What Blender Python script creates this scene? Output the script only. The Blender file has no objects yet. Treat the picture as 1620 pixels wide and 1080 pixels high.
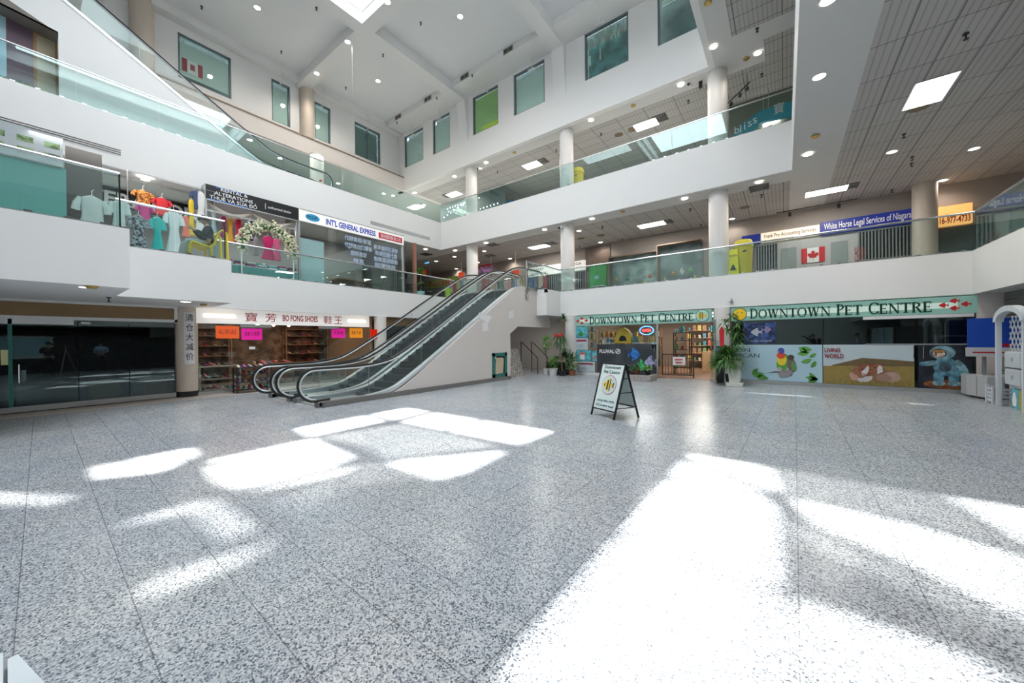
import bpy, bmesh, math, random
from mathutils import Vector, Matrix
random.seed(7)
sc = bpy.context.scene
COL = sc.collection
R = math.radians

# ---------------- camera (calibrated) ----------------
FPX, YAW, PIT, ROL, CH = 578.06, R(36.73), R(-.2475), R(-.624), 1.6
_f = Vector((-math.sin(YAW)*math.cos(PIT), math.cos(YAW)*math.cos(PIT), math.sin(PIT)))
_r0 = Vector((math.cos(YAW), math.sin(YAW), 0)); _u0 = _r0.cross(_f)
_r = _r0*math.cos(ROL)+_u0*math.sin(ROL); _u = _u0*math.cos(ROL)-_r0*math.sin(ROL)
cam = bpy.data.objects.new('camera', bpy.data.cameras.new('camera')); COL.objects.link(cam)
cam.data.sensor_width = 36; cam.data.lens = FPX/1620*36; cam.data.clip_start = .05; cam.data.clip_end = 400
M = Matrix((( _r.x, _u.x, -_f.x, 0), (_r.y, _u.y, -_f.y, 0), (_r.z, _u.z, -_f.z, CH), (0, 0, 0, 1)))
cam.matrix_world = M
sc.camera = cam
def at(px, py, ax, val):
    """the point of a wall, floor or ceiling plane (ax = val) behind photo pixel px, py"""
    d = _f + _r*((px-810)/FPX) + _u*((540-py)/FPX)
    i = 'xyz'.index(ax); t = (val-(0, 0, CH)[i])/d[i]
    return Vector((0, 0, CH)) + d*t

# ---------------- world, sun, daylight, exposure ----------------
w = bpy.data.worlds.new('sky'); sc.world = w; w.use_nodes = True
w.node_tree.nodes['Background'].inputs[0].default_value = (.80, .90, 1, 1)
w.node_tree.nodes['Background'].inputs[1].default_value = 1.5
SUN = Vector((6.5, -3.05, -15.3)).normalized()
def light(name, kind, loc, energy, color=(1, 1, 1), size=.3, sy=None, rot=None, **k):
    l = bpy.data.lights.new(name, kind); l.energy = energy; l.color = color
    if kind == 'AREA':
        l.size = size
        if sy: l.shape = 'RECTANGLE'; l.size_y = sy
        else: l.shape = 'DISK'
    for a, b in k.items(): setattr(l, a, b)
    o = bpy.data.objects.new(name, l); o.location = loc
    if rot is not None: o.rotation_euler = rot
    COL.objects.link(o); return o
sun = light('sun', 'SUN', (-30, 15, 60), 24, (1, .96, .90)); sun.data.angle = R(.9)
sun.rotation_euler = SUN.to_track_quat('-Z', 'Y').to_euler()
SKYC = (.90, .95, 1)
light('skylight_daylight', 'AREA', (-11.0, 5.2, 16.45), 440, SKYC, 4.6, 7)
light('skylight_daylight', 'AREA', (-5.3, 4.2, 16.45), 1150, SKYC, 5.0, 8.5)
sc.view_settings.view_transform = 'Standard'; sc.view_settings.look = 'None'
sc.view_settings.gamma = 1; sc.view_settings.exposure = .45; sc.view_settings.use_curve_mapping = False
cy = sc.cycles
cy.use_denoising = True; cy.max_bounces = 8; cy.diffuse_bounces = 4; cy.glossy_bounces = 4
cy.transparent_max_bounces = 24; cy.transmission_bounces = 6
cy.sample_clamp_indirect = 8; cy.caustics_reflective = False; cy.caustics_refractive = False

# ---------------- materials ----------------
_mats = {}
def _pn(m):
    return next(n for n in m.node_tree.nodes if n.type == 'BSDF_PRINCIPLED')
def mat(name, col, rough=.5, metal=0, spec=.5, emis=0, ecol=None, var=.06, scale=6, bump=0, coat=0, trans=0, sheen=0):
    """procedural surface: a noise drives a slight variation of the base colour and roughness"""
    if name in _mats: return _mats[name]
    m = bpy.data.materials.new(name); m.use_nodes = True; nt = m.node_tree; p = _pn(m); _mats[name] = m
    p.inputs['Roughness'].default_value = rough; p.inputs['Metallic'].default_value = metal
    p.inputs['Specular IOR Level'].default_value = spec; p.inputs['Coat Weight'].default_value = coat
    p.inputs['Transmission Weight'].default_value = trans
    p.inputs['Sheen Weight'].default_value = sheen
    tc = nt.nodes.new('ShaderNodeTexCoord'); nz = nt.nodes.new('ShaderNodeTexNoise')
    nz.inputs['Scale'].default_value = scale; nz.inputs['Detail'].default_value = 4
    nt.links.new(tc.outputs['Object'], nz.inputs['Vector'])
    mx = nt.nodes.new('ShaderNodeMix'); mx.data_type = 'RGBA'
    c = list(col)
    mx.inputs['A'].default_value = [x*(1-var) for x in c]+[1]; mx.inputs['B'].default_value = [min(1, x*(1+var)) for x in c]+[1]
    src = nz.outputs['Fac']
    if var >= .3:      # blotchy pattern instead of a soft drift
        mr = nt.nodes.new('ShaderNodeMapRange'); mr.inputs['From Min'].default_value = .40; mr.inputs['From Max'].default_value = .60; nt.links.new(src, mr.inputs['Value']); src = mr.outputs['Result']
    nt.links.new(src, mx.inputs['Factor']); nt.links.new(mx.outputs['Result'], p.inputs['Base Color'])
    if emis:
        p.inputs['Emission Color'].default_value = list(ecol or col)+[1]; p.inputs['Emission Strength'].default_value = emis
    if bump:
        b = nt.nodes.new('ShaderNodeBump'); b.inputs['Strength'].default_value = bump; b.inputs['Distance'].default_value = .01
        nt.links.new(nz.outputs['Fac'], b.inputs['Height']); nt.links.new(b.outputs['Normal'], p.inputs['Normal'])
    return m
def glass(name, tint, refl=1.0, ior=1.5, dark=0):
    """thin architectural pane: tinted see-through with a Fresnel reflection"""
    if name in _mats: return _mats[name]
    m = bpy.data.materials.new(name); m.use_nodes = True; nt = m.node_tree; nt.nodes.clear(); _mats[name] = m
    out = nt.nodes.new('ShaderNodeOutputMaterial'); tr = nt.nodes.new('ShaderNodeBsdfTransparent'); gl = nt.nodes.new('ShaderNodeBsdfGlossy')
    tr.inputs[0].default_value = (*tint, 1); gl.inputs['Roughness'].default_value = .0; gl.inputs['Color'].default_value = (.80, .97, .96, 1)
    fr = nt.nodes.new('ShaderNodeFresnel'); ge = nt.nodes.new('ShaderNodeNewGeometry'); mr = nt.nodes.new('ShaderNodeMapRange')   # same reflection from both faces
    mr.inputs['To Min'].default_value = ior; mr.inputs['To Max'].default_value = 1/ior; nt.links.new(ge.outputs['Backfacing'], mr.inputs['Value']); nt.links.new(mr.outputs['Result'], fr.inputs[0])
    mu = nt.nodes.new('ShaderNodeMath'); mu.operation = 'MULTIPLY'; mu.use_clamp = True; mu.inputs[1].default_value = refl
    mx = nt.nodes.new('ShaderNodeMixShader')
    nt.links.new(fr.outputs[0], mu.inputs[0]); nt.links.new(mu.outputs[0], mx.inputs[0]); nt.links.new(tr.outputs[0], mx.inputs[1]); nt.links.new(gl.outputs[0], mx.inputs[2])
    nt.links.new(mx.outputs[0], out.inputs[0]); return m
def grid_mat(name, col, line, sx, sy, lw, rough=.8, fine=0):
    m = bpy.data.materials.new(name); m.use_nodes = True; nt = m.node_tree; p = _pn(m); _mats[name] = m
    p.inputs['Roughness'].default_value = rough
    tc = nt.nodes.new('ShaderNodeTexCoord'); br = nt.nodes.new('ShaderNodeTexBrick')
    br.offset = 0; br.inputs['Scale'].default_value = 1; br.inputs['Brick Width'].default_value = sx; br.inputs['Row Height'].default_value = sy
    br.inputs['Mortar Size'].default_value = lw; br.inputs['Mortar Smooth'].default_value = .1; br.inputs['Bias'].default_value = 0
    br.inputs['Color1'].default_value = (*col, 1); br.inputs['Color2'].default_value = (*[x*.93 for x in col], 1); br.inputs['Mortar'].default_value = (*line, 1)
    nt.links.new(tc.outputs['Object'], br.inputs['Vector'])
    src = br.outputs['Color']
    if fine:   # grooved mineral tile
        wv = nt.nodes.new('ShaderNodeTexWave'); wv.bands_direction = 'X'; wv.inputs['Scale'].default_value = fine; wv.inputs['Distortion'].default_value = 0
        nt.links.new(tc.outputs['Object'], wv.inputs['Vector'])
        cr = nt.nodes.new('ShaderNodeMapRange'); cr.inputs['From Min'].default_value = 0; cr.inputs['From Max'].default_value = .25; cr.inputs['To Min'].default_value = .72; cr.inputs['To Max'].default_value = 1
        nt.links.new(wv.outputs['Fac'], cr.inputs['Value'])
        mx = nt.nodes.new('ShaderNodeMix'); mx.data_type = 'RGBA'; mx.blend_type = 'MULTIPLY'; mx.inputs['Factor'].default_value = 1
        nt.links.new(br.outputs['Color'], mx.inputs['A']); nt.links.new(cr.outputs['Result'], mx.inputs['B']); src = mx.outputs['Result']
    nt.links.new(src, p.inputs['Base Color']); return m
def granite():
    m = bpy.data.materials.new('granite_floor'); m.use_nodes = True; nt = m.node_tree; p = _pn(m); N = nt.nodes; L = nt.links
    tc = N.new('ShaderNodeTexCoord')
    def vor(s):
        v = N.new('ShaderNodeTexVoronoi'); v.inputs['Scale'].default_value = s; L.new(tc.outputs['Object'], v.inputs['Vector']); return v
    def ramp(src, st):
        r = N.new('ShaderNodeValToRGB'); e = r.color_ramp.elements
        while len(e) < len(st): e.new(.5)
        for k, (q, c) in enumerate(st): e[k].position = q; e[k].color = (*c, 1)
        L.new(src, r.inputs[0]); return r.outputs[0]
    v1 = vor(115); bw = N.new('ShaderNodeSeparateColor'); L.new(v1.outputs['Color'], bw.inputs[0])
    base = ramp(bw.outputs[0], [(0, (.06, .07, .085)), (.16, (.13, .15, .175)), (.32, (.34, .36, .38)), (.6, (.49, .50, .51)), (.9, (.66, .655, .64))])
    nz = N.new('ShaderNodeTexNoise'); nz.inputs['Scale'].default_value = .7; nz.inputs['Detail'].default_value = 2; L.new(tc.outputs['Object'], nz.inputs['Vector'])
    tint = ramp(nz.outputs['Fac'], [(.3, (.88, .93, 1.0)), (.75, (.97, .98, .99))])
    mx = N.new('ShaderNodeMix'); mx.data_type = 'RGBA'; mx.blend_type = 'MULTIPLY'; mx.inputs['Factor'].default_value = 1
    L.new(base, mx.inputs['A']); L.new(tint, mx.inputs['B'])
    br = N.new('ShaderNodeTexBrick'); br.offset = 0; br.inputs['Scale'].default_value = 1
    br.inputs['Brick Width'].default_value = .61; br.inputs['Row Height'].default_value = .44; br.inputs['Mortar Size'].default_value = .0035; br.inputs['Mortar Smooth'].default_value = .3
    br.inputs['Color1'].default_value = (1, 1, 1, 1); br.inputs['Color2'].default_value = (.90, .91, .93, 1); br.inputs['Mortar'].default_value = (.42, .42, .43, 1)
    mp = N.new('ShaderNodeMapping'); mp.inputs['Location'].default_value = (.6, .1, 0); mp.inputs['Rotation'].default_value = (0, 0, R(1.0))
    L.new(tc.outputs['Object'], mp.inputs['Vector']); L.new(mp.outputs[0], br.inputs['Vector'])
    m2 = N.new('ShaderNodeMix'); m2.data_type = 'RGBA'; m2.blend_type = 'MULTIPLY'; m2.inputs['Factor'].default_value = 1
    L.new(mx.outputs['Result'], m2.inputs['A']); L.new(br.outputs['Color'], m2.inputs['B']); L.new(m2.outputs['Result'], p.inputs['Base Color'])
    rr = N.new('ShaderNodeMapRange'); rr.inputs['To Min'].default_value = .20; rr.inputs['To Max'].default_value = .28
    L.new(nz.outputs['Fac'], rr.inputs['Value']); L.new(rr.outputs['Result'], p.inputs['Roughness']); p.inputs['Specular IOR Level'].default_value = .45
    return m
WHITE = mat('white_paint', (.80, .80, .79), .6, var=.015, scale=1.2)
BEIGE = mat('beige_paint', (.72, .67, .63), .6, var=.02, scale=1.5)
COLM = mat('column_paint', (.78, .75, .72), .45, var=.02)
COLB = mat('column_beige_paint', (.60, .52, .44), .5, var=.03)
CEILP = mat('ceiling_paint', (.66, .66, .65), .7, var=.02)
ROOFP = mat('roof_paint', (.78, .80, .81), .7, var=.02)
DARKM = mat('dark_metal', (.045, .05, .055), .35, .6)
BLACK = mat('black_rubber', (.012, .012, .013), .35)
BLACKP = mat('black_paint', (.015, .015, .017), .4)
STEEL = mat('brushed_steel', (.55, .56, .57), .25, 1, scale=30)
CHROME = mat('polished_steel', (.78, .80, .82), .12, 1)
ALU = mat('anodised_aluminium', (.50, .51, .51), .35, .8, scale=30)
GREYM = mat('grey_metal', (.32, .33, .34), .45, .4)
BRONZE = mat('bronze_trim', (.28, .20, .15), .4, .5)
TILE2 = grid_mat('ceiling_tile_lower', (.52, .50, .48), (.20, .19, .18), .61, 1.22, .012, fine=2.6)
TILE3 = grid_mat('ceiling_tile_upper', (.50, .49, .47), (.16, .16, .16), 1.22, .61, .012, fine=2.6)
GRAN = granite()
PLINTH = mat('granite_plinth', (.20, .19, .18), .35, var=.6, scale=90)
GRAIL = glass('rail_glass', (.86, .93, .92), 1.0)
GCLEAR = glass('shop_glass', (.93, .96, .95), 1.2)
GDARK = glass('dark_shop_glass', (.62, .64, .65), 2.0)
GDOOR = glass('door_glass', (.90, .96, .94), 1.3)
GWIN = glass('window_glass', (.93, .97, .96), 1.1)
GESC = glass('balustrade_glass', (.96, .98, .975), .8)
DOWN = mat('lamp_glow', (1, .95, .88), .4, emis=14, ecol=(1, .93, .84), var=0)
PANEL = mat('panel_glow', (1, .98, .94), .4, emis=7, ecol=(1, .97, .92), var=0)
CARPET = mat('gallery_floor', (.30, .29, .28), .5, var=.15, scale=20)
WOODD = mat('dark_wood', (.10, .055, .035), .45, var=.3, scale=9)
WOODM = mat('mid_wood', (.33, .19, .10), .5, var=.25, scale=7)
GREENF = mat('green_frame', (.03, .19, .16), .4)

# ---------------- mesh building ----------------
class MB:
    def __init__(s): s.v = []; s.f = []; s.sm = []
    def add(s, vs, fs, smooth=False):
        n = len(s.v); s.v += [tuple(q) for q in vs]; s.f += [[n+i for i in f] for f in fs]; s.sm += [smooth]*len(fs); return s
    def box(s, x0, x1, y0, y1, z0, z1):
        x0, x1 = min(x0, x1), max(x0, x1); y0, y1 = min(y0, y1), max(y0, y1); z0, z1 = min(z0, z1), max(z0, z1)
        return s.add([(x0, y0, z0), (x1, y0, z0), (x1, y1, z0), (x0, y1, z0), (x0, y0, z1), (x1, y0, z1), (x1, y1, z1), (x0, y1, z1)],
                     [(0, 3, 2, 1), (4, 5, 6, 7), (0, 1, 5, 4), (1, 2, 6, 5), (2, 3, 7, 6), (3, 0, 4, 7)])
    def prism(s, pts, vec):
        """closed prism over the polygon pts, pushed along vec"""
        n = len(pts); p = [Vector(q) for q in pts]; v = Vector(vec)
        return s.add(p+[q+v for q in p], [list(range(n))[::-1], list(range(n, 2*n))]+[(i, (i+1) % n, n+(i+1) % n, n+i) for i in range(n)])
    def bar(s, a, b, w, h=None, up=(0, 0, 1)):
        """rectangular bar from a to b"""
        a, b = Vector(a), Vector(b); h = h or w; d = (b-a).normalized(); u = Vector(up)
        if abs(d.dot(u)) > .99: u = Vector((1, 0, 0))
        r = d.cross(u).normalized(); u = r.cross(d)
        return s.prism([a+r*w/2+u*h/2, a-r*w/2+u*h/2, a-r*w/2-u*h/2, a+r*w/2-u*h/2], b-a)
    def tube(s, pts, r, seg=8, cap=True, flat=1):
        pts = [Vector(p) for p in pts]; rs = r if isinstance(r, (list, tuple)) else [r]*len(pts)
        vs = []; fs = []; prev = None
        for i, p in enumerate(pts):
            d = (pts[min(i+1, len(pts)-1)]-pts[max(i-1, 0)]).normalized()
            if prev is None:
                u = Vector((0, 0, 1)) if abs(d.z) < .9 else Vector((1, 0, 0)); a = d.cross(u).normalized()
            else: a = (prev-d*prev.dot(d)).normalized()
            prev = a; b = d.cross(a)
            for k in range(seg):
                t = 2*math.pi*k/seg; vs.append(p+(a*math.cos(t)+b*math.sin(t)*flat)*rs[i])
        for i in range(len(pts)-1):
            for k in range(seg):
                fs.append((i*seg+k, i*seg+(k+1) % seg, (i+1)*seg+(k+1) % seg, (i+1)*seg+k))
        if cap: fs += [list(range(seg))[::-1], [(len(pts)-1)*seg+k for k in range(seg)]]
        return s.add(vs, fs, True)
    def lathe(s, prof, c=(0, 0, 0), seg=16, cap=True, sx=1, sy=1):
        vs = []; fs = []; n = len(prof); c = Vector(c)
        for r, z in prof:
            for k in range(seg):
                t = 2*math.pi*k/seg; vs.append(c+Vector((r*math.cos(t)*sx, r*math.sin(t)*sy, z)))
        for i in range(n-1):
            for k in range(seg): fs.append((i*seg+k, i*seg+(k+1) % seg, (i+1)*seg+(k+1) % seg, (i+1)*seg+k))
        if cap: fs += [list(range(seg))[::-1], [(n-1)*seg+k for k in range(seg)]]
        return s.add(vs, fs, True)
    def ball(s, c, r, seg=8, rings=5, sz=1):
        pr = [(max(1e-4, math.sin(math.pi*i/rings))*r, -math.cos(math.pi*i/rings)*r*sz) for i in range(rings+1)]
        return s.lathe(pr, c, seg, False)
    def leaf(s, base, d, ln, wd, up=(0, 0, 1), droop=.2):
        base = Vector(base); d = Vector(d).normalized(); u = Vector(up); r = d.cross(u)
        r = r.normalized() if r.length > .05 else Vector((1, 0, 0)); n = r.cross(d)
        p1 = base+d*ln*.45+n*ln*.05; p2 = base+d*ln-Vector((0, 0, 1))*ln*droop
        return s.add([base, p1+r*wd/2-n*wd*.12, p2, p1-r*wd/2-n*wd*.12, p1], [(0, 1, 4), (1, 2, 4), (2, 3, 4), (3, 0, 4)])
    def build(s, name, m, parent=None, bevel=0, **tags):
        me = bpy.data.meshes.new(name); me.from_pydata(s.v, [], s.f)
        me.polygons.foreach_set('use_smooth', s.sm)
        if any(s.sm):
            me.update()
            try: me.set_sharp_from_angle(angle=R(38))
            except Exception: pass
        me.materials.append(m); me.update()
        o = bpy.data.objects.new(name, me); COL.objects.link(o)
        if parent: o.parent = parent
        if bevel:
            b = o.modifiers.new('bevel', 'BEVEL'); b.width = bevel; b.segments = 2; b.limit_method = 'ANGLE'
        for k, v in tags.items(): o[k] = v
        return o
def thing(name, label, cat, loc=(0, 0, 0), group=None):
    o = bpy.data.objects.new(name, None); COL.objects.link(o); o.location = loc; o.empty_display_size = .1
    o['label'] = label; o['category'] = cat
    if group: o['group'] = group
    return o
def keep(o, parent):
    """parent without moving: meshes are written in world space, the parent carries only a location"""
    o.parent = parent; o.matrix_parent_inverse = Matrix.Translation(-Vector(parent.location)); return o
def part(mb, name, m, parent, bevel=0, **t):
    return keep(mb.build(name, m, None, bevel, **t), parent)
def tag(o, label, cat, group=None):
    o['label'] = label; o['category'] = cat
    if group: o['group'] = group
    return o
def struct(mb, name, m, bevel=0):
    return mb.build(name, m, None, bevel, kind='structure')
def sbox(name, m, *b, bevel=0): return struct(MB().box(*b), name, m, bevel)
def copy_tree(o, delta=None, label=None, group=None, matmap=None):
    def cp(s, par):
        c = s.copy(); COL.objects.link(c)
        if par: c.parent = par
        if matmap and s.type == 'MESH' and s.data.materials and s.data.materials[0].name in matmap:
            c.data = s.data.copy(); c.data.materials[0] = matmap[s.data.materials[0].name]
        for ch in s.children: cp(ch, c)
        return c
    n = cp(o, None)
    if delta is not None: n.location = Vector(o.location)+Vector(delta)
    if label: n['label'] = label
    if group: n['group'] = group
    return n
# facing: 'y' the text faces the camera from a wall with constant y (reads along +x); 'x' from the left wall (reads along +y); 'X' from a right wall
FACE = {'y': ((1, 0, 0), (0, 0, 1)), 'x': ((0, 1, 0), (0, 0, 1)), 'X': ((0, -1, 0), (0, 0, 1))}
def host(g):
    """the panel of a sign or poster that its lettering and figures belong to"""
    for c in g.children:
        if c.name.split('.')[0] in ('sign_box', 'sheet', 'sign_panel', 'front_panel', 'panel', 'blue_panel', 'banner', 'carton'): return c
    return g
def _place(vs, p, face, W=None, Hh=None, sh=0):
    rx, uz = [Vector(q) for q in FACE[face]]; n = rx.cross(uz)
    x0 = min(v.x for v in vs); x1 = max(v.x for v in vs); y0 = min(v.y for v in vs); y1 = max(v.y for v in vs)
    sy = Hh/(y1-y0) if Hh else None; sx = W/(x1-x0) if W else sy
    if sy is None: sy = sx
    return [Vector(p)+rx*((v.x-x0)*sx)+uz*((v.y-y0)*sy)+n*v.z for v in vs]
def text(s, name, m, p, face, W=None, Hh=None, parent=None, off=0, ext=.006, align='LEFT', space=1, line=1):
    """lettering fitted to a box whose lower left corner is p"""
    cu = bpy.data.curves.new('txt', 'FONT'); cu.body = s; cu.offset = off; cu.extrude = ext; cu.resolution_u = 3; cu.align_x = align; cu.space_character = space; cu.space_line = line
    o = bpy.data.objects.new('txt', cu); COL.objects.link(o)
    me = bpy.data.meshes.new_from_object(o); bpy.data.objects.remove(o); bpy.data.curves.remove(cu)
    vs = _place([v.co.copy() for v in me.vertices], p, face, W, Hh)
    for v, c in zip(me.vertices, vs): v.co = c
    me.materials.clear(); me.materials.append(m); me.name = name
    ob = bpy.data.objects.new(name, me); COL.objects.link(ob)
    if parent: keep(ob, host(parent))
    return ob
def poly2(pts, p, face, m, name, parent, t=.004, W=1, Hh=1, out=.0):
    """flat shape from unit coordinates (u right, v up) on a wall at p, W wide and Hh high"""
    rx, uz = [Vector(q) for q in FACE[face]]; n = rx.cross(uz)
    mb = MB()
    for q in (pts if isinstance(pts[0][0], (list, tuple)) else [pts]):
        mb.prism([Vector(p)+rx*u*W+uz*v*Hh+n*out for u, v in q], n*t)
    return part(mb, name, m, host(parent))
def circ(cx, cy, rx, ry=None, n=20, a0=0, a1=360):
    ry = ry or rx; e = 0 if a1-a0 >= 360 else 1
    return [(cx+rx*math.cos(R(a0+(a1-a0)*k/(n-e))), cy+ry*math.sin(R(a0+(a1-a0)*k/(n-e)))) for k in range(n)]
# ================= STRUCTURE =================
L1C, L2F, L2T, L2C, L3F, L3T, L3C, RC = 2.69, 3.70, 3.85, 7.10, 8.60, 8.75, 11.60, 15.60
XM, YB, XR2, XR3, XL3 = -14.2, 15.25, 4.05, .23, -16.7
J1X, J2X = -10.25, -12.1
J1Y = at(205, 363.7, 'x', J1X).y; J2Y = at(366, 414, 'x', J2X).y
SHOPX = -14.4; PETY = 15.3
sbox('floor', GRAN, -27, 13, -12, 27, -.2, 0)
# level two slab with its fascias
for b in [(-27, J1X, -12, J1Y), (-27, J2X, J1Y, J2Y), (-27, XM, J2Y, 27), (XM, XR2, YB, 27), (XR2, 13, -12, 27), (-9.03, -8.5, 14.0, YB)]:
    sbox('floor_level_two', WHITE, *b, L1C, L2F)
T = .12
for n, b in (('wall_fascia', (J1X-T, J1X, -12, J1Y)), ('wall_fascia', (J1X-T, J2X, J1Y-T, J1Y)), ('wall_fascia', (J2X-T, J2X, J1Y, J2Y)), ('wall_fascia', (J2X-T, XM, J2Y-T, J2Y)),
             ('wall_fascia', (XM-T, XM, J2Y, 13.4)), ('wall_fascia', (-8.5, XR2, YB, YB+T)), ('wall_fascia', (XR2, XR2+T, -12, YB)), ('wall_fascia', (-9.03, -8.5, 14.0, 14.12)), ('wall_fascia', (-8.62, -8.5, 14.0, YB))):
    sbox(n, WHITE, *b, L2F, L2T)
# level three slab
for b in [(-27, XL3, -12, YB), (-27, XR3, YB, 27), (XR3, 13, -12, 27)]:
    sbox('floor_level_three', WHITE, *b, L2C+.03, L3F)
for b in ((XL3-T, XL3, -12, YB), (XL3-T, XR3, YB, YB+T), (XR3, XR3+T, -12, YB+T)):
    sbox('wall_fascia', WHITE, *b, L3F, L3T)
# ceilings below level three (plain margin at the edge, grooved tiles inside)
for b in ((-27, XL3, -12, YB), (-27, XR3, YB, 27), (XR3, 13, -12, 27)):
    sbox('ceiling', CEILP, *b, L2C, L2C+.03)
for b in ((-14, .2, YB+1.0, 27), (1.35, 13, -12, 27), (-27, -14, YB+1, 27)):
    sbox('ceiling', TILE2, *b, L2C-.012, L2C)
# low ceiling over level three and the high walls
for b in ((-27, -20.35, -12, 27), (-20.35, 13, YB+.25, 27), (-2.0, 13, -12, YB+.25)):
    sbox('ceiling', CEILP, *b, L3C, L3C+.3)
for b in ((-1.35, 13, -12, 14.2), (-20, -.5, 16.2, 27), (-.5, 13, 15.0, 27)):
    sbox('ceiling', TILE3, *b, L3C-.012, L3C)
def wall_with_holes(name, m, axis, c, t, u0, u1, z0, z1, holes):
    """wall in the plane axis = c (thickness t behind it) with rectangular openings (a, b, za, zb)"""
    mb = MB(); us = sorted({u0, u1, *[h[0] for h in holes], *[h[1] for h in holes]})
    def q(a, b, za, zb):
        if b-a < 1e-4 or zb-za < 1e-4: return
        mb.box(a, b, c, c+t, za, zb) if axis == 'y' else mb.box(c, c+t, a, b, za, zb)
    for a, b in zip(us, us[1:]):
        hs = sorted([h for h in holes if h[0] <= a+1e-6 and h[1] >= b-1e-6], key=lambda h: h[2]); z = z0
        for h in hs: q(a, b, z, h[2]); z = h[3]
        q(a, b, z, z1)
    return struct(mb, name, m)
BW = [(-20.1, -18.2, 13.05, 15.1), (-17.3, -15.8, 13.05, 15.15), (-13.96, -12.13, 13.1, 15.2), (-11.1, -9.24, 13.12, 15.2), (-7.13, -5.15, 13.2, 15.3), (-3.98, -2.48, 13.22, 15.3)]
LW = [(4.1, 5.98, 13.0, 14.92), (7.66, 8.52, 12.85, 14.97), (9.77, 10.65, 12.87, 14.9), (12.12, 13.86, 12.9, 14.9)]
wall_with_holes('wall_back', WHITE, 'y', YB, .25, -20.95, -2.2, L3C, RC+1, BW)
wall_with_holes('wall_left', WHITE, 'x', -20.7, -.25, -12, YB, L3C+.3, RC+1, LW)
sbox('wall_parapet', BEIGE, -20.35, -20.2, -12, YB, L3C, 12.42)
sbox('trim_1', BRONZE, -20.38, -20.16, -12, YB, 12.42, 12.47)
sbox('wall_right', WHITE, -2.2, -2.0, -12, YB+.25, L3C, RC+1)
# outer walls that close the building
sbox('wall_front', WHITE, -27, 13, -8.3, -8, 0, 17)
sbox('wall_outer', WHITE, -27.3, -27, -12, 27, 0, 17)
sbox('wall_outer', WHITE, 12.7, 13, -12, 27, 0, 12)
sbox('wall_outer', WHITE, -27, 13, 26.7, 27, 0, 12)
# roof with beams
for b in ((-20.95, -14.3, -8, YB), (-14.3, -1.9, 8.75, YB), (-8.75, -7.95, -8, 8.75), (-2.6, -1.9, -8, 8.75)):
    sbox('ceiling_roof', ROOFP, *b, RC, RC+.3)
for x0 in (-14.95, -8.7):
    sbox('beam', WHITE, x0, x0+.62, -8, YB, 15.12, RC)
    struct(MB().prism([(x0, YB, 12.9), (x0, YB, 15.12), (x0, YB-.28, 15.12)], (.62, 0, 0)), 'wall_pilaster', WHITE)
sbox('beam', WHITE, -20.7, -14.95, 8.78, 9.38, 15.12, RC); sbox('beam', WHITE, -14.33, -8.7, 8.78, 9.38, 15.12, RC); sbox('beam', WHITE, -8.08, -2.2, 8.78, 9.38, 15.12, RC)
sbox('beam', WHITE, -20.7, -14.95, .8, 1.4, 15.12, RC)
for a, b in ((-20.2, -14.95), (-14.33, -8.7), (-8.08, -2.2)):
    sbox('ceiling_bulkhead', WHITE, a, b, 14.05, YB, 15.3, RC)
sbox('ceiling_bulkhead', WHITE, -20.7, -20.25, -8, YB, 15.25, RC)
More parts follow.
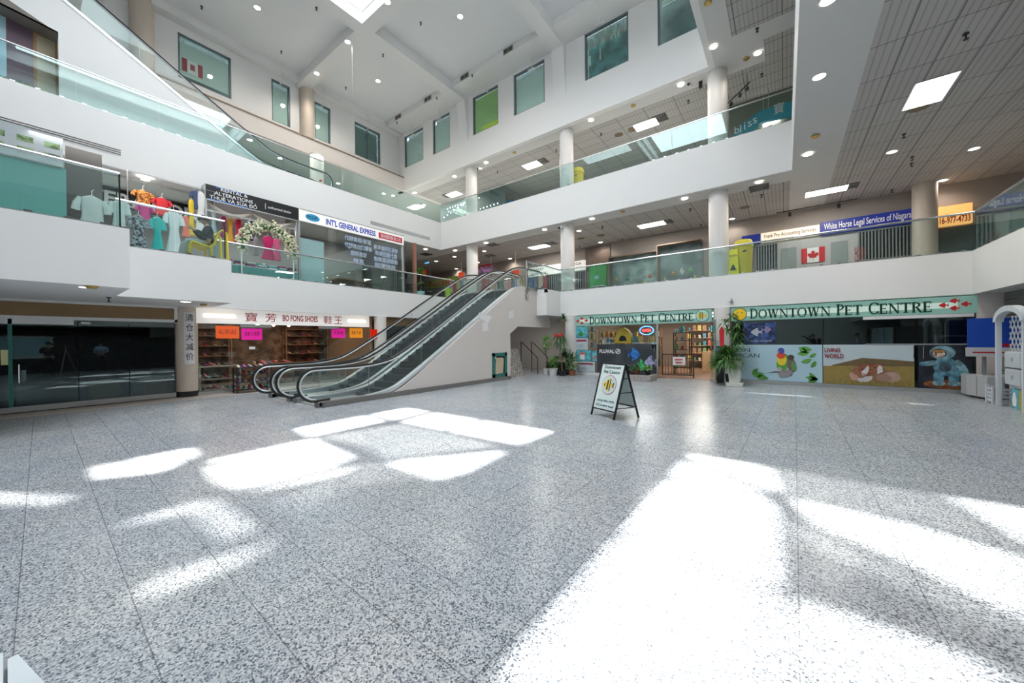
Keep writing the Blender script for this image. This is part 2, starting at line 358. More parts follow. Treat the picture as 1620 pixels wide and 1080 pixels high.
# skylight kerbs, and an added roof deck cut so the sun draws the floor patches
GZ = 16.6; SHX, SHY = 6.5*GZ/15.3, -3.05*GZ/15.3
for x0, x1 in ((-14.33, -8.7), (-8.08, -2.6)):
    mb = MB().box(x0-.12, x0, -8, 8.78, RC, GZ).box(x1, x1+.12, -8, 8.78, RC, GZ).box(x0-.12, x1+.12, 8.78, 8.9, RC, GZ)
    struct(mb, 'ceiling_skylight_kerb', WHITE)
SUN_PATCHES = [ # pixel outline of each sun patch on the floor, transmission
 ([(450, 668), (562, 652), (607, 666), (492, 690)], 1), ([(570, 650), (640, 639), (686, 648), (625, 664)], 1), ([(637, 667), (694, 650), (765, 660), (704, 680)], 1),
 ([(714, 682), (774, 662), (883, 678), (820, 702)], 1), ([(615, 731), (800, 713), (735, 745), (693, 756), (650, 742)], 1),
 ([(505, 692), (632, 671), (702, 684), (790, 706), (612, 727), (580, 706)], .4),
 ([(328, 729), (492, 694), (558, 725), (545, 728)], 1), ([(330, 735), (540, 733), (500, 745), (380, 771), (345, 757)], 1), ([(385, 778), (560, 738), (578, 740), (470, 765)], .8),
 ([(145, 723), (293, 697), (308, 722), (290, 728), (150, 729)], 1), ([(152, 734), (285, 732), (255, 745), (160, 755)], 1),
 ([(185, 830), (300, 796), (330, 792), (395, 840), (370, 850), (310, 808), (240, 822)], .55), ([(215, 945), (250, 915), (410, 866), (435, 858), (330, 908)], .6),
 ([(-40, 780), (108, 787), (100, 796), (-40, 792)], .7), ([(440, 790), (560, 745), (540, 775), (470, 820)], .25), ([(560, 735), (625, 735), (690, 757), (520, 770)], .25),
 ([(1047, 704), (1200, 728), (1213, 745), (1225, 777)], 1), ([(1022, 704), (1034, 706), (1208, 783), (987, 737)], 1),
 ([(981, 743), (1214, 791), (1210, 925), (893, 815)], 1), ([(887, 822), (1190, 930), (1208, 945), (1205, 1090), (540, 1090), (700, 958)], 1),
 ([(1217, 731), (1300, 741), (1475, 772), (1640, 880), (1430, 822), (1240, 783)], .3), ([(1482, 773), (1660, 800), (1660, 875)], .8),
 ([(1252, 789), (1430, 828), (1640, 890), (1640, 985), (1460, 895), (1300, 832)], .8), ([(1243, 826), (1295, 838), (1480, 912), (1620, 985), (1620, 1010), (1400, 920), (1290, 870)], .28),
 ([(1240, 955), (1300, 965), (1590, 1070), (1590, 1090), (1230, 1090)], .8), ([(1228, 800), (1238, 820), (1300, 960), (1225, 925)], .03)]
def dimmer_sheet(name, loop, z, t, m):
    o = struct(MB().prism([(x, y, z-t/2) for x, y in loop], (0, 0, t)), name, m); return o
holes = []
for px, tr in SUN_PATCHES:
    q = [at(x, y, 'z', 0) for x, y in px]; q = [(v.x-SHX, v.y-SHY) for v in q]; holes.append((q, tr))
def inside(x, y, q):
    c = False; n = len(q)
    for i in range(n):
        (x1, y1), (x2, y2) = q[i], q[i-1]
        if (y1 > y) != (y2 > y) and x < (x2-x1)*(y-y1)/(y2-y1)+x1: c = not c
    return c
from mathutils.geometry import delaunay_2d_cdt
vs = [Vector(q) for q in ((-15, -9), (-1.5, -9), (-1.5, 9.2), (-15, 9.2))]; es = [(0, 1), (1, 2), (2, 3), (3, 0)]
for h, t in holes:
    n = len(vs); vs += [Vector(q) for q in h]; es += [(n+i, n+(i+1) % len(h)) for i in range(len(h))]
ov, oe, of, *_ = delaunay_2d_cdt(vs, es, [], 1, 1e-5)
mb = MB()
for f in of:
    cx = sum(ov[i].x for i in f)/len(f); cyy = sum(ov[i].y for i in f)/len(f)
    if not any(inside(cx, cyy, h) for h, t in holes): mb.prism([(ov[i].x, ov[i].y, GZ) for i in f], (0, 0, .03))
struct(mb, 'ceiling_skylight_deck', ROOFP)  # unseen deck, its holes shaped from the floor's sun patches
for h, t in holes:
    if t > .98: continue
    dimmer_sheet('window_skylight_pane', h, GZ+.06, .01, glass('skylight_pane_%02d' % int(t*100), (t, t, t*.98), .3))  # added panes that dim the sun for the weaker floor patches
# storefront back walls of the galleries
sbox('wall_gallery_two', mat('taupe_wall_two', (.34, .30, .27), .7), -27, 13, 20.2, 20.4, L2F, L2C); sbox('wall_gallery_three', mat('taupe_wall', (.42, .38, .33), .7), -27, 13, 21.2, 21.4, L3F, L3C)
sbox('wall_gallery_left', mat('teal_wall', (.02, .16, .13), .6), -24.2, -24, -8, 21, L3F, L3C)
sbox('trim_2', CARPET, -26.9, XM-.3, J2Y+.1, 20.2, L2F, L2F+.01); sbox('trim_3', CARPET, XM, XR2, YB+.3, 20.2, L2F, L2F+.01)
# ================= ESCALATORS =================
SILVER = mat('satin_silver', (.74, .77, .80), .32, .55, scale=30); SKIRT = mat('skirt_metal', (.42, .46, .50), .3, .7, scale=30)
STEPM = mat('step_metal', (.10, .11, .115), .5, .3, scale=20)
def lerp_prof(pr, s):
    for (a, za), (b, zb) in zip(pr, pr[1:]):
        if s <= b: return za+(zb-za)*(s-a)/(b-a)
    return pr[-1][1]
def smooth_prof(pr, n=3):
    for _ in range(n):
        q = [pr[0]]
        for (a, za), (b, zb) in zip(pr, pr[1:]): q += [(a*.75+b*.25, za*.75+zb*.25), (a*.25+b*.75, za*.25+zb*.75)]
        pr = q+[pr[-1]]
    return pr
def escalator(label, xs, y0, dr, z0, L, slope, flat0, H, clad=None, nsteps=(0, 99), group=None):
    """xs: the two balustrade planes; y0: front of the lower newel; dr: +1 / -1 run direction; L: whole length"""
    t = thing('escalator', label, 'escalator', (sum(xs)/2, y0, z0), group)
    P = lambda x, s, z: (x, y0+dr*s, z0+z)
    s1 = flat0; s2 = s1+H/slope; b = .13
    deck = smooth_prof([(.45, b), (s1-.35, b), (s1+.55, b+.55*slope), (s2-.55, b+H-.55*slope), (s2+.35, b+H), (L-.5, b+H)])
    hr = .82; r = .40
    top = smooth_prof([(r, b+hr), (s1-.5, b+hr), (s1+.45, b+hr+.45*slope), (s2-.6, b+hr+H-.6*slope), (s2+.4, b+hr+H), (L-r, b+hr+H)])
    n0 = [(r-r*math.sin(R(a)), b+hr-r+r*math.cos(R(a))) for a in range(0, 181, 15)]   # lower newel, from top round the front to below
    n1 = [(L-r+r*math.sin(R(a)), b+H+hr-r+r*math.cos(R(a))) for a in range(0, 181, 15)]
    path = [(r+.35, b+.03)]+n0[::-1]+top[1:-1]+n1+[(L-r-.4, b+H+.02)]
    for x in xs:
        inn = 1 if x == xs[1] else -1      # towards the outside
        hr_ = part(MB().tube([P(x, s, z) for s, z in path], .026, 8, flat=1.2), 'handrail', BLACK, t)
        cn = sum(z for s, z in n0)/len(n0); gd = [(s, z) for s, z in path[1:-1]]; off = []
        for i_, (s, z) in enumerate(gd):
            a_, b_ = gd[max(0, i_-1)], gd[min(len(gd)-1, i_+1)]; tx, tz = b_[0]-a_[0], b_[1]-a_[1]; l_ = math.hypot(tx, tz) or 1; off.append((s+tz/l_*.045, z-tx/l_*.045))
        part(MB().tube([P(x, s, z) for s, z in off], .023, 6), 'handrail_guide', SILVER, hr_)
        g = MB(); rr = r-.03
        def lo_(q):
            zz = lerp_prof(deck, max(.45, min(q, L-.5)))-.02
            if q < r: return max(b+hr-r-math.sqrt(max(0, rr*rr-(q-r)**2)), 0)+.02 if q < .45 else zz
            if q > L-r: return b+H+hr-r-math.sqrt(max(0, rr*rr-(q-L+r)**2))
            return zz
        def hi_(q):
            if q < r: return b+hr-r+math.sqrt(max(0, rr*rr-(q-r)**2))
            if q > L-r: return b+H+hr-r+math.sqrt(max(0, rr*rr-(q-L+r)**2))
            return lerp_prof(top, q)-.05
        ss = [.03+.37*k/8 for k in range(9)]+[.43+(L-.86)*k/90 for k in range(91)]+[L-.4+.37*k/8 for k in range(9)]
        for a, c in zip(ss, ss[1:]):
            for e in (-.005, .005):
                g.add([P(x+e, a, lo_(a)), P(x+e, c, lo_(c)), P(x+e, c, hi_(c)), P(x+e, a, hi_(a))], [(0, 1, 2, 3)])
        gp_ = part(g, 'glass_balustrade', GESC, t)
        for k in range(1, 6):
            s = L*k/6; part(MB().bar(P(x, s, lerp_prof(deck, s)), P(x, s, lerp_prof(top, s)-.06), .006, .014, up=(0, 1, 0)), 'balustrade_joint', GREYM, gp_)
        d = MB()
        for (a, za), (c, zc) in zip(deck, deck[1:]):
            d.prism([P(x-.07*inn, a, za), P(x-.07*inn, c, zc), P(x-.07*inn, c, zc-.10), P(x-.07*inn, a, za-.10)], (.17*inn, 0, 0))
        part(d, 'deck_cover', SILVER, t)
        d = MB()
        for (a, za), (c, zc) in zip(deck, deck[1:]):
            d.prism([P(x-.08*inn, a, za-.02), P(x-.08*inn, c, zc-.02), P(x-.08*inn, c, zc-.34), P(x-.08*inn, a, za-.34)], (-.02*inn, 0, 0))
        part(d, 'skirt_panel', SKIRT, t)
        part(MB().box(x-.1, x+.1, y0+dr*.42, y0+dr*.9, z0, z0+.12), 'newel_base', PLINTH, t)
    w0, w1 = xs[0]+.11, xs[1]-.11
    part(MB().box(w0, w1, y0+dr*.5, y0+dr*(s1-.55), z0, z0+.02), 'comb_plate', ALU, t)
    part(MB().box(w0, w1, y0+dr*(s2+.45), y0+dr*(L-.3), z0+H-.01, z0+H+.012), 'comb_plate', ALU, t)
    run = .2/slope; n = int((s2-s1+.9)/run)
    st = None
    for k in range(n):
        if not nsteps[0] <= k < nsteps[1]: continue
        s = s1-.45+run*k; zt = min(max(lerp_prof(deck, s+run)-b-.02, .025+k*.002), H)
        if st is None:
            q = MB(); y_, z_ = 0, 0
            q.box(w0, w1, 0, dr*run, -.03, 0); q.box(w0, w1, 0, dr*.03, -.22, -.01)
            for j in range(16):
                xx = w0+(w1-w0)*(j+.5)/16; q.box(xx-.008, xx+.008, dr*.01, dr*(run-.01), 0, .006)
            q.box(w0, w1, 0, dr*.025, 0, .008)
            st = q.build('step', STEPM, t)
            o = st
        else:
            o = st.copy(); COL.objects.link(o)
        o.location = Vector((-t.location.x, y0+dr*s-t.location.y, z0+zt-t.location.z))
    if clad: clad(t, P, deck, s1, s2)
    return t
def clad_main(t, P, deck, s1, s2):
    pass
E1 = escalator('near dark grey escalator with black handrails beside the beige side wall', (-10.4, -9.18), 3.86, 1, 0, 11.0, .63, 2.55, 3.82, group='escalators up to level two')
E2 = escalator('farther dark grey escalator with black handrails, nearer the red lettered shoe shop', (-12.0, -10.76), 3.86, 1, 0, 11.0, .63, 2.55, 3.82, group='escalators up to level two')
part(MB().box(-10.66, -10.5, 4.4, 6.6, 0, .12), 'infill_panel', ALU, E1)
# side wall below the escalator
def yz(px, py, X=-9.06): p = at(px, py, 'x', X); return (X, p.y, p.z)
SW = -9.06
pts = [(SW, 4.45, 0), (SW, 12.0, 0), (SW, 12.0, 1.86), (SW, 12.55, 2.17), (SW, 15.2, 2.17), (SW, 15.2, L1C), (SW, 14.2, L1C), (SW, 14.2, 3.9), (SW, 13.0, 3.88), (SW, 12.3, 3.74), (SW, 7.2, .52), (SW, 6.7, .24), (SW, 6.3, .1), (SW, 4.45, .1)]
struct(MB().prism([(x+.02, y, z) for x, y, z in pts], (-.1, 0, 0)), 'wall_escalator_side', BEIGE)
struct(MB().prism([(-12.16, y, z) for x, y, z in pts[:6]+[(SW, 15.2, 3.5)]+pts[8:]], (-.08, 0, 0)), 'wall_escalator_side', BEIGE)
struct(MB().box(-9.16, -9.0, 4.36, 12.0, 0, .14), 'baseboard_escalator', PLINTH)
struct(MB().prism([(-9.14, y, z) for x, y, z in [(0, 6.9, .1), (0, 12.0, 3.35), (0, 14.2, 3.4), (0, 14.2, 3.0), (0, 12.2, 2.9), (0, 7.4, .05)]], (-3.0, 0, 0)), 'trim_escalator_truss', GREYM)
sbox('floor_level_two', WHITE, -12.3, -9.03, 14.2, YB, L1C, L2F); sbox('floor_level_two', WHITE, XM, -12.3, 14.2, YB, L1C, L2F)
sbox('wall_fascia', WHITE, XM-.1, -12.2, 14.2, 14.3, L2F, L2T); sbox('wall_fascia', WHITE, XM-T, XM, 13.4, 14.3, L2F, L2T)
PATCH = mat('wall_filler', (.86, .86, .86), .7)
for c in [((758, 494), (778, 500), (772, 512), (756, 500)), ((763, 511), (771, 509), (773, 522), (764, 525)), ((805, 493), (812, 491), (813, 502), (806, 504))]:
    o = struct(MB().prism([Vector(at(*q, 'x', SW+.02))+Vector((.001, 0, 0)) for q in c], (.002, 0, 0)), 'wall_filler_patch', PATCH)
g = thing('wall_hatch', 'teal framed glass hatch holding torn brown paper, low on the beige escalator wall', 'hatch', (SW+.02, 11.2, .1))
x = SW+.02; a0, a1, z0, z1 = 10.82, 11.72, .14, 1.1
part(MB().box(x, x+.04, a0, a0+.14, z0, z1).box(x, x+.04, a1-.14, a1, z0, z1).box(x, x+.04, a0, a1, z0, z0+.13).box(x, x+.04, a0, a1, z1-.13, z1), 'frame', GREENF, g)
part(MB().box(x+.001, x+.006, a0+.14, a1-.14, z0+.13, z1-.13), 'backing', mat('dark_backing', (.03, .045, .045), .3), g)
part(MB().prism([(x+.008, a0+.18, z0+.14), (x+.008, a1-.24, z0+.14), (x+.008, a1-.18, z1-.25), (x+.008, a1-.3, z1-.19), (x+.008, a0+.24, z1-.2), (x+.008, a0+.2, z0+.6)], (.004, 0, 0)), 'paper', mat('kraft_paper', (.60, .50, .36), .8), g)
part(MB().box(x+.01, x+.016, a0+.15, a0+.24, z1-.24, z1-.14), 'tag', PATCH, g)
g = thing('glass_clamp_post', 'steel post with clamps at the head of the escalator side wall', 'post', (-9.02, 13.2, 3.7))
part(MB().box(-9.03, -8.97, 13.17, 13.23, 3.35, 5.05), 'post', STEEL, g)
part(MB().box(-9.06, -8.94, 13.14, 13.26, 3.5, 3.56).box(-9.06, -8.94, 13.14, 13.26, 3.72, 3.78), 'clamp', STEEL, g)
part(MB().bar((-9.0, 13.2, 5.02), (-8.6, 14.1, 4.9), .05, .04), 'arm', STEEL, g)
# upper escalator on level three, rising towards the photographer's end
def clad_up(t, P, deck, s1, s2):
    y = lambda px, py: at(px, py, 'x', -17.2)
    pe = y(443, 270); pts = []
    for s, z in deck:
        if s > .9: pts.append(P(-17.2, s, z-.05))
    pts = [p for p in pts if p[1] > -4.2]
    bot = [(-17.2, -4.2, 11.5), (-17.2, at(14, 0, 'x', -17.2).y, at(14, 0, 'x', -17.2).z), (-17.2, at(92, 53, 'x', -17.2).y, at(92, 53, 'x', -17.2).z), (-17.2, at(92, 53, 'x', -17.2).y, L3F), (-17.2, pts[0][1], L3F)]
    part(MB().prism(pts+bot, (-.06, 0, 0)), 'truss_cladding', WHITE, t)
    part(MB().prism([Vector(p)-Vector((1.5, 0, 0)) for p in pts+bot], (-.06, 0, 0)), 'truss_cladding', WHITE, t)
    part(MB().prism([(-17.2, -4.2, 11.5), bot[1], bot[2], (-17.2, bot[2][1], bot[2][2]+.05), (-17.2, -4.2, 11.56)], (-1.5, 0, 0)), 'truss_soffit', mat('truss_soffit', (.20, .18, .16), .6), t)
E3 = escalator('upper escalator with white cladding climbing from level three past the high windows', (-18.5, -17.28), 8.95, -1, L3F, 13.0, .59, 2.6, 3.9, clad_up, nsteps=(0, 3))
# ================= GLASS RAILINGS =================
def railing(label, pts, zb, n, top='tube', end_post=False, ht=1.05, group='glass balustrades around the galleries', gl=None):
    """pts: corner points (x, y) of the glass line; n: panes per run"""
    t = thing('glass_railing', label, 'railing', (pts[0][0], pts[0][1], zb), group)
    for (a, b), k in zip(zip(pts, pts[1:]), n):
        a3, b3 = Vector((*a, zb)), Vector((*b, zb)); d = (b3-a3); L = d.length; d.normalize()
        for i in range(k):
            p, q = a3+d*(L*i/k+.006), a3+d*(L*(i+1)/k-.006)
            part(MB().bar(p+Vector((0, 0, ht/2)), q+Vector((0, 0, ht/2)), .012, ht), 'glass_panel', gl or GRAIL, t)
        part(MB().bar(a3, b3, .07, .05), 'base_channel', ALU, t)
        c = MB(); m = max(2, int(L/.42))
        for i in range(m):
            p = a3+d*(L*(i+.5)/m); c.box(p.x-.045, p.x+.045, p.y-.045, p.y+.045, zb+.02, zb+.05)
        part(c, 'clamps', CHROME, t, kind='stuff')
        if top == 'tube': part(MB().tube([a3+Vector((0, 0, ht)), b3+Vector((0, 0, ht))], .03, 8), 'handrail', STEEL, t)
        else: part(MB().bar(a3+Vector((0, 0, ht)), b3+Vector((0, 0, ht)), .045, .03), 'handrail', ALU, t)
    if end_post:
        x, y = pts[-1]; part(MB().box(x-.012, x+.012, y-.012, y+.012, zb, zb+ht), 'end_post', BLACKP, t)
    return t
o = .07
railing('glass railing on the nearest and highest looking step of level two, at the far left', [(J1X-o, -7.9), (J1X-o, J1Y-.12)], L2T, [6], end_post=True)
railing('short glass railing on the middle step of level two, before the yellow chair', [(J2X-o, J1Y+.02), (J2X-o, J2Y-.12)], L2T, [2], end_post=True)
railing('long glass railing of level two between the flower arch and the escalators', [(XM-o, J2Y+.02), (XM-o, 14.25), (-12.45, 14.25)], L2T, [6, 1], ht=.98)
railing('glass railing of level two above the two pet shop signs', [(-8.57, 14.1), (-8.57, YB+o), (XR2+o, YB+o), (XR2+o, -7.9)], L2T, [1, 7, 12])
railing('glass railing of level three above the shop signs on the left side', [(XL3-o, -7.9), (XL3-o, YB+o)], L3T, [13], top='flat')
railing('glass railing of level three over the back fascia, under the high windows', [(XL3-o, YB+o), (XR3+o, YB+o), (XR3+o, -7.9)], L3T, [9, 12], top='flat')
railing('short glass screen at the landing beside the escalator head', [(-9.0, 13.25), (-9.0, 14.1), (-8.57, 14.1)], L2T+.02, [1, 1], ht=1.1)
# ================= COLUMNS =================
def column(label, x, y, z0, z1, r=.33, m=COLM, base=None):
    t = MB().lathe([(r, z0), (r, z1)], (x, y, 0), 32).build('column', m, None); tag(t, label, 'column'); t.location = (0, 0, 0)
    return t
CY = 15.8
for x, nm in ((-14.62, 'beside the escalator heads'), (-8.38, 'left of the green door'), (-1.98, 'beside the yellow bin')):
    column('round white column of level two %s' % nm, x, CY, L2F, L2C)
for x, nm in ((-14.62, 'leftmost of the three along the back balcony, among the string lights'), (-8.38, 'behind the glass beside the yellow caution sign'), (-1.98, 'rightmost and widest looking, below the corner of the high wall')):
    column('round white column of level three %s' % nm, x, CY, L3F, L3C)
p = at(630, 318, 'y', 17.5); column('slim looking white column of level three seen through the glass at the inner corner', p.x, 17.5, L3F, L3C, .3)
p = at(501, 235, 'x', -20.0); column('white column of level three behind the foot of the upper escalator', -20.0, p.y, L3F, L3C, .33)
column('cream round column on the top level between two narrow windows', -20.55, 9.3, L3C+.3, 15.2, .34, COLB)
column('cream round column on the top level above the upper escalator rail', -20.5, at(224, 30, 'x', -20.5).y, L3C+.3, 15.5, .36, COLB)
column('beige column of level two right of the blue legal services sign', at(1463, 380, 'y', 19.6).x, 19.6, L2F, L2C, .32, COLB)
column('white column at the left edge of the pet shop behind the tall plants', -7.95, 15.25, 0, L1C, .27)
column('white column between the two green pet shop signs', -1.83, 15.45, 0, L1C, .30)
column('white column with an orange notice right of the shoe shop', -14.35, at(602, 560, 'x', -14.35).y, 0, L1C, .26)
# ================= HIGH WINDOWS =================
BLIND = mat('pale_blind', (.60, .74, .70), .7, var=.05, scale=2); GREENB = mat('green_blind', (.36, .60, .20), .6, var=.08, scale=1.5)
NIGHT = mat('unlit_room', (.02, .045, .05), .6, var=.5, scale=1.5); YELG = mat('lime_strip', (.62, .78, .02), .6)
FRAME = mat('slate_frame', (.13, .17, .19), .4, .3); PEEL = mat('peeling_film', (.42, .58, .52), .6, var=.3, scale=3)
def uvbox(mb, axis, c, u0, u1, z0, z1, d0, d1):
    """box on a wall: depth d0..d1 measured into the wall"""
    if axis == 'y': mb.box(u0, u1, c+d0, c+d1, z0, z1)
    else: mb.box(c-d1, c-d0, u0, u1, z0, z1)
    return mb
def high_window(n, axis, c, h, kind):
    u0, u1, z0, z1 = h
    w_ = bpy.data.objects.new('window_%d' % n, None); COL.objects.link(w_); w_['kind'] = 'structure'
    w_.location = (u0, c, z0) if axis == 'y' else (c, u0, z0)
    f = MB()
    for b in ((u0, u0+.07, z0, z1), (u1-.07, u1, z0, z1), (u0, u1, z0, z0+.05), (u0, u1, z1-.07, z1)): uvbox(f, axis, c, *b, .05, .16)
    part(f, 'window_frame', FRAME, w_)
    part(uvbox(MB(), axis, c, u0+.06, u1-.06, z0+.05, z1-.06, .09, .10), 'window_pane', GWIN, w_)
    part(uvbox(MB(), axis, c, u0-.3, u1+.3, z0-.3, z1+.3, .6, .65), 'room_wall', NIGHT, w_)
    H = z1-z0
    if kind in ('blind', 'flag'): part(uvbox(MB(), axis, c, u0+.08, u1-.08, z0+.05+(.18 if kind == 'flag' else 0), z1-.30, .12, .14), 'roller_blind', BLIND, w_)
    if kind == 'green':
        part(uvbox(MB(), axis, c, u0+.08, u1-.08, z0+.05, z1-.12, .12, .14), 'roller_blind', GREENB, w_)
        part(uvbox(MB(), axis, c, u0+.6, u1-.1, z0+.12, z0+.32, .105, .118), 'lime_strip', YELG, w_)
    if kind == 'double': part(uvbox(MB(), axis, c, (u0+u1)/2-.02, (u0+u1)/2+.02, z0, z1, .07, .12), 'mullion', FRAME, w_); part(uvbox(MB(), axis, c, u0+.08, u1-.08, z0, z1-.1, .3, .32), 'curtain', mat('grey_curtain', (.12, .20, .20), .8), w_)
    if kind == 'dark': part(uvbox(MB(), axis, c, u0+.1, u1-.1, z1-.35, z1-.12, .3, .32), 'ceiling_strip', BLIND, w_)
    if kind == 'peel':
        part(uvbox(MB(), axis, c, u0+.08, u1-.1, z0+.06, z1-.55, .3, .32), 'backing_board', mat('teal_board', (.04, .15, .16), .6, var=.5, scale=2), w_)
        rnd = random.Random(5)
        q = MB()
        for k in range(17):
            a = u0+.08+(u1-u0-.2)*k/17; uvbox(q, axis, c, a, a+rnd.uniform(.03, .10), z1-.32-rnd.uniform(.05, .45), z1-.12-rnd.uniform(0, .12), .17, .18)
        uvbox(q, axis, c, u0+.10, u0+.22, z0+.7, z0+1.15, .17, .18); uvbox(q, axis, c, u0+.62, u0+.70, z0+.75, z0+1.3, .17, .18)
        part(q, 'peeling_film', PEEL, w_, kind='stuff')
    if kind == 'flag':
        fl = lambda m, n_, a, b, za, zb, d=.101: part(uvbox(MB(), axis, c, a, b, za, zb, d, d+.005), n_, m, w_)
        RED = mat('flag_red', (.42, .04, .05), .7)
        fl(RED, 'flag_band', u0+.15, u0+.32, z0+.42, z0+.98); fl(PATCH, 'flag_field', u0+.32, u0+.68, z0+.42, z0+.98); fl(RED, 'flag_band', u0+.68, u0+.85, z0+.42, z0+.98); fl(RED, 'flag_leaf', u0+.42, u0+.58, z0+.58, z0+.84, .1005)
    return w_
for i, (h, k) in enumerate(zip(BW, ('blind', 'blind', 'green', 'blind', 'peel', 'dark'))): high_window(i+1, 'y', YB, h, k)
for i, (h, k) in enumerate(zip(LW, ('flag', 'blind', 'blind', 'double'))): high_window(i+7, 'x', -20.7, h, k)
# ================= CEILING FITTINGS =================
BRASS = mat('brass', (.55, .38, .12), .35, .8); SPK = mat('speaker_grille', (.22, .17, .11), .7); VENTM = mat('vent_dark', (.10, .09, .08), .6); WPL = mat('white_plastic', (.75, .75, .74), .4)
def region(p):
    return 'over the right part of the level' if p.x > .5 else ('over the middle of the level' if p.x > -8 else 'over the left part of the level')
def downlight(px, py, z, where, pw=26, r=.11, glow=None):
    p = at(px, py, 'z', z); g = thing('downlight', 'round recessed downlight glowing in %s' % where, 'downlight', p, 'downlights in %s' % where)
    part(MB().lathe([(r, -.012), (r+.03, -.012), (r+.03, .0), (r, .0)], p, 20, False), 'trim_ring', WPL, g)
    part(MB().lathe([(r, -.006), (r, -.001)], p, 20), 'lamp', DOWN, g)
    if pw: light('downlight_lamp', 'SPOT', (p.x, p.y, z-.05), pw, (1, .90, .78), spot_size=R(150), spot_blend=.6, shadow_soft_size=.1)
def panel(px, py, z, where, sx=1.2, sy=.6, pw=60):
    p = at(px, py, 'z', z); g = thing('ceiling_light_panel', 'bright flat light panel set in %s' % where, 'light panel', p, 'light panels in %s' % where)
    part(MB().box(p.x-sx/2-.03, p.x+sx/2+.03, p.y-sy/2-.03, p.y+sy/2+.03, z-.02, z-.013), 'frame', WPL, g)
    part(MB().box(p.x-sx/2, p.x+sx/2, p.y-sy/2, p.y+sy/2, z-.026, z-.0205), 'diffuser', PANEL, g)
    light('panel_lamp', 'AREA', (p.x, p.y, z-.04), pw, (1, .95, .88), sx, sy)
W2, W3, W1, WR = 'the tiled ceiling of level two', 'the tiled ceiling of level three', 'the soffit above the left shops', 'the white roof and beams'
for q in [(673, 394), (720, 396), (769, 384), (719, 406), (690, 413), (722, 425), (766, 397), (756, 415), (807, 409), (861.5, 363), (936.7, 346), (916, 365), (950, 383), (979, 398), (1083, 314), (1158, 346), (1201, 288), (1278, 244), (1411, 240), (1492, 285), (1541, 235)]:
    downlight(*q, L2C-.012, W2, 34)
for q in [(1296, 121), (1310, 0), (1617, 162)]: downlight(*q, L2C, W2, 30)
for q in [(656, 305), (719, 279), (769, 257), (935, 190), (1077, 134), (1129, 74), (1199, 84)]: downlight(*q, L3C-.012, W3, 40)
for q in [(138, 454), (294, 477)]: downlight(*q, L1C, W1, 10)
for q in [(550, 66), (501, 116), (613, 3)]: downlight(*q, 15.12, WR, 150)
for q in [(598, 128), (728, 26), (407, 12)]: downlight(*q, RC, WR, 150)
for q in [(853, 390), (1031, 355), (1307, 302)]: panel(*q, L2C-.012, W2)
panel(1470, 145, L2C-.012, 'the dark far right ceiling of level two', .62, 1.15)
for q in [(718, 307), (842, 261), (1022, 197), (660, 327)]: panel(*q, L3C-.012, W3, 1.0, .62)
def vent(px, py, z, label, sx=.6, sy=.6):
    p = at(px, py, 'z', z); g = thing('ceiling_vent', label, 'vent', p, 'air vents in the ceilings')
    part(MB().box(p.x-sx/2, p.x+sx/2, p.y-sy/2, p.y+sy/2, z-.02, z), 'frame', VENTM, g)
    for k in range(1, 4):
        a, b = sx/2*k/4, sy/2*k/4; part(MB().box(p.x-a, p.x+a, p.y-b-.012, p.y-b+.012, z-.03, z-.02).box(p.x-a, p.x+a, p.y+b-.012, p.y+b+.012, z-.03, z-.02), 'slat', GREYM, g)
for q in [(674, 402), (780, 387), (776, 404), (871, 385), (1053, 351), (1341, 295), (1201, 297)]: vent(*q, L2C-.012, 'dark square air vent in the tiled ceiling of level two')
for q in [(708, 309), (858, 255), (1044, 187)]: vent(*q, L3C-.012, 'dark square air vent in the tiled ceiling of level three')
def disc(name, px, py, z, r, h, m, label, cat, grp):
    p = at(px, py, 'z', z); return tag(MB().lathe([(r*.7, z-h), (r, z-h*.5), (r, z)], (p.x, p.y, 0), 16).build(name, m), label, cat, grp)
for q in [(951, 372), (919, 377), (1178, 328), (1454, 170)]: disc('ceiling_speaker', *q, L2C-.012, .2, .02, SPK, 'round brown ceiling speaker in the level two ceiling', 'speaker', 'ceiling speakers of level two')
for q in [(979, 213), (1000, 205)]: disc('ceiling_speaker', *q, L3C-.012, .2, .02, SPK, 'round brown ceiling speaker in the level three ceiling', 'speaker', 'ceiling speakers of level three')
for q in [(985, 334), (1290, 215)]: disc('smoke_detector', *q, L2C-.012, .10, .05, BRASS, 'small brass coloured smoke detector under level three', 'smoke detector', 'smoke detectors under level three')
for q in [(814, 241), (1002, 167), (1120, 4), (1181, 92)]: disc('smoke_detector', *q, L3C-.012, .10, .05, BRASS, 'small brass coloured smoke detector in the level three ceiling', 'smoke detector', 'smoke detectors of level three')
disc('smoke_detector', 145, 452, L1C, .09, .05, BRASS, 'brass coloured detector beside the left shop downlight', 'smoke detector', None)
disc('smoke_detector', 322, 481, L1C, .08, .05, BRASS, 'brass coloured detector above the shoe shop sign end', 'smoke detector', None)
def sprinkler(px, py, z, label, grp):
    p = at(px, py, 'z', z); tag(MB().lathe([(.045, z-.02), (.045, z)], (p.x, p.y, 0), 10).lathe([(.012, z-.10), (.012, z-.02)], (p.x, p.y, 0), 6).lathe([(.04, z-.11), (.04, z-.10)], (p.x, p.y, 0), 10).build('sprinkler_head', BLACKP), label, 'sprinkler', grp)
for q in [(953, 358), (1092, 330), (1205, 308), (1109, 355), (984, 378), (917, 389), (1442, 258), (1430, 212), (1443, 248), (1411, 300), (1528, 53)]: sprinkler(*q, L2C-.012, 'small dark sprinkler head below the level two ceiling', 'sprinklers of level two')
for q in [(787, 271), (880, 237), (951, 211), (1089, 159), (1205, 117), (1198, 45)]: sprinkler(*q, L3C-.012, 'small dark sprinkler head below the level three ceiling', 'sprinklers of level three')
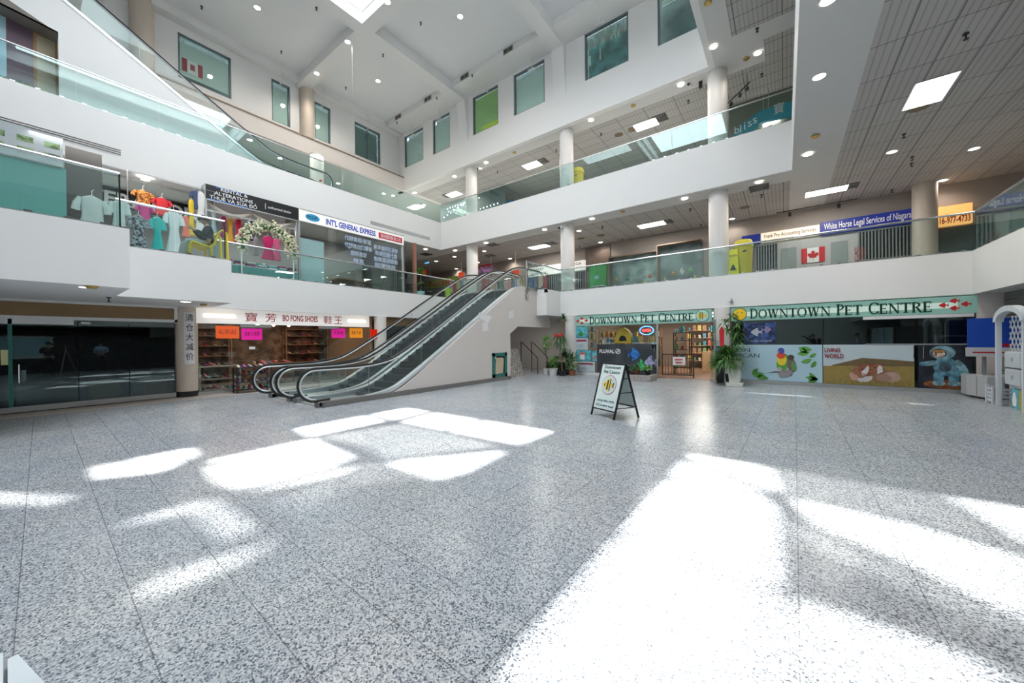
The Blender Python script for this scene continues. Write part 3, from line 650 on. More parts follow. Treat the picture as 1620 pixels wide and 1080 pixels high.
for q in [(500.6, 12), (445, 81), (547, 138), (606, 86), (665.6, 35.6), (691, 154), (628, 193), (747, 118), (319, 10)]: sprinkler(*q, RC if q[1] not in (154, 193, 118, 70) else 15.3, 'small dark sprinkler head below the white roof', 'sprinklers of the roof')
sprinkler(172, 470, L1C, 'dark sprinkler head above the dark left shopfront', None)
for px, py in [(630, 181), (677, 150.5), (735, 112.6), (804, 67.5)]:
    p = at(px, py, 'y', 14.05); g = thing('wall_vent', 'square grille in the bulkhead above the high back windows', 'vent', p, 'grilles in the roof bulkhead')
    part(MB().box(p.x-.3, p.x+.3, 14.03, 14.05, 15.34, 15.58), 'frame', ALU, g)
    for s_ in (-1, 1): part(MB().box(p.x+s_*.14-.12, p.x+s_*.14+.12, 14.022, 14.031, 15.36, 15.56), 'grille', VENTM, g)
# long slot vents in the level three fascia
for a, b, ztop, dz in (((0, 188), (191, 244), 7.70, .2), ((586, 351), (680, 377.5), 7.69, .17)):
    y0, y1 = at(*a, 'x', XL3).y-(1.5 if a[0] == 0 else 0), at(*b, 'x', XL3).y
    g = thing('slot_vent', 'long %s slot vent in the left fascia of level three' % ('dark three-bar' if a[0] == 0 else 'grey'), 'vent', (XL3, y0, ztop))
    part(MB().box(XL3, XL3+.01, y0, y1, ztop-dz, ztop), 'frame', ALU if a[0] else CEILP, g)
    if not a[0]:
        for k in range(3): part(MB().box(XL3+.01, XL3+.014, y0, y1, ztop-.035-.065*k, ztop-.005-.065*k), 'slot', VENTM, g)
# track light fittings in front of the high windows, wires from the roof
for i, (px, py) in enumerate([(446, 130), (512, 166), (583, 203)]):
    p = at(px, py, 'x', -20.1); g = thing('track_light', 'slim white ceiling fitting hanging before the left high windows', 'track light', p, 'white fittings before the left high windows')
    part(MB().box(p.x-.01, p.x+.01, p.y-.01, p.y+.01, p.z, RC), 'rod', WPL, g); part(MB().box(p.x-.25, p.x+.05, p.y-.02, p.y+.02, p.z-.02, p.z+.02), 'bar', WPL, g)
for i, (px, py) in enumerate([(653, 213), (695, 187), (768, 144), (841, 108), (950, 35)]):
    p = at(px, py, 'y', 14.9); g = thing('track_light', 'slim white ceiling fitting hanging before the back high windows', 'track light', p, 'white fittings before the back high windows')
    part(MB().box(p.x-.01, p.x+.01, p.y-.01, p.y+.01, p.z, 15.3), 'rod', WPL, g); part(MB().box(p.x-.22, p.x+.12, p.y-.02, p.y+.02, p.z-.03, p.z+.01), 'bar', WPL, g); part(MB().tube([(p.x+.1, p.y, p.z), (p.x+.16, p.y, p.z-.12)], .03, 8), 'spot', WPL, g)
p = at(557, 70, 'z', 15.12); tag(MB().tube([(p.x, p.y, 15.12), (p.x, p.y, 11.2)], .0035, 5).build('hanging_wire', WPL), 'thin white wire hanging from the beam beside the skylight', 'wire')
p = at(424, 2, 'z', 15.6); tag(MB().tube([(p.x, p.y, 15.6), (p.x, p.y, 12.4)], .0035, 5).build('hanging_wire', WPL), 'thin white wire hanging at the upper left over the escalator', 'wire')
# ceiling mounted cameras and track spots
def cctv(px, py, z, ax, label):
    p = at(px, py, ax, z); g = thing('security_camera', label, 'security camera', p)
    part(MB().tube([p+Vector((0, 0, .25)), p], .02, 6), 'bracket', WPL, g)
    part(MB().tube([p+Vector((.04, .12, .04)), p+Vector((-.03, -.14, -.04))], .07, 12), 'housing', WPL, g)
    part(MB().tube([p+Vector((-.03, -.14, -.04)), p+Vector((-.035, -.16, -.046))], .055, 12), 'lens', BLACKP, g); return g
cctv(759, 267, 15.7, 'y', 'white security camera right of the leftmost level three column')
cctv(888, 360, 15.4, 'y', 'white security camera on the middle level two column')
g = cctv(1092, 134, 15.9, 'y', 'security camera cluster with loose cables left of the widest upper column')
p = Vector(g.location); part(MB().tube([p+Vector((.1, 0, .1)), p+Vector((.4, .1, .15)), p+Vector((.45, .1, .35)), p+Vector((.8, .1, .4))], .012, 6), 'cable', BLACKP, g); part(MB().box(p.x+.3, p.x+.42, p.y, p.y+.1, p.z-.25, p.z+.0), 'bracket', BLACKP, g)
g = thing('security_camera', 'tiny dark camera on a drop bracket above the pet signs junction', 'security camera', at(1157, 477, 'y', 15.2))
p = Vector(g.location); part(MB().lathe([(.0, -.06), (.045, -.03), (.045, .03)], p, 12), 'dome', GREYM, g); part(MB().box(p.x-.01, p.x+.01, p.y, p.y+.05, p.z, p.z+.12), 'bracket', GREYM, g)
def spot_track(pa, pb, z, label, spots):
    a, b = at(*pa, 'z', z), at(*pb, 'z', z); g = thing('spot_track', label, 'track light', a)
    part(MB().bar(a, b, .035, .03), 'rail', BLACKP, g)
    for t_ in (.1, .9):
        p = a.lerp(b, t_); part(MB().tube([p, (p.x, p.y, L2C if z < 9 else L3C)], .008, 6), 'hanger', BLACKP, g)
    for t_ in spots:
        p = a.lerp(b, t_); part(MB().tube([p, p-Vector((0, 0, .12))], .012, 6), 'stem', BLACKP, g); part(MB().tube([p-Vector((0, -.05, .10)), p-Vector((0, .08, .22))], .055, 10), 'spot', BLACKP, g)
spot_track((1228, 337), (1358, 314), L2C-.1, 'black track with two spots over the accounting shop sign', (.18, .78))
spot_track((1230, 356), (1345, 339), L2C-.35, 'lower black rail below the two-spot track', (.2,))
spot_track((1150, 165), (1186, 130), L3C-.4, 'short black spot track right of the widest upper column', (.2, .6, .9))
# ================= LEFT SHOPFRONTS, GROUND =================
SX = -14.4
REDL = mat('sign_red', (.45, .012, .02), .4); SIGNW = mat('sign_white_face', (.74, .72, .70), .5, emis=.25, ecol=(1, .97, .93), var=.01)
WARM = mat('warm_tube', (1, .85, .6), .4, emis=2.5, ecol=(1, .85, .62), var=0); DARKI = mat('dark_interior', (.04, .043, .047), .6, var=.3)
WOODP = mat('brown_fascia', (.26, .16, .07), .5, var=.15, scale=2)
sbox('wall_shop', DARKI, -18.2, -18.0, -8, 2.75, 0, L1C); sbox('wall_shop', DARKI, -18.2, SX-.1, 2.7, 2.8, 0, L1C)
sbox('trim_4', DARKI, -18.0, SX-.3, -8, 2.7, 0, .012); sbox('trim_5', DARKI, -18.0, SX-.1, -8, 2.7, 2.3, 2.32)
g = thing('shopfront', 'dark reflective shopfront at the far left with brown fascia above', 'shopfront', (SX, .5, 0))
part(MB().box(SX-.06, SX, -8, 2.74, 2.30, L1C-.03), 'fascia_board', WOODP, g)
part(MB().box(SX-.08, SX+.03, -8, 2.76, 2.22, 2.30).box(SX-.08, SX+.03, 2.68, 2.76, 2.2, L1C-.02).box(SX-.08, SX+.05, -8, 2.76, L1C-.06, L1C), 'frame', WPL, g)
part(MB().box(SX-.02, SX+.02, -8, .78, 2.10, 2.22), 'header_rail', WPL, g)
ys = [-8, -6, -4, -2, -.15, .85, 1.75, 2.68]
for a, b in zip(ys, ys[1:]): part(MB().box(SX-.006, SX+.006, a+.008, b-.008, .16, 2.22), 'glass_panel', GDARK, g)
part(MB().box(SX-.03, SX+.03, -8, 2.7, .03, .16), 'bottom_rail', ALU, g)
part(MB().box(SX-.02, SX+.02, .90, 1.06, 2.12, 2.18), 'label_plate', ALU, g)
part(MB().tube([(SX+.05, -.05, .72), (SX+.05, -.05, 1.15)], .015, 8), 'door_pull', CHROME, g)
part(MB().box(SX+.008, SX+.012, -.30, -.18, 1.15, 1.5), 'door_notice', mat('pale_yellow_paper', (.68, .70, .36), .7), g)
part(MB().box(SX-.03, SX+.02, -.20, -.14, .16, 2.22), 'door_stile', GREENF, g)
sbox('trim_6', mat('threshold_stone', (.42, .38, .34), .5), SX, SX+.85, -8, 12, 0, .006)
g = thing('display_board', 'low printed board with olive disc leaning inside the dark left shopfront', 'board', (SX-.5, 1.2, 0))
part(MB().box(SX-.52, SX-.5, -.1, 2.6, 0.02, .62), 'panel', mat('board_slate', (.09, .10, .12), .5), g)
poly2(circ(0, 0, .30), (SX-.498, 1.35, .34), 'x', mat('board_olive', (.23, .22, .12), .6), 'disc', g)
poly2([(0, 0), (.5, 0), (.5, .5), (0, .5)], (SX-.498, 2.1, .06), 'x', mat('board_tan', (.26, .16, .09), .6), 'tan_patch', g)
poly2([(0, 0), (.45, 0), (.45, .42), (0, .42)], (SX-.498, 1.62, .08), 'x', mat('board_blue', (.06, .09, .13), .6), 'blue_patch', g)
# banner column
g = thing('banner_column', 'beige pier with a black foot and a white vertical Chinese sale banner', 'column', (SX+.0, 2.97, 0))
part(MB().lathe([(.27, .0), (.27, L1C)], (SX-.12, 2.97, 0), 28), 'shaft', COLB, g)
part(MB().lathe([(.275, .0), (.275, .17)], (SX-.12, 2.97, 0), 28), 'foot', BLACKP, g)
bn = MB()
for k in range(6):
    a0, a1 = R(-26+52*k/6), R(-26+52*(k+1)/6); c = Vector((SX-.12, 2.99, 0)); r_ = .276
    bn.prism([c+Vector((math.cos(a0)*r_, math.sin(a0)*r_, .98)), c+Vector((math.cos(a1)*r_, math.sin(a1)*r_, .98)), c+Vector((math.cos(a1)*r_, math.sin(a1)*r_, 2.52)), c+Vector((math.cos(a0)*r_, math.sin(a0)*r_, 2.52))], (.004, 0, 0))
part(bn, 'banner', mat('banner_white', (.72, .72, .74), .7), g)
for k, ch in enumerate('清仓大减价'): text(ch, 'lettering', mat('ink_black', (.03, .03, .035), .6), (SX+.163, 2.90, 2.26-.29*k), 'x', .18, .22, g, ext=.002)
# ---- shoe shop ----
sbox('wall_shop', mat('shoe_shop_wall', (.17, .11, .08), .6, var=.5, scale=3), -18.6, -18.4, 2.8, 9.2, 0, L1C); sbox('wall_shop', WOODM, -18.4, SX-.1, 9.05, 9.2, 0, L1C)
g = thing('shop_sign', 'long white lit sign with red BO FONG SHOES and Chinese lettering', 'sign', (SX, 6, 2.2))
part(MB().box(SX-.1, SX+.06, 3.17, 8.95, 2.22, L1C-.005), 'sign_box', SIGNW, g)
text('BO FONG SHOES', 'lettering', REDL, (SX+.062, 5.56, 2.36), 'x', 1.22, .22, g, off=.018)
for s_, y, w_ in (('寶', 4.42, .36), ('芳', 5.02, .34), ('鞋', 7.0, .34), ('王', 7.42, .32)): text(s_, 'lettering', REDL, (SX+.062, y, 2.31), 'x', w_, .30, g)
for a, b in ((3.35, 4.15), (8.0, 8.75)): part(MB().tube([(SX+.063, a, 2.46), (SX+.063, b, 2.46)], .05, 10), 'lit_tube', WARM, g)  # glow of tubes behind the panel, put into emissive bars on its face
g = thing('shopfront', 'glass front of the shoe shop below the red lettered sign', 'shopfront', (SX, 6, 0))
for a, b in ((3.2, 4.25), (4.25, 5.2), (6.85, 7.95), (7.95, 8.9)): part(MB().box(SX-.006, SX+.006, a+.006, b-.006, .1, 2.2), 'glass_panel', GCLEAR, g)
part(MB().box(SX-.03, SX+.03, 3.17, 5.2, 0, .1), 'bottom_rail', ALU, g); part(MB().box(SX-.03, SX+.03, 6.85, 8.92, 0, .1), 'bottom_rail', ALU, g)
part(MB().box(SX-.03, SX+.05, 4.3, 5.2, 2.12, 2.2).box(SX-.03, SX+.05, 6.85, 7.6, 2.12, 2.2), 'door_header', ALU, g)
part(MB().tube([(SX+.05, 5.1, .72), (SX+.05, 5.1, 1.05)], .018, 8), 'door_pull', CHROME, g)
part(MB().box(SX+.007, SX+.010, 4.55, 4.72, 1.38, 1.47), 'door_notice', PATCH, g)
for q, m_, s_, lab in (((3.65, 1.75, .62, .40), mat('fluo_orange', (.95, .13, .02), .6, emis=.15), 'ALL ON SALE', 'fluorescent orange sale poster, leftmost in the shoe shop window'),
               ((4.33, 1.70, .60, .38), mat('fluo_pink', (.90, .01, .38), .6, emis=.15), '清倉大減價', 'fluorescent pink sale poster left of the open shoe shop door'),
               ((7.33, 1.76, .56, .38), mat('fluo_pink', (1, 1, 1)), '大減價', 'fluorescent pink poster right of the open shoe shop door'),
               ((8.08, 1.76, .58, .40), mat('fluo_amber', (.98, .33, .01), .6, emis=.15), '清倉 大減', 'amber yellow poster at the right end of the shoe shop window')):
    y, z, W_, H_ = q; g = thing('poster', lab, 'poster', (SX+.02, y, z))
    part(MB().box(SX+.012, SX+.016, y, y+W_, z, z+H_), 'sheet', m_, g)
    text(s_, 'lettering', mat('ink_dark_red', (.20, .01, .05), .6), (SX+.0175, y+.08, z+H_*.35), 'x', W_-.16, H_*.38, g, ext=.001)
py = at(590, 530, 'x', SX+.02).y
g = thing('poster', 'orange notice wrapped on the white column beside the shoe shop', 'poster', (SX, py, 1.7)); part(MB().box(SX-.07, SX-.05+.0, py-.2, py+.24, 1.72, 2.12).box(SX-.06, SX-.05, py-.2, py+.24, 1.72, 2.12), 'sheet', mat('fluo_red_orange', (.90, .10, .03), .6, emis=.1), g)
g.location.x = SX
for o_ in g.children: o_.location.x += .22
# shoes
def shoe_mesh(name, m, L_=.27, heel=0):
    mb = MB(); secs = [(-.5, .028, .05, .0), (-.42, .036, .085, 0), (-.2, .036, .075, 0), (.05, .040, .055, 0), (.3, .046, .035, 0), (.45, .036, .026, 0), (.5, .012, .012, 0)]
    vs = []; fs = []; k = 8
    for s_, hw, h, _ in secs:
        zb = heel*max(0, (.1-s_))*1.2
        for j in range(k):
            a = 2*math.pi*j/k; vs.append((s_*L_, math.cos(a)*hw, zb+h/2+math.sin(a)*h/2))
    for i in range(len(secs)-1):
        for j in range(k): fs.append((i*k+j, i*k+(j+1) % k, (i+1)*k+(j+1) % k, (i+1)*k+j))
    fs += [list(range(k)), [(len(secs)-1)*k+j for j in range(k)]]
    mb.add(vs, fs, True)
    if heel: mb.box(-.48*L_, -.40*L_, -.012, .012, 0, heel*.8)
    return mb
SHM = [mat('shoe_black', (.015, .015, .017), .3), mat('shoe_brown', (.15, .06, .03), .35), mat('shoe_red', (.45, .02, .03), .35), mat('shoe_cream', (.62, .56, .46), .5), mat('shoe_teal', (.08, .30, .28), .5), mat('shoe_purple', (.32, .06, .38), .5), mat('shoe_pink', (.75, .22, .32), .5), mat('shoe_grey', (.25, .26, .28), .5)]
SHOES = []
def shoe(i, loc, rz, label, group):
    i %= len(SHM)
    o = shoe_mesh('shoe', SHM[i], heel=.06 if i in (2, 6) else 0).build('shoe', SHM[i]) if len(SHOES) <= i else SHOES[i].copy()
    if len(SHOES) <= i: SHOES.append(o)
    else: COL.objects.link(o)
    o.location = Vector(loc)+Vector((0, 0, .003)); o.rotation_euler = (0, 0, rz); tag(o, label, 'shoe', group)
    o['group'] = group; return o
for i in range(8): pass
def shelf(name, label, x0, x1, y0, y1, zs, m, cat='shelf', h=None, posts=True):
    g = thing(name, label, cat, ((x0+x1)/2, (y0+y1)/2, 0))
    for z in zs: part(MB().box(x0, x1, y0, y1, z-.025, z), 'shelf_board', m, g)
    if posts:
        for x in (x0+.02, x1-.02):
            for y in (y0+.02, y1-.02): part(MB().box(x-.018, x+.018, y-.018, y+.018, 0, h or zs[-1]), 'post', m, g)
    return g
DISP = mat('display_cream', (.42, .40, .34), .6)
shelf('display_stand', 'stepped cream stand with shoes inside the left shoe shop window', -15.5, -14.7, 3.3, 4.4, [.12, .45, .85], DISP)
n = 0
for zi, z in enumerate((.12, .45, .85)):
    for k in range(6): shoe(n, (-14.82-.18*zi, 3.42+.17*k, z), R(20*(k % 3)-10), 'shoe lined up on the stepped stand in the left shoe shop window', 'shoes on the stepped window stand'); n += 1
shelf('display_table', 'low display table with shoes in the right shoe shop window', -15.3, -14.7, 7.0, 8.8, [.5], WOODM)
for k in range(9): shoe(n+k, (-14.95, 7.12+.19*k, .5), R(15), 'shoe on the low table in the right shoe shop window', 'shoes on the right window table')
for w_ in range(2):
    ya = 3.2+3.9*w_
    shelf('wall_shelf', 'tall wooden wall rack of boots and shoes %s the open door' % ('left of' if not w_ else 'right of'), -18.35, -18.0, ya, ya+1.9, [.3, .7, 1.1, 1.5, 1.9, 2.2], WOODM)
    for z in (.3, .7, 1.1, 1.5, 1.9):
        for k in range(6): shoe(k+int(z*10), (-18.12, ya+.16+.3*k, z), R(5), 'shoe on the tall wooden wall rack %s the open shoe shop door' % ('left of' if not w_ else 'right of'), 'shoes on the wall racks')
shelf('display_table', 'round edged wooden table of shoes seen through the open shoe shop door', -16.8, -16.0, 5.3, 6.6, [.4, .8], WOODM)
for k in range(12): shoe(k*3, (-16.2-.3*(k % 2), 5.4+.2*(k//2), .8), R(10*k), 'shoe on the wooden table behind the open shoe shop door', 'shoes on the table behind the door')
rk = shelf('shoe_rack', 'dark metal rack of bright slippers standing outside the shoe shop door', -14.15, -13.75, 4.0, 5.0, [.12, .36, .6, .82], DARKM)
for zi, z in enumerate((.12, .36, .6, .82)):
    for k in range(6): shoe(k*2+zi*3+2, (-13.93, 4.1+.16*k, z), R(-8+5*k), 'bright slipper on the dark metal rack outside the shoe shop', 'slippers on the outside rack')
light('shop_lamp', 'AREA', (-16.3, 6, 2.6), 40, (1, .72, .48), 1.2, 4.5)
for k in range(3):
    g = thing('chandelier', 'small glowing crystal lamp hanging inside the shoe shop', 'lamp', (-16.2, 5.4+.55*k, 2.45), 'crystal lamps in the shoe shop')
    part(MB().ball((-16.2, 5.4+.55*k, 2.3), .07, 8, 5), 'bulb', WARM, g); part(MB().box(-16.205, -16.195, 5.395+.55*k, 5.405+.55*k, 2.36, L1C), 'cord', BLACKP, g)
# next unit behind the escalators
sbox('wall_shop', DARKI, -18.2, -18.0, 9.2, 15.2, 0, L1C)
g = thing('shopfront', 'dark closed shopfront with brown fascia behind the escalators', 'shopfront', (SX, 11, 0))
part(MB().box(SX-.06, SX, 9.25, 15.2, 2.30, L1C-.01), 'fascia_board', WOODP, g)
for k in range(5): part(MB().box(SX-.006, SX+.006, 9.3+1.15*k, 10.43+1.15*k, .1, 2.3), 'glass_panel', GDARK, g)
sbox('wall_back_lower', BEIGE, -18, -7.9, 17.2, 17.4, 0, L1C)
# ================= PET SHOP =================
PY = 15.22
TEALS = mat('sign_teal_face', (.20, .37, .32), .4, emis=.10, ecol=(.42, .80, .68), var=.05, scale=1); GLOWW = mat('sign_tube_band', (.46, .60, .54), .4, emis=.20, ecol=(.80, 1, .88), var=0)
DKG = mat('letter_green', (.004, .05, .025), .35); REDF = mat('fish_red', (.62, .02, .03), .5); YEL = mat('logo_yellow', (.92, .62, .02), .5); NAVY = mat('logo_navy', (.01, .06, .12), .5)
def serif_word(s, m, p, face, W_, H_, parent, out=0):
    """roman capitals drawn from stems, hairlines, bowls and serifs"""
    wd = {'D': .80, 'O': .86, 'W': 1.10, 'N': .84, 'T': .72, 'P': .62, 'E': .64, 'C': .76, 'R': .72, ' ': .42}
    th, tn, sf = .16, .075, .065
    def ring(cx, cy, rx, ry, a0=0, a1=360, n=26):
        o = circ(cx, cy, rx, ry, n, a0, a1); i = circ(cx, cy, rx-th*.95, ry-tn, n, a0, a1)
        return [[o[k], o[(k+1) % n], i[(k+1) % n], i[k]] for k in range(n if a1-a0 >= 360 else n-1)]
    def rect(a, b, c, d): return [(a, c), (b, c), (b, d), (a, d)]
    def diag(x0, y0, x1, y1, t): return [(x0-t/2, y0), (x0+t/2, y0), (x1+t/2, y1), (x1-t/2, y1)]
    def stem(x, t=th): return [rect(x, x+t, 0, 1), rect(x-.06, x+t+.06, 0, sf), rect(x-.06, x+t+.06, 1-sf, 1)]
    G = {'D': lambda: stem(.08)+ring(.30, .5, .46, .5, -90, 90)+[rect(.1, .32, 0, tn), rect(.1, .32, 1-tn, 1)],
         'O': lambda: ring(.43, .5, .41, .52), 'C': lambda: ring(.43, .5, .40, .52, 40, 320)+[rect(.68, .74, .70, .98), rect(.68, .74, .02, .25)],
         'W': lambda: [diag(.16, 1, .36, 0, th), diag(.36, 0, .55, 1, tn), diag(.55, 1, .75, 0, th), diag(.75, 0, .95, 1, tn), rect(.04, .28, 1-sf, 1), rect(.84, 1.06, 1-sf, 1), rect(.45, .65, 1-sf, 1)],
         'N': lambda: [rect(.12, .18, 0, 1), rect(.66, .72, 0, 1), diag(.14, 1, .68, 0, th), rect(.04, .28, 0, sf), rect(.02, .2, 1-sf, 1), rect(.56, .82, 1-sf, 1)],
         'T': lambda: [rect(.29, .29+th, 0, 1), rect(.03, .70, 1-tn, 1), rect(.03, .08, .78, 1), rect(.65, .70, .78, 1), rect(.20, .53, 0, sf)],
         'P': lambda: stem(.08)+ring(.26, .73, .34, .27, -90, 90, 16)+[rect(.1, .3, .46, .46+tn), rect(.1, .3, 1-tn, 1)],
         'E': lambda: stem(.08)+[rect(.1, .58, 0, tn), rect(.1, .56, 1-tn, 1), rect(.1, .44, .48, .48+tn), rect(.53, .58, 0, .24), rect(.51, .56, .78, 1), rect(.42, .46, .40, .62)],
         'R': lambda: stem(.08)+ring(.26, .74, .34, .26, -90, 90, 16)+[rect(.1, .3, .48, .48+tn), rect(.1, .3, 1-tn, 1), diag(.36, .5, .62, 0, th), rect(.58, .74, 0, sf)]}
    tot = sum(wd[c] for c in s); x = 0; k = W_/tot
    for i, c in enumerate(s):
        if c != ' ':
            sc_ = 1 if (i == 0 or s[i-1] == ' ') else .86
            poly2([[(u, v*sc_) for u, v in q] for q in G[c]()], Vector(p)+Vector(FACE[face][0])*(x*k), face, m, 'letter', parent, .012, k, H_, out)
        x += wd[c]
FISH = [(0, .5), (.18, .72), (.42, .92), (.62, 1.0), (.60, .74), (.78, .55), (.96, .80), (.93, .5), (.96, .2), (.78, .45), (.60, .26), (.62, 0), (.42, .08), (.18, .28)]
def fish(p, W_, H_, m, parent, flip=False, out=0, name='fish', t=.004, bars=None):
    q = [(1-u, v) for u, v in FISH] if flip else FISH
    poly2(q, p, 'y', m, name, parent, t, W_, H_, out)
    if bars:
        for a, b in ((.28, .36), (.5, .58)):
            if flip: a, b = 1-b, 1-a
            poly2([(a, .1), (b, .05), (b, .95), (a, .9)], p, 'y', bars, 'stripe', parent, t, W_, H_, out+t)
def sign_y(label, x0, x1, z0, z1):
    g = thing('shop_sign', label, 'sign', (x0, PY, z0))
    part(MB().box(x0, x1, PY-.02, PY+.2, z0, z1), 'sign_box', TEALS, g)
    part(MB().box(x0+.35, x1-.35, PY-.024, PY-.0205, (z0+z1)/2-.085, (z0+z1)/2+.075), 'lit_band', GLOWW, g); return g  # tube glow from behind the face, put into a paler emissive strip
g = sign_y('green lit DOWNTOWN PET CENTRE sign over the open shop entrance', -7.83, -2.16, 2.19, 2.655)
serif_word('DOWNTOWN PET CENTRE', DKG, (-7.0, PY-.026, 2.255), 'y', 4.25, .34, g)
for dx, dz, f in ((0, .09, 0), (.2, .2, 0), (.2, .0, 0), (.4, .1, 1)): fish((-7.66+dx, PY-.026, 2.26+dz), .2, .15, REDF, g, bool(f), 0, 'red_fish')
def fish_disc(cx, cz, r_, parent, rim=NAVY):
    poly2(circ(0, 0, r_), (cx, PY-.022, cz), 'y', rim, 'disc_rim', parent, .006); poly2(circ(0, 0, r_*.93), (cx, PY-.029, cz), 'y', mat('disc_mint', (.45, .72, .62), .5), 'disc', parent, .003)
    fish((cx-r_*.8, PY-.036, cz-r_*.62), r_*1.5, r_*1.25, YEL, parent, False, 0, 'angelfish', .004, NAVY)
fish_disc(-2.46, 2.43, .23, g)
g = sign_y('longer green lit DOWNTOWN PET CENTRE sign above the animal pictures', -1.52, 4.12, 2.19, 2.655)
serif_word('DOWNTOWN PET CENTRE', DKG, (-.97, PY-.026, 2.255), 'y', 4.28, .34, g)
for dx, dz, f in ((0, .09, 0), (.2, .2, 0), (.2, .0, 0), (.4, .1, 0)): fish((3.42+dx, PY-.026, 2.26+dz), .2, .15, REDF, g, bool(f), 0, 'red_fish')
poly2(circ(0, 0, .22), (-1.27, PY-.022, 2.42), 'y', NAVY, 'disc_rim', g, .006); poly2(circ(0, 0, .2), (-1.27, PY-.029, 2.42), 'y', YEL, 'disc', g, .003)
for a in ((-.07, .05), (.07, .05)): poly2(circ(*a, .02, n=8), (-1.27, PY-.034, 2.42), 'y', NAVY, 'eye', g, .003)
# shell behind
for k in ((-7.9, -7.8), (-1.65, -1.55)): sbox('wall_shop', mat('pet_side_wall', (.30, .24, .18), .7, var=.2), *k, PY+.1, 22, 0, L1C)
sbox('wall_shop', mat('pet_wall', (.22, .17, .13), .7), -7.9, -1.55, 22, 22.2, 0, L1C)
sbox('wall_shop', mat('grey_shop_wall', (.20, .18, .16), .7), -1.55, 6.0, 19, 19.2, 0, L1C)
sbox('trim_7', mat('shop_wood_floor', (.22, .12, .07), .35, var=.2, scale=8), -7.8, -1.65, PY+.25, 22, 0, .012)
sbox('wall_shop', WHITE, 4.1, 4.95, PY+.1, PY+.3, 0, L1C)
g = thing('shopfront', 'glass front and open doorway of the pet shop below the shorter sign', 'shopfront', (-5, PY, 0))
for a, b in ((-7.75, -6.68), (-6.68, -5.35), (-5.35, -4.08)): part(MB().box(a+.006, b-.006, PY, PY+.012, .1, 2.19), 'glass_panel', GCLEAR, g)
part(MB().box(-7.75, -4.08, PY-.02, PY+.03, 0, .1), 'bottom_rail', WPL, g)
part(MB().box(-4.12, -4.06, PY-.03, PY+.03, 0, 2.19), 'door_jamb', ALU, g)
part(MB().tube([(-4.2, PY-.05, 1.05), (-4.2, PY-.05, 1.45)], .016, 8), 'door_pull', CHROME, g); part(MB().box(-4.3, -4.1, PY-.012, PY-.004, 1.2, 1.42), 'door_notice', mat('sky_label', (.30, .60, .75), .5), g)
g = thing('glass_door', 'open glass door leaf swung out beside the pet shop entrance', 'door', (-2.2, PY, 0))
a, b = Vector((-2.2, PY, 0)), Vector((-1.9, 14.35, 0))
part(MB().bar(a+Vector((0, 0, 1.15)), b+Vector((0, 0, 1.15)), .012, 2.1), 'pane', GDOOR, g); part(MB().bar(a+Vector((0, 0, .06)), b+Vector((0, 0, .06)), .035, .10), 'bottom_rail', ALU, g); part(MB().bar(a+Vector((0, 0, 2.2)), b+Vector((0, 0, 2.2)), .035, .06), 'top_rail', ALU, g)
part(MB().tube([b+Vector((-.05, .12, .9)), b+Vector((-.05, .12, 1.35))], .016, 8), 'door_pull', CHROME, g)
g = thing('neon_sign', 'red and blue neon OPEN sign hanging in the pet shop window', 'neon sign', (-4.5, PY-.03, 1.9))
o_ = circ(0, 0, .27, .17, 36); part(MB().tube([(-4.5+u, PY-.04, 1.925+v) for u, v in o_+[o_[0]]], .016, 6), 'blue_tube', mat('neon_blue', (.05, .2, 1), .4, emis=4, ecol=(.05, .25, 1), var=0), g)
text('OPEN', 'red_tube', mat('neon_red', (1, .03, .03), .4, emis=4, ecol=(1, .05, .06), var=0), (-4.67, PY-.045, 1.87), 'y', .34, .12, g)
# posters inside the left window and the dark aquarium banner
AQ = [mat('poster_aqua', (.10, .42, .50), .5, var=.3, scale=5), mat('poster_pale', (.52, .62, .66), .5, var=.2, scale=5)]
def poster(label, x0, z0, W_, H_, m, deco=None, y=PY-.006):
    g = thing('poster', label, 'poster', (x0, y, z0)); part(MB().box(x0, x0+W_, y, y+.004, z0, z0+H_), 'sheet', m, g)
    if deco: deco(g, x0, z0, W_, H_, y)
    return g
def dfish(c1, red=False):
    def f(g, x0, z0, W_, H_, y):
        if red: poly2([(.05, .72), (.95, .72), (.85, .88), (.15, .88)], (x0, y-.004, z0), 'y', mat('poster_maroon', (.35, .02, .05), .5), 'banner', g, .003, W_, H_)
        fish((x0+W_*.2, y-.004, z0+H_*.15), W_*.6, H_*.42, c1, g, False, 0)
    return f
SILV = mat('fish_silver', (.45, .50, .55), .4); CORAL = mat('fish_coral', (.80, .16, .08), .5); GRN = mat('leaf_green', (.06, .30, .06), .5, var=.3); LEMON = mat('fish_lemon', (.85, .70, .08), .5)
poster('aqua poster with green creature, top of the left pet window', -7.72, 1.66, .62, .5, AQ[0], dfish(GRN))
poster('pale poster with maroon band and grey fish, below the green one', -7.72, 1.12, .62, .52, AQ[1], dfish(SILV, True))
poster('aqua poster with red roofed fish house in the left pet window', -7.72, .6, .78, .5, AQ[0], lambda g, x, z, W_, H_, y: (poly2([[(.3, .15), (.6, .15), (.6, .6), (.3, .6)]], (x, y-.004, z), 'y', PATCH, 'house', g, .003, W_, H_), poly2([(.24, .6), (.66, .6), (.45, .9)], (x, y-.004, z), 'y', CORAL, 'roof', g, .003, W_, H_)))
poster('pale poster with maroon band and grey fish, lowest in the left window', -7.72, .12, .95, .46, AQ[1], dfish(SILV, True))
poster('small coral reef poster beside the dark aquarium banner', -6.9, .62, .22, .46, AQ[0], dfish(CORAL))
DGREY = mat('banner_slate', (.045, .055, .065), .45, var=.3, scale=1.5)
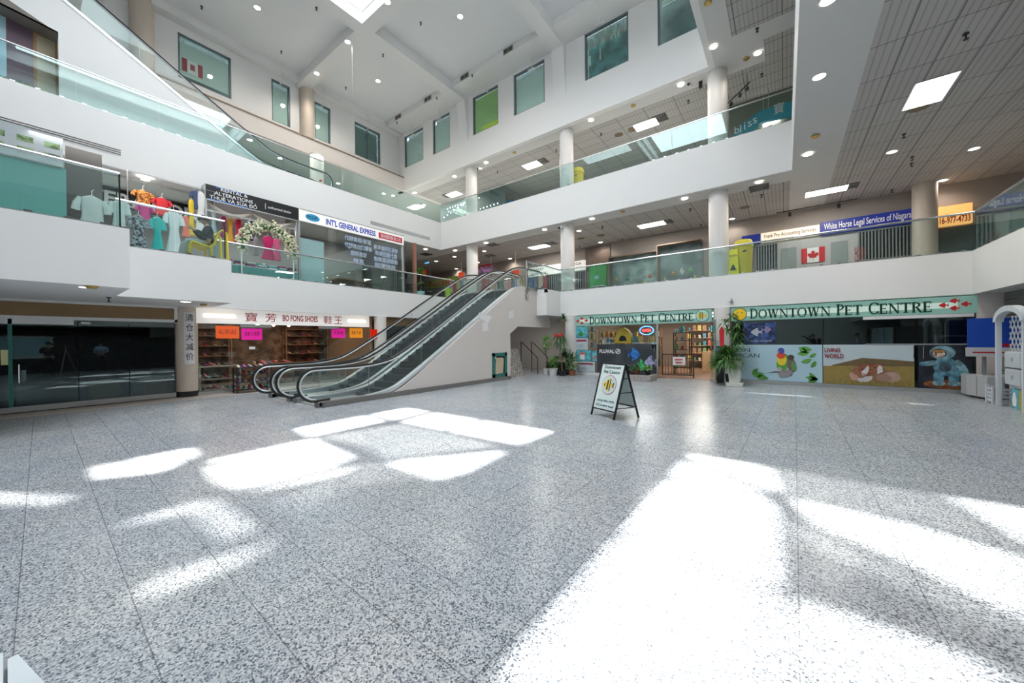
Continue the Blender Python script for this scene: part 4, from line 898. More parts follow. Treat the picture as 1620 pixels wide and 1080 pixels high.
def fluval(g, x0, z0, W_, H_, y):
    text('FLUVAL', 'lettering', PATCH, (x0+.12, y-.004, z0+.86), 'y', .68, .16, g, off=.02)
    poly2([[q for q in s_] for s_ in [[a_, b_, c_, d_] for a_, b_, c_, d_ in zip(circ(0, 0, .11, n=24), circ(0, 0, .11, n=24)[1:]+circ(0, 0, .11, n=24)[:1], circ(0, 0, .085, n=24)[1:]+circ(0, 0, .085, n=24)[:1], circ(0, 0, .085, n=24))]], (x0+.95, y-.004, z0+.94), 'y', PATCH, 'logo_ring', g, .003)
    poly2([(-.05, -.09), (.0, -.02), (.06, .02), (.04, .10), (0, .02), (-.06, -.02)], (x0+.95, y-.004, z0+.94), 'y', PATCH, 'logo_bolt', g, .003)
    fish((x0+1.35, y-.004, z0+.55), .55, .55, mat('fish_blue', (.02, .16, .50), .5, var=.5, scale=9), g, True); fish((x0+1.75, y-.004, z0+.15), .35, .5, mat('fish_glow_green', (.05, .45, .15), .5, var=.5, scale=9), g, True)
    fish((x0+2.05, y-.004, z0+.2), .5, .6, mat('fish_lilac', (.35, .35, .55), .5, var=.4, scale=9), g, False)
poster('large dark aquarium banner with white FLUVAL lettering and bright fish', -6.66, .12, 2.6, 1.24, DGREY, fluval, y=PY-.012)
# products on shelves
GOODC = [(.55, .10, .06), (.65, .50, .12), (.12, .28, .45), (.70, .66, .58), (.16, .36, .14), (.35, .20, .10), (.06, .30, .36), (.72, .32, .08)]
GOODM = [mat('packet_colour_%d' % i, c, .5, var=.35, scale=14) for i, c in enumerate(GOODC)]
GSRC = {}
def good(i, k, loc, label, group):
    """k: 0 carton, 1 tin, 2 pouch"""
    key = (i % 8, k)
    if key not in GSRC:
        mb = MB()
        if k == 0: mb.box(-.07, .07, -.05, .05, 0, .22)
        elif k == 1: mb.lathe([(.055, 0), (.055, .14), (.05, .15)], (0, 0, 0), 12)
        else: mb.prism([(-.09, -.05, 0), (.09, -.05, 0), (.07, -.03, .27), (-.07, -.03, .27)], (0, .07, 0))
        o = mb.build(('product_carton', 'product_tin', 'product_pouch')[k], GOODM[i % 8]); GSRC[key] = o
    else: o = GSRC[key].copy(); COL.objects.link(o)
    o.location = Vector(loc)+Vector((0, 0, .003)); return tag(o, label, ('carton', 'tin', 'pouch')[k], group)
rnd = random.Random(3)
def stocked(name_label, x0, x1, y0, y1, zs, m, lab, grp, front='y', h=None):
    shelf('goods_shelf', name_label, x0, x1, y0, y1, zs, m, h=h)
    for z in zs:
        if front == 'y':
            x = x0+.12
            while x < x1-.1:
                i, k = rnd.randrange(8), rnd.randrange(3); good(i, k, (x, y0+.1, z), (lab % ('carton', 'tin', 'pouch')[k]), grp); x += .24
        else:
            y = y0+.12
            while y < y1-.1:
                i, k = rnd.randrange(8), rnd.randrange(3); good(i, k, (x0+.1 if front == 'x' else x1-.1, y, z), (lab % ('carton', 'tin', 'pouch')[k]), grp); y += .26
stocked('long shelf unit of pet goods behind the pet shop window', -7.4, -4.5, 17.2, 17.6, [.4, .85, 1.3, 1.7], WOODM, 'pet food %s on the long shelf behind the pet shop window', 'goods on the window shelf', h=2.05)
stocked('black wire shelf of pet goods inside the pet shop entrance', -4.0, -3.3, 17.4, 17.8, [.3, .7, 1.1, 1.5, 1.85], BLACKP, 'pet food %s on the black wire shelf inside the entrance', 'goods on the black wire shelf')
stocked('pale shelf along the far wall of the pet shop', -4.2, -1.7, 21.3, 21.7, [.4, .8, 1.2, 1.6, 2.0], WOODM, 'pet food %s on the far wall shelf of the pet shop', 'goods on the far wall shelf')
stocked('right hand shelf of pet goods along the shop side wall', -2.1, -1.7, 16.4, 20.6, [.5, .95, 1.4, 1.8], WOODM, 'pet food %s on the right side wall shelf of the pet shop', 'goods on the side wall shelf', front='x')
stocked('top shelf of bright toys above the dark banner', -6.7, -4.3, 15.6, 15.95, [1.42], WPL, 'pet food %s on the shelf just above the dark aquarium banner', 'goods above the dark banner')
stocked('upper shelf of small pet goods near the left end of the pet window', -7.5, -6.9, 15.7, 16.0, [1.2, 1.6, 1.95], WOODM, 'pet food %s on the upper shelf beside the green creature poster', 'goods on the left upper shelf')
g = thing('pet_bed', 'yellow arched pet house above the dark aquarium banner', 'pet house', (-5.6, 15.55, 1.42))
part(MB().prism([(-5.6+u, 15.5, 1.40+v) for u, v in [(-.35, 0)]+[(q[0], q[1]) for q in circ(0, .12, .35, .55, 14, 180, 0)]+[(.35, 0)]], (0, .25, 0)), 'arch', mat('pet_bed_yellow', (.75, .50, .06), .7), g)
part(MB().prism([(-5.6+u, 15.49, 1.42+v) for u, v in circ(0, .08, .17, .24, 14, 180, 0)], (0, .03, 0)), 'opening', BLACKP, g)
g = thing('checkout_counter', 'pale shop counter with dark screen deep inside the pet shop', 'counter', (-2.6, 19.2, 0))
part(MB().box(-3.1, -2.2, 19.0, 19.6, 0, .95), 'cabinet', mat('maple', (.52, .34, .18), .5), g); part(MB().box(-2.8, -2.5, 19.1, 19.14, 1.0, 1.25), 'screen', BLACKP, g); part(MB().box(-2.68, -2.62, 19.12, 19.2, .95, 1.05), 'screen_stand', BLACKP, g)
for x, y in ((-5.5, 17.4), (-3.0, 17.6), (-3.0, 20.3), (-5.8, 20.0)):
    g = thing('ceiling_light_panel', 'long bright ceiling fixture inside the pet shop', 'light panel', (x, y, L1C), 'ceiling fixtures of the pet shop'); part(MB().box(x-.6, x+.6, y-.15, y+.15, L1C-.05, L1C-.02), 'diffuser', PANEL, g); part(MB().box(x-.62, x+.62, y-.17, y+.17, L1C-.02, L1C), 'housing', WPL, g)
    light('shop_lamp', 'AREA', (x, y, L1C-.07), 30, (1, .93, .82), 1.1, .3)
g = thing('gate', 'low black wire gate with a white notice across the pet shop entrance', 'gate', (-4.0, 15.6, 0))
A, B = Vector((-4.0, 15.6, 0)), Vector((-2.9, 15.9, 0)); U = Vector((0, 0, 1))
part(MB().bar(A+U*.95, B+U*.95, .03).bar(A+U*.12, B+U*.12, .03).bar(A+U*.1, A+U*.97, .03, up=(1, 0, 0)).bar(B, B+U*.97, .04, up=(1, 0, 0)), 'frame', BLACKP, g)
for k in range(1, 10): part(MB().bar(A.lerp(B, k/10)+U*.12, A.lerp(B, k/10)+U*.95, .012, up=(1, 0, 0)), 'bar', BLACKP, g)
c = A.lerp(B, .55); part(MB().bar(c+U*.68-(B-A)*.2+Vector((0, -.04, 0)), c+U*.68+(B-A)*.2+Vector((0, -.04, 0)), .006, .34), 'notice', PATCH, g)
part(MB().box(c.x-.15, c.x+.15, c.y-.10, c.y-.095, .72, .77), 'red_line', REDF, g); part(MB().box(c.x-.12, c.x+.12, c.y-.10, c.y-.095, .60, .64), 'red_line', REDF, g)
# ---- right front: printed animal panels on the glass ----
g = thing('shopfront', 'glass front of the pet shop below the longer sign with printed animal panels', 'shopfront', (1.5, PY, 0))
for a, b in ((-1.5, -.3), (-.3, .98), (.98, 2.0), (2.0, 2.98), (3.02, 4.1)): part(MB().box(a+.006, b-.006, PY+.01, PY+.022, .11, 2.19), 'glass_panel', GDARK, g)
part(MB().box(-1.5, 4.12, PY-.02, PY+.03, .0, .11), 'bottom_rail', ALU, g)
part(MB().box(1.9, 4.05, PY-.05, PY, 2.09, 2.18), 'shutter_roller', WPL, g)
part(MB().box(1.95, 4.0, PY-.012, PY+.005, 1.33, 1.37), 'mid_rail', GREYM, g)
for x in (2.94, 3.13): part(MB().tube([(x, PY-.05, .95), (x, PY-.05, 1.3)], .014, 8), 'door_pull', CHROME, g)
SKYB = mat('print_sky', (.42, .62, .72), .5, var=.08, scale=1); LEAFM = mat('print_leaf', (.10, .32, .05), .5, var=.3, scale=6)
LEAF = [(0, 0), (.25, .22), (.6, .28), (1, 0), (.6, -.18), (.25, -.16)]
def pleaf(g, x, z, L_, a, y):
    c_, s_ = math.cos(R(a)), math.sin(R(a)); poly2([(u*c_-v*s_, u*s_+v*c_) for u, v in LEAF], (x, y, z), 'y', LEAFM, 'leaf', g, .003, L_, L_)
def birds(g, x0, z0, W_, H_, y):
    Pm = lambda n_, c: mat('print_'+n_, c, .5, var=.25, scale=10)
    E_ = lambda n_, c, cx, cz, a, b, d=.004, rot=0: poly2([(cx+(u*math.cos(R(rot))-v*math.sin(R(rot))), cz+(u*math.sin(R(rot))+v*math.cos(R(rot)))) for u, v in circ(0, 0, a, b, 20)], (x0, y-d, z0), 'y', Pm(n_, c), n_, g, .003)
    E_('bird_wing_green', (.10, .35, .06), 1.45, .62, .17, .30, rot=-12); E_('bird_breast_yellow', (.85, .62, .04), 1.42, .72, .13, .20, .007); E_('bird_breast_red', (.70, .08, .03), 1.40, .86, .12, .11, .010); E_('bird_head_blue', (.05, .08, .38), 1.40, 1.02, .09, .10, .013); E_('bird_beak', (.80, .25, .05), 1.33, .98, .035, .025, .016)
    E_('bird_two_body', (.16, .13, .10), 1.68, .55, .12, .24, .007, 10); E_('bird_two_head', (.07, .06, .05), 1.66, .80, .09, .09, .010); E_('bird_two_wing', (.12, .30, .10), 1.74, .50, .07, .16, .010, 10)
    E_('bird_three_body', (.28, .26, .28), 1.52, .26, .20, .12, .013, 20); E_('bird_three_head', (.45, .42, .42), 1.36, .40, .07, .07, .016)
    poly2([(1.68, .2), (1.70, .25), (1.25, .33), (1.0, .26), (1.25, .28)], (x0, y-.006, z0), 'y', Pm('bird_tail', (.16, .15, .16)), 'tail', g, .003)
    for x, z, a, L_ in ((.62, .12, 20, .34), (.7, .1, -5, .36), (.6, .15, 60, .3), (2.1, .95, 140, .3), (2.15, .98, 190, .34), (2.2, 1.05, 160, .3), (2.2, .75, 200, .3), (2.3, .7, 240, .26), (2.35, .12, 170, .32), (2.3, .12, 130, .26), (2.35, .15, 210, .3), (2.3, .95, 220, .22)): pleaf(g, x0+x, z0+z, L_, a, y-.005)
    text('EEN\nPICAN', 'lettering', mat('print_ink', (.04, .06, .07), .5), (x0+.12, y-.005, z0+.78), 'y', .68, .32, g, ext=.001)
poster('pale blue printed panel with parrots and leaves on the pet shop glass', -1.5, .12, 2.46, 1.22, SKYB, birds)
def pigs(g, x0, z0, W_, H_, y):
    Pm = lambda n_, c, v=.25: mat('print_'+n_, c, .5, var=v, scale=8)
    B_ = lambda n_, c, pts, d: poly2(pts, (x0, y-d, z0), 'y', Pm(n_, c), n_, g, .003)
    B_('field', (.30, .22, .06), [(0, 0), (1.98, 0), (1.98, .62), (1.2, .60), (0, .55)], .004)
    B_('hill', (.16, .11, .05), [(.2, .58), (.9, .82), (1.5, .78), (1.98, .74), (1.98, .6), (.2, .56)], .006)
    E_ = lambda n_, c, cx, cz, a, b, d, rot=0: B_(n_, c, [(cx+(u*math.cos(R(rot))-v*math.sin(R(rot))), cz+(u*math.sin(R(rot))+v*math.cos(R(rot)))) for u, v in circ(0, 0, a, b, 24)], d)
    E_('pig_body_tan', (.30, .15, .09), 1.30, .31, .40, .19, .009, -6); E_('pig_rump_cream', (.44, .30, .24), 1.52, .27, .19, .15, .012); E_('pig_haunch', (.36, .22, .16), 1.36, .24, .16, .12, .015)
    E_('pig_chest_white', (.62, .60, .58), .92, .24, .20, .15, .012); E_('pig_shoulder', (.30, .13, .07), .84, .38, .17, .17, .015, 20); E_('pig_head_brown', (.27, .10, .05), 1.00, .46, .19, .19, .018, -15)
    B_('pig_blaze', (.66, .64, .62), [(.90, .30), (1.0, .34), (1.06, .50), (1.02, .60), (.96, .50), (.88, .40)], .021); E_('pig_nose_pale', (.50, .30, .24), .92, .32, .05, .04, .024)
    E_('pig_head_two', (.29, .11, .05), 1.20, .50, .15, .15, .021); B_('pig_face_white', (.66, .64, .63), [(1.22, .34), (1.34, .42), (1.33, .56), (1.27, .64), (1.22, .52)], .024); E_('pig_ear', (.22, .08, .05), 1.10, .63, .06, .05, .024, 30); E_('pig_ear', (.22, .08, .05), 1.30, .64, .06, .04, .026, -30); E_('pig_ear', (.22, .08, .05), .86, .60, .06, .05, .024, 20)
    E_('pig_paw', (.52, .30, .22), .72, .22, .09, .09, .018); E_('pig_paw', (.45, .26, .2), .66, .30, .06, .07, .016); E_('pig_eye', (.01, .01, .01), 1.06, .48, .018, .018, .027); E_('pig_eye', (.01, .01, .01), 1.17, .54, .018, .018, .027); E_('pig_eye', (.01, .01, .01), .90, .48, .016, .016, .027)
    for k in range(14): B_('grass_blade', (.20, .16, .04), [(.1+.135*k, .03), (.13+.135*k, .03), (.12+.135*k, .14+.03*(k % 3))], .029)
    text('LIVING\nWORLD', 'lettering', mat('print_maroon', (.28, .01, .03), .5), (x0+.02, y-.02, z0+.80), 'y', .46, .32, g, off=.02, ext=.001)
poster('printed field panel with two brown and white guinea pigs', .98, .12, 1.98, 1.22, mat('print_pale_sky', (.50, .60, .64), .5, var=.12, scale=1), pigs)
def astro(g, x0, z0, W_, H_, y):
    Pm = lambda n_, c, v=.35: mat('print_'+n_, c, .5, var=v, scale=9)
    E_ = lambda n_, c, cx, cz, a, b, d, rot=0: poly2([(cx+(u*math.cos(R(rot))-v*math.sin(R(rot))), cz+(u*math.sin(R(rot))+v*math.cos(R(rot)))) for u, v in circ(0, 0, a, b, 22)], (x0, y-d, z0), 'y', Pm(n_, c), n_, g, .003)
    T_, T2 = (.10, .26, .34), (.20, .36, .42)
    E_('ground_rust', (.22, .07, .02), .55, .12, .46, .12, .004)
    for cx in (.38, .66): E_('suit_leg', T_, cx, .32, .10, .22, .007); E_('suit_boot', T2, cx, .15, .12, .07, .010)
    E_('suit_torso', T_, .50, .62, .22, .26, .010); E_('suit_pack', (.05, .08, .10), .50, .60, .12, .14, .013); E_('suit_arm', T2, .22, .70, .16, .07, .013, 15); E_('suit_arm', T2, .80, .60, .08, .22, .013, 25)
    E_('suit_glove', T_, .72, .45, .10, .09, .016); E_('suit_glove', T_, .08, .68, .07, .06, .016)
    E_('helmet', T2, .45, 1.0, .24, .19, .013); E_('helmet_opening', (.05, .06, .07), .38, .98, .15, .13, .016); E_('animal_face', (.62, .52, .42), .38, .96, .12, .10, .019); E_('face_fur', (.42, .20, .07), .38, 1.03, .12, .05, .022); E_('nose', (.02, .02, .02), .33, .94, .02, .02, .025)
    for ex in (.33, .43): E_('eye', (.02, .02, .02), ex, .99, .014, .014, .025)
poster('dark printed panel of a small animal in a blue space suit', 3.04, .12, .98, 1.22, mat('print_space', (.015, .02, .03), .5, var=.5, scale=3), astro)
poster('dark blue poster with pale figures high on the pet shop glass', -1.15, 1.38, .92, .72, mat('print_night_blue', (.03, .06, .18), .5, var=.7, scale=6), lambda g, x, z, W_, H_, y: (fish((x+.2, y-.004, z+.25), .35, .3, SILV, g), fish((x+.5, y-.004, z+.35), .3, .25, mat('print_violet', (.25, .2, .4), .5), g, True), text('IN THE UNIVERSE', 'lettering', SILV, (x+.2, y-.004, z+.06), 'y', .6, .06, g, ext=.001)))
g = thing('framed_picture', 'white framed dark pictures stacked at the right end of the pet glass', 'picture frame', (3.5, PY+.4, .6))
part(MB().box(3.5, 3.54, PY+.36, PY+.4, 0, 1.6).box(3.96, 4.0, PY+.36, PY+.4, 0, 1.6), 'stand', ALU, g)
for z in (.35, 1.0): part(MB().box(3.45, 4.05, PY+.35, PY+.37, z, z+.6), 'frame', ALU, g); part(MB().box(3.49, 4.01, PY+.34, PY+.35, z+.04, z+.56), 'picture', mat('print_space', (0, 0, 0)), g)
# ================= SANDWICH BOARD =================
g = thing('sandwich_board', 'black framed white sandwich board with the fish logo standing on the open floor', 'sandwich board', (-2.95, 7.2, 0))
FL, FR, RR = Vector((-3.30, 7.21, 0)), Vector((-2.70, 6.93, 0)), Vector((-2.39, 7.47, 0)); RL = FL+(RR-FR)
ap = lambda a, b: (a+b)/2+Vector((0, 0, 1.08))
TL, TR = ap(FL, RL), ap(FR, RR)
part(MB().bar(FL, TL, .03).bar(FR, TR, .03).bar(TL, TR, .03).bar(FL.lerp(TL, .14), FR.lerp(TR, .14), .025), 'front_frame', BLACKP, g)
part(MB().bar(RL, TL, .03).bar(RR, TR, .03).bar(RL.lerp(TL, .2), RR.lerp(TR, .2), .025), 'rear_frame', BLACKP, g)
for k in (.2, .48, .74): part(MB().bar(FR.lerp(TR, k), RR.lerp(TR, k), .015), 'side_brace', BLACKP, g)
BW_ = mat('board_white', (.68, .78, .76), .4)
rx = (FR-FL).normalized(); uu = (TL.lerp(TR, .5)-FL.lerp(FR, .5)); H_ = uu.length; uu.normalize(); nn = rx.cross(uu).normalized()
O = FL.lerp(TL, .15)+rx*.02; Wd = (FR-FL).length-.04; Hh = H_*.85
def bpart(pts, name, m, off, t=.003): part(MB().prism([O+rx*u+uu*v+nn*off for u, v in pts], nn*t), name, m, g)
bpart([(0, 0), (Wd, 0), (Wd, Hh), (0, Hh)], 'front_panel', BW_, .002)
O2 = RL.lerp(TL, .2)+(RR-RL).normalized()*.02
part(MB().prism([O2, O2+rx*Wd, O2+rx*Wd+(TL-RL)*.79, O2+(TL-RL)*.79], nn*-.006), 'rear_panel', BW_, g)
bpart(circ(Wd/2, Hh*.53, .205, n=32), 'logo_rim', REDF, .006); bpart(circ(Wd/2, Hh*.53, .195, n=32), 'logo_disc', mat('board_disc', (.55, .68, .66), .5), .010)
fq = [(Wd/2-.17+u*.34, Hh*.53-.14+v*.28) for u, v in FISH]
bpart(fq, 'angelfish', YEL, .014)
for a, b, c, d in ((.14, .22, .36, .64), (.36, .48, .12, .88), (.58, .64, .06, .94), (.84, .92, .3, .7)): bpart([(Wd/2-.17+u*.34, Hh*.53-.14+v*.28) for u, v in ((a, c+.05), (b, c), (b, d), (a, d-.05))], 'stripe', NAVY, .018)
def btext(s, u, v, W_, H2, m=DKG):
    o = text(s, 'lettering', m, (0, 0, 0), 'y', W_, H2, None, off=.01, ext=.001, align='CENTER')
    for vx in o.data.vertices: vx.co = O+rx*(u+vx.co.x)+uu*(v+vx.co.z)+nn*(.008-vx.co.y)
    keep(o, g)
btext('Downtown\nPet Centre', .08, Hh-.21, Wd-.16, .17); btext('(416) 979-7979', .07, .13, Wd-.14, .06, NAVY); btext('(C) Lower level', .06, .04, Wd-.12, .06, NAVY)
# ================= PLANTS =================
LG = [mat('foliage_mid', (.07, .18, .035), .5, var=.4, scale=9), mat('foliage_bright', (.13, .32, .05), .5, var=.35, scale=9), mat('foliage_dark', (.03, .11, .03), .5, var=.4, scale=9)]
STEMW = mat('plant_stem', (.26, .18, .10), .8); POTW = mat('pot_white', (.70, .70, .68), .5); POTK = mat('pot_black', (.02, .02, .022), .5); TERRA = mat('pot_terracotta', (.35, .13, .07), .7); SOIL = mat('soil', (.03, .02, .015), .9)
def pot(g, x, y, z, r, h, m, sq=False):
    if sq: part(MB().box(x-r, x+r, y-r, y+r, z, z+h), 'pot', m, g, bevel=.01)
    else: part(MB().lathe([(r*.72, z), (r, z+h*.92), (r*1.06, z+h*.92), (r*1.06, z+h), (r*.9, z+h), (r*.9, z+h*.9)], (x, y, 0), 18), 'pot', m, g)
    part(MB().lathe([(r*.9, z+h*.88), (r*.9, z+h*.9)], (x, y, 0), 14), 'soil', SOIL, g)
def leaves(g, c, rad, n, ln, wd, m, droop=.3, seed=1, up=.4, sz=1):
    rn = random.Random(seed); mb = MB(); c = Vector(c)
    for k in range(n):
        d = Vector((rn.gauss(0, 1), rn.gauss(0, 1), rn.gauss(0, 1)*sz)).normalized(); p = c+Vector((d.x*rad, d.y*rad, d.z*rad*sz))*rn.uniform(.25, 1)
        mb.leaf(p, d+Vector((0, 0, up)), ln*rn.uniform(.7, 1.2), wd*rn.uniform(.8, 1.2), droop=droop)
    part(mb, 'leaves', m, g)
def rosette(g, c, n, ln, wd, m, seed=1, elev=(10, 80), droop=.35):
    rn = random.Random(seed); mb = MB(); c = Vector(c)
    for k in range(n):
        a = rn.uniform(0, 6.28); e = R(rn.uniform(*elev)); d = Vector((math.cos(a)*math.cos(e), math.sin(a)*math.cos(e), math.sin(e)))
        mb.leaf(c, d, ln*rn.uniform(.7, 1.1), wd, droop=droop)
    part(mb, 'leaves', m, g)
def stem(g, pts, r=.015): part(MB().tube(pts, r, 6), 'stem', STEMW, g)
def plant(label, cat='plant', loc=(0, 0, 0)): return thing('potted_plant', label, cat, loc)
x, y = -9.0, 14.6; x, y = -8.75, 14.3
g = plant('slender potted tree with a round leafy head beside the stair opening', loc=(x, y, 0)); pot(g, x, y, 0, .13, .28, POTW); stem(g, [(x, y, .2), (x+.02, y, .8), (x+.03, y, 1.35)]); leaves(g, (x+.05, y, 1.5), .30, 170, .13, .07, LG[1], seed=2); leaves(g, (x-.02, y, 1.0), .10, 25, .10, .05, LG[1], seed=22)
x, y = -8.2, 14.0
g = plant('bushy plant in the rounded white pot at the foot of the group', loc=(x, y, 0)); pot(g, x, y, 0, .21, .33, POTW); leaves(g, (x, y, .55), .24, 130, .17, .06, LG[1], seed=3, up=.8)
x, y = -7.85, 14.2
g = plant('tall dracaena with a bare leaning trunk and a crown up at the fascia', loc=(x, y, 0)); pot(g, x, y, 0, .2, .22, POTK); stem(g, [(x, y, .2), (x-.08, y, .9), (x-.14, y, 1.6), (x+.02, y, 2.2), (x+.05, y, 2.45)], .025); rosette(g, (x+.06, y, 2.48), 46, .42, .05, LG[2], 4, (-20, 85), .3); rosette(g, (x-.12, y, 1.62), 60, .55, .05, LG[2], 5, (-50, 40), .7)
g = thing('ribbon_bow', 'red ribbon bow tied to the tall dracaena by the pet shop', 'bow', (x-.14, y-.1, 1.6)); mb = MB()
for a in (150, 30): mb.prism([(x-.14, y-.1, 1.78), (x-.14+.22*math.cos(R(a)), y-.1, 1.78+.14*math.sin(R(a))+.04), (x-.14+.22*math.cos(R(a)), y-.1, 1.78-.08)], (0, .04, 0))
mb.prism([(x-.20, y-.1, 1.5), (x-.1, y-.1, 1.5), (x-.08, y-.1, 1.8), (x-.2, y-.1, 1.8)], (0, .03, 0)); part(mb, 'ribbon', mat('ribbon_red', (.70, .02, .03), .5), g)
x, y = -7.55, 14.55
g = plant('leafy bush in a terracotta pot touching the left pet posters', loc=(x, y, 0)); pot(g, x, y, 0, .17, .24, TERRA); leaves(g, (x, y, .62), .34, 170, .20, .07, LG[0], seed=6, up=.5, sz=1.1)
x, y = -8.0, 14.75
g = plant('dark leaved plant in a black pot behind the bushy white potted one', loc=(x, y, 0)); pot(g, x, y, 0, .18, .24, POTK); leaves(g, (x, y, .75), .35, 150, .24, .07, LG[2], seed=7, up=.6)
x, y = -8.5, 14.8
g = plant('low plant in a black pot behind the slender tree', loc=(x, y, 0)); pot(g, x, y, 0, .17, .26, POTK); leaves(g, (x, y, .6), .22, 70, .2, .07, LG[0], seed=8, up=.6)
# stone planter below the dark banner
x0, x1, y0, y1 = -5.25, -3.98, 13.85, 14.75
g = thing('stone_planter', 'low granite trough planter at the entrance below the dark banner', 'planter', (x0, y0, 0)); part(MB().box(x0, x1, y0, y1, 0, .22), 'trough', mat('granite_light', (.36, .33, .31), .5, var=.4, scale=70), g, bevel=.01); part(MB().box(x0+.08, x1-.08, y0+.08, y1-.08, .215, .225), 'soil', SOIL, g)
for i, (x, y, c, lab) in enumerate(((-4.98, 14.3, 2, 'spiky plant at the left end of the granite trough'), (-4.65, 14.4, 0, 'spiky grey green plant in the middle of the granite trough'), (-4.2, 14.3, 1, 'broad leaved plant in a dark pot at the right end of the granite trough'))):
    g = plant(lab, loc=(x, y, .22)); pot(g, x, y, .215, .12, .16, POTK if i == 2 else TERRA); rosette(g, (x, y, .38), 40, .38, .06, LG[c], 9+i, (5, 80), .3)
# plants right of the entrance
x, y = -1.32, 14.0
g = thing('pedestal_planter', 'white marble pedestal planter with ferns right of the pet shop entrance', 'planter', (x, y, 0)); MAR = mat('white_marble', (.68, .70, .64), .35, var=.15, scale=5)
part(MB().box(x-.24, x+.24, y-.2, y+.2, 0, .12), 'plinth', MAR, g, bevel=.01); part(MB().prism([(x-.15, y-.15, .12), (x+.15, y-.15, .12), (x+.20, y-.15, .85), (x-.20, y-.15, .85)], (0, .3, 0)), 'column', MAR, g, bevel=.01)
g = plant('big feathery asparagus fern spilling over the marble pedestal', loc=(x, y, .85)); mb = MB(); rn = random.Random(12)
for k in range(900):
    a = rn.uniform(0, 6.28); e = R(rn.uniform(-25, 85)); d = Vector((math.cos(a)*math.cos(e), math.sin(a)*math.cos(e)*.7, math.sin(e))); q = Vector((x-.25, y+.05, .85)); L_ = rn.uniform(.3, .72)
    e1 = q+d*L_*.6; mb.leaf(q+d*.12, d, L_*.9, .03, droop=.35); mb.leaf(e1, d+Vector((rn.uniform(-.5, .5), 0, rn.uniform(-.5, .3))), .2, .03, droop=.5)
part(mb, 'fronds', LG[0], g); pot(g, x, y, .84, .14, .12, POTW)
x, y = -1.45, 14.5
g = plant('tall climbing plant with pointed leaves left of the longer pet sign', loc=(x, y, 0)); pot(g, x, y, 0, .22, .35, POTK); stem(g, [(x, y, .3), (x+.02, y, 1.4), (x-.05, y, 2.45)], .02)
for k, (dx, z) in enumerate(((0, 2.3), (.15, 2.0), (-.2, 2.1), (.18, 1.7), (-.1, 1.8), (.25, 1.45), (.1, 1.3))): rosette(g, (x+dx, y, z), 16, .38, .07, LG[0], 20+k, (-50, 60), .5)
g = thing('ribbon_bow', 'long red ribbon hanging by the tall climbing plant', 'bow', (-1.95, 14.5, 1.4)); part(MB().prism([(-1.80, 14.45, 1.3), (-1.68, 14.45, 1.3), (-1.66, 14.45, 1.85), (-1.74, 14.45, 2.0), (-1.82, 14.45, 1.85)], (0, .03, 0)), 'ribbon', mat('ribbon_red', (0, 0, 0)), g)
g = thing('leaflet_rack', 'narrow rack of leaflets in front of the white column by the entrance', 'rack', (-1.95, 14.7, 0)); part(MB().box(-2.0, -1.72, 14.8, 14.84, 0, 1.5), 'back_panel', POTK, g)
for k in range(4): part(MB().box(-1.97, -1.75, 14.74, 14.78, .55+.25*k, .75+.25*k), 'leaflet', AQ[1] if k % 2 else mat('leaflet_blue', (.12, .20, .42), .5), g)
# ================= UNDER THE STAIR =================
g = thing('corrugated_panel', 'stack of weathered grey corrugated boards leaning under the escalator', 'panel', (-9.6, 12.6, 0))
mb = MB()
for k in range(10):
    t_ = k/9; mb.bar((-9.3-.02*k, 12.15+1.35*t_, 0), (-9.55-.02*k, 12.1+1.3*t_, 1.2), .13, .03, up=(1, 0, 0))
part(mb, 'boards', mat('weathered_board', (.48, .45, .41), .8, var=.35, scale=12), g)
g = thing('stair_rail', 'dark steel stair rails descending in the recess beside the plants', 'rail', (-9.8, 14.5, 0))
for dy in (0, -.9): part(MB().tube([(-10.0, 15.0+dy, 1.5), (-9.9, 15.0+dy, 1.45), (-9.2, 15.2+dy, .75), (-9.2, 15.2+dy, 0)], .02, 6).tube([(-10.0, 15.0+dy, 1.5), (-10.0, 15.0+dy, 0)], .02, 6), 'rail', BLACKP, g)
g = thing('dark_crate', 'low black crate standing in the recess left of the plants', 'crate', (-8.9, 15.2, 0)); part(MB().box(-9.3, -8.45, 15.2, 15.7, 0, .5), 'body', POTK, g, bevel=.02)
# ================= RIGHT FRONT CORNER =================
sbox('wall_shop', BEIGE, 4.10, 4.6, PY, PY+.1, 0, L1C)
SHUT = mat('roller_shutter', (.20, .20, .19), .5, .5)
g = thing('roller_shutter', 'grey rolled shutter above the dark shopfront at the far right', 'shutter', (4.55, 12, 2.1))
part(MB().box(4.55, 4.9, 5, 15.15, 2.05, L1C-.01), 'housing', SHUT, g)
for k in range(5): part(MB().tube([(4.54, 5, 2.12+.1*k), (4.54, 15.1, 2.12+.1*k)], .03, 8), 'slat', SHUT, g)
sbox('wall_shop', DARKI, 5.0, 5.1, -8, 15.1, 0, 2.05); sbox('wall_shop', mat('grey_pier', (.30, .28, .26), .6), 4.52, 4.9, 14.6, 15.2, 0, 2.05)
g = thing('notice_board', 'blue board with a white strip on a post right of the pet shop', 'board', (4.0, 14.6, 0))
part(MB().box(3.78, 4.62, 14.55, 14.6, 1.28, 2.02), 'blue_panel', mat('board_royal_blue', (.01, .07, .45), .5), g); part(MB().box(3.74, 4.62, 14.53, 14.56, 1.05, 1.28), 'white_strip', mat('strip_white', (.55, .55, .58), .5), g)
part(MB().box(3.85, 4.45, 14.526, 14.53, 1.14, 1.17), 'red_line', REDL, g); bpv = [(u*.1, v*.04) for u, v in circ(0, 0, 1, n=16)]; poly2(bpv, (4.4, 14.545, 1.34), 'y', REDL, 'logo', g, .003)
part(MB().box(4.04, 4.10, 14.62, 14.68, 0, 1.4), 'post', GREYM, g)
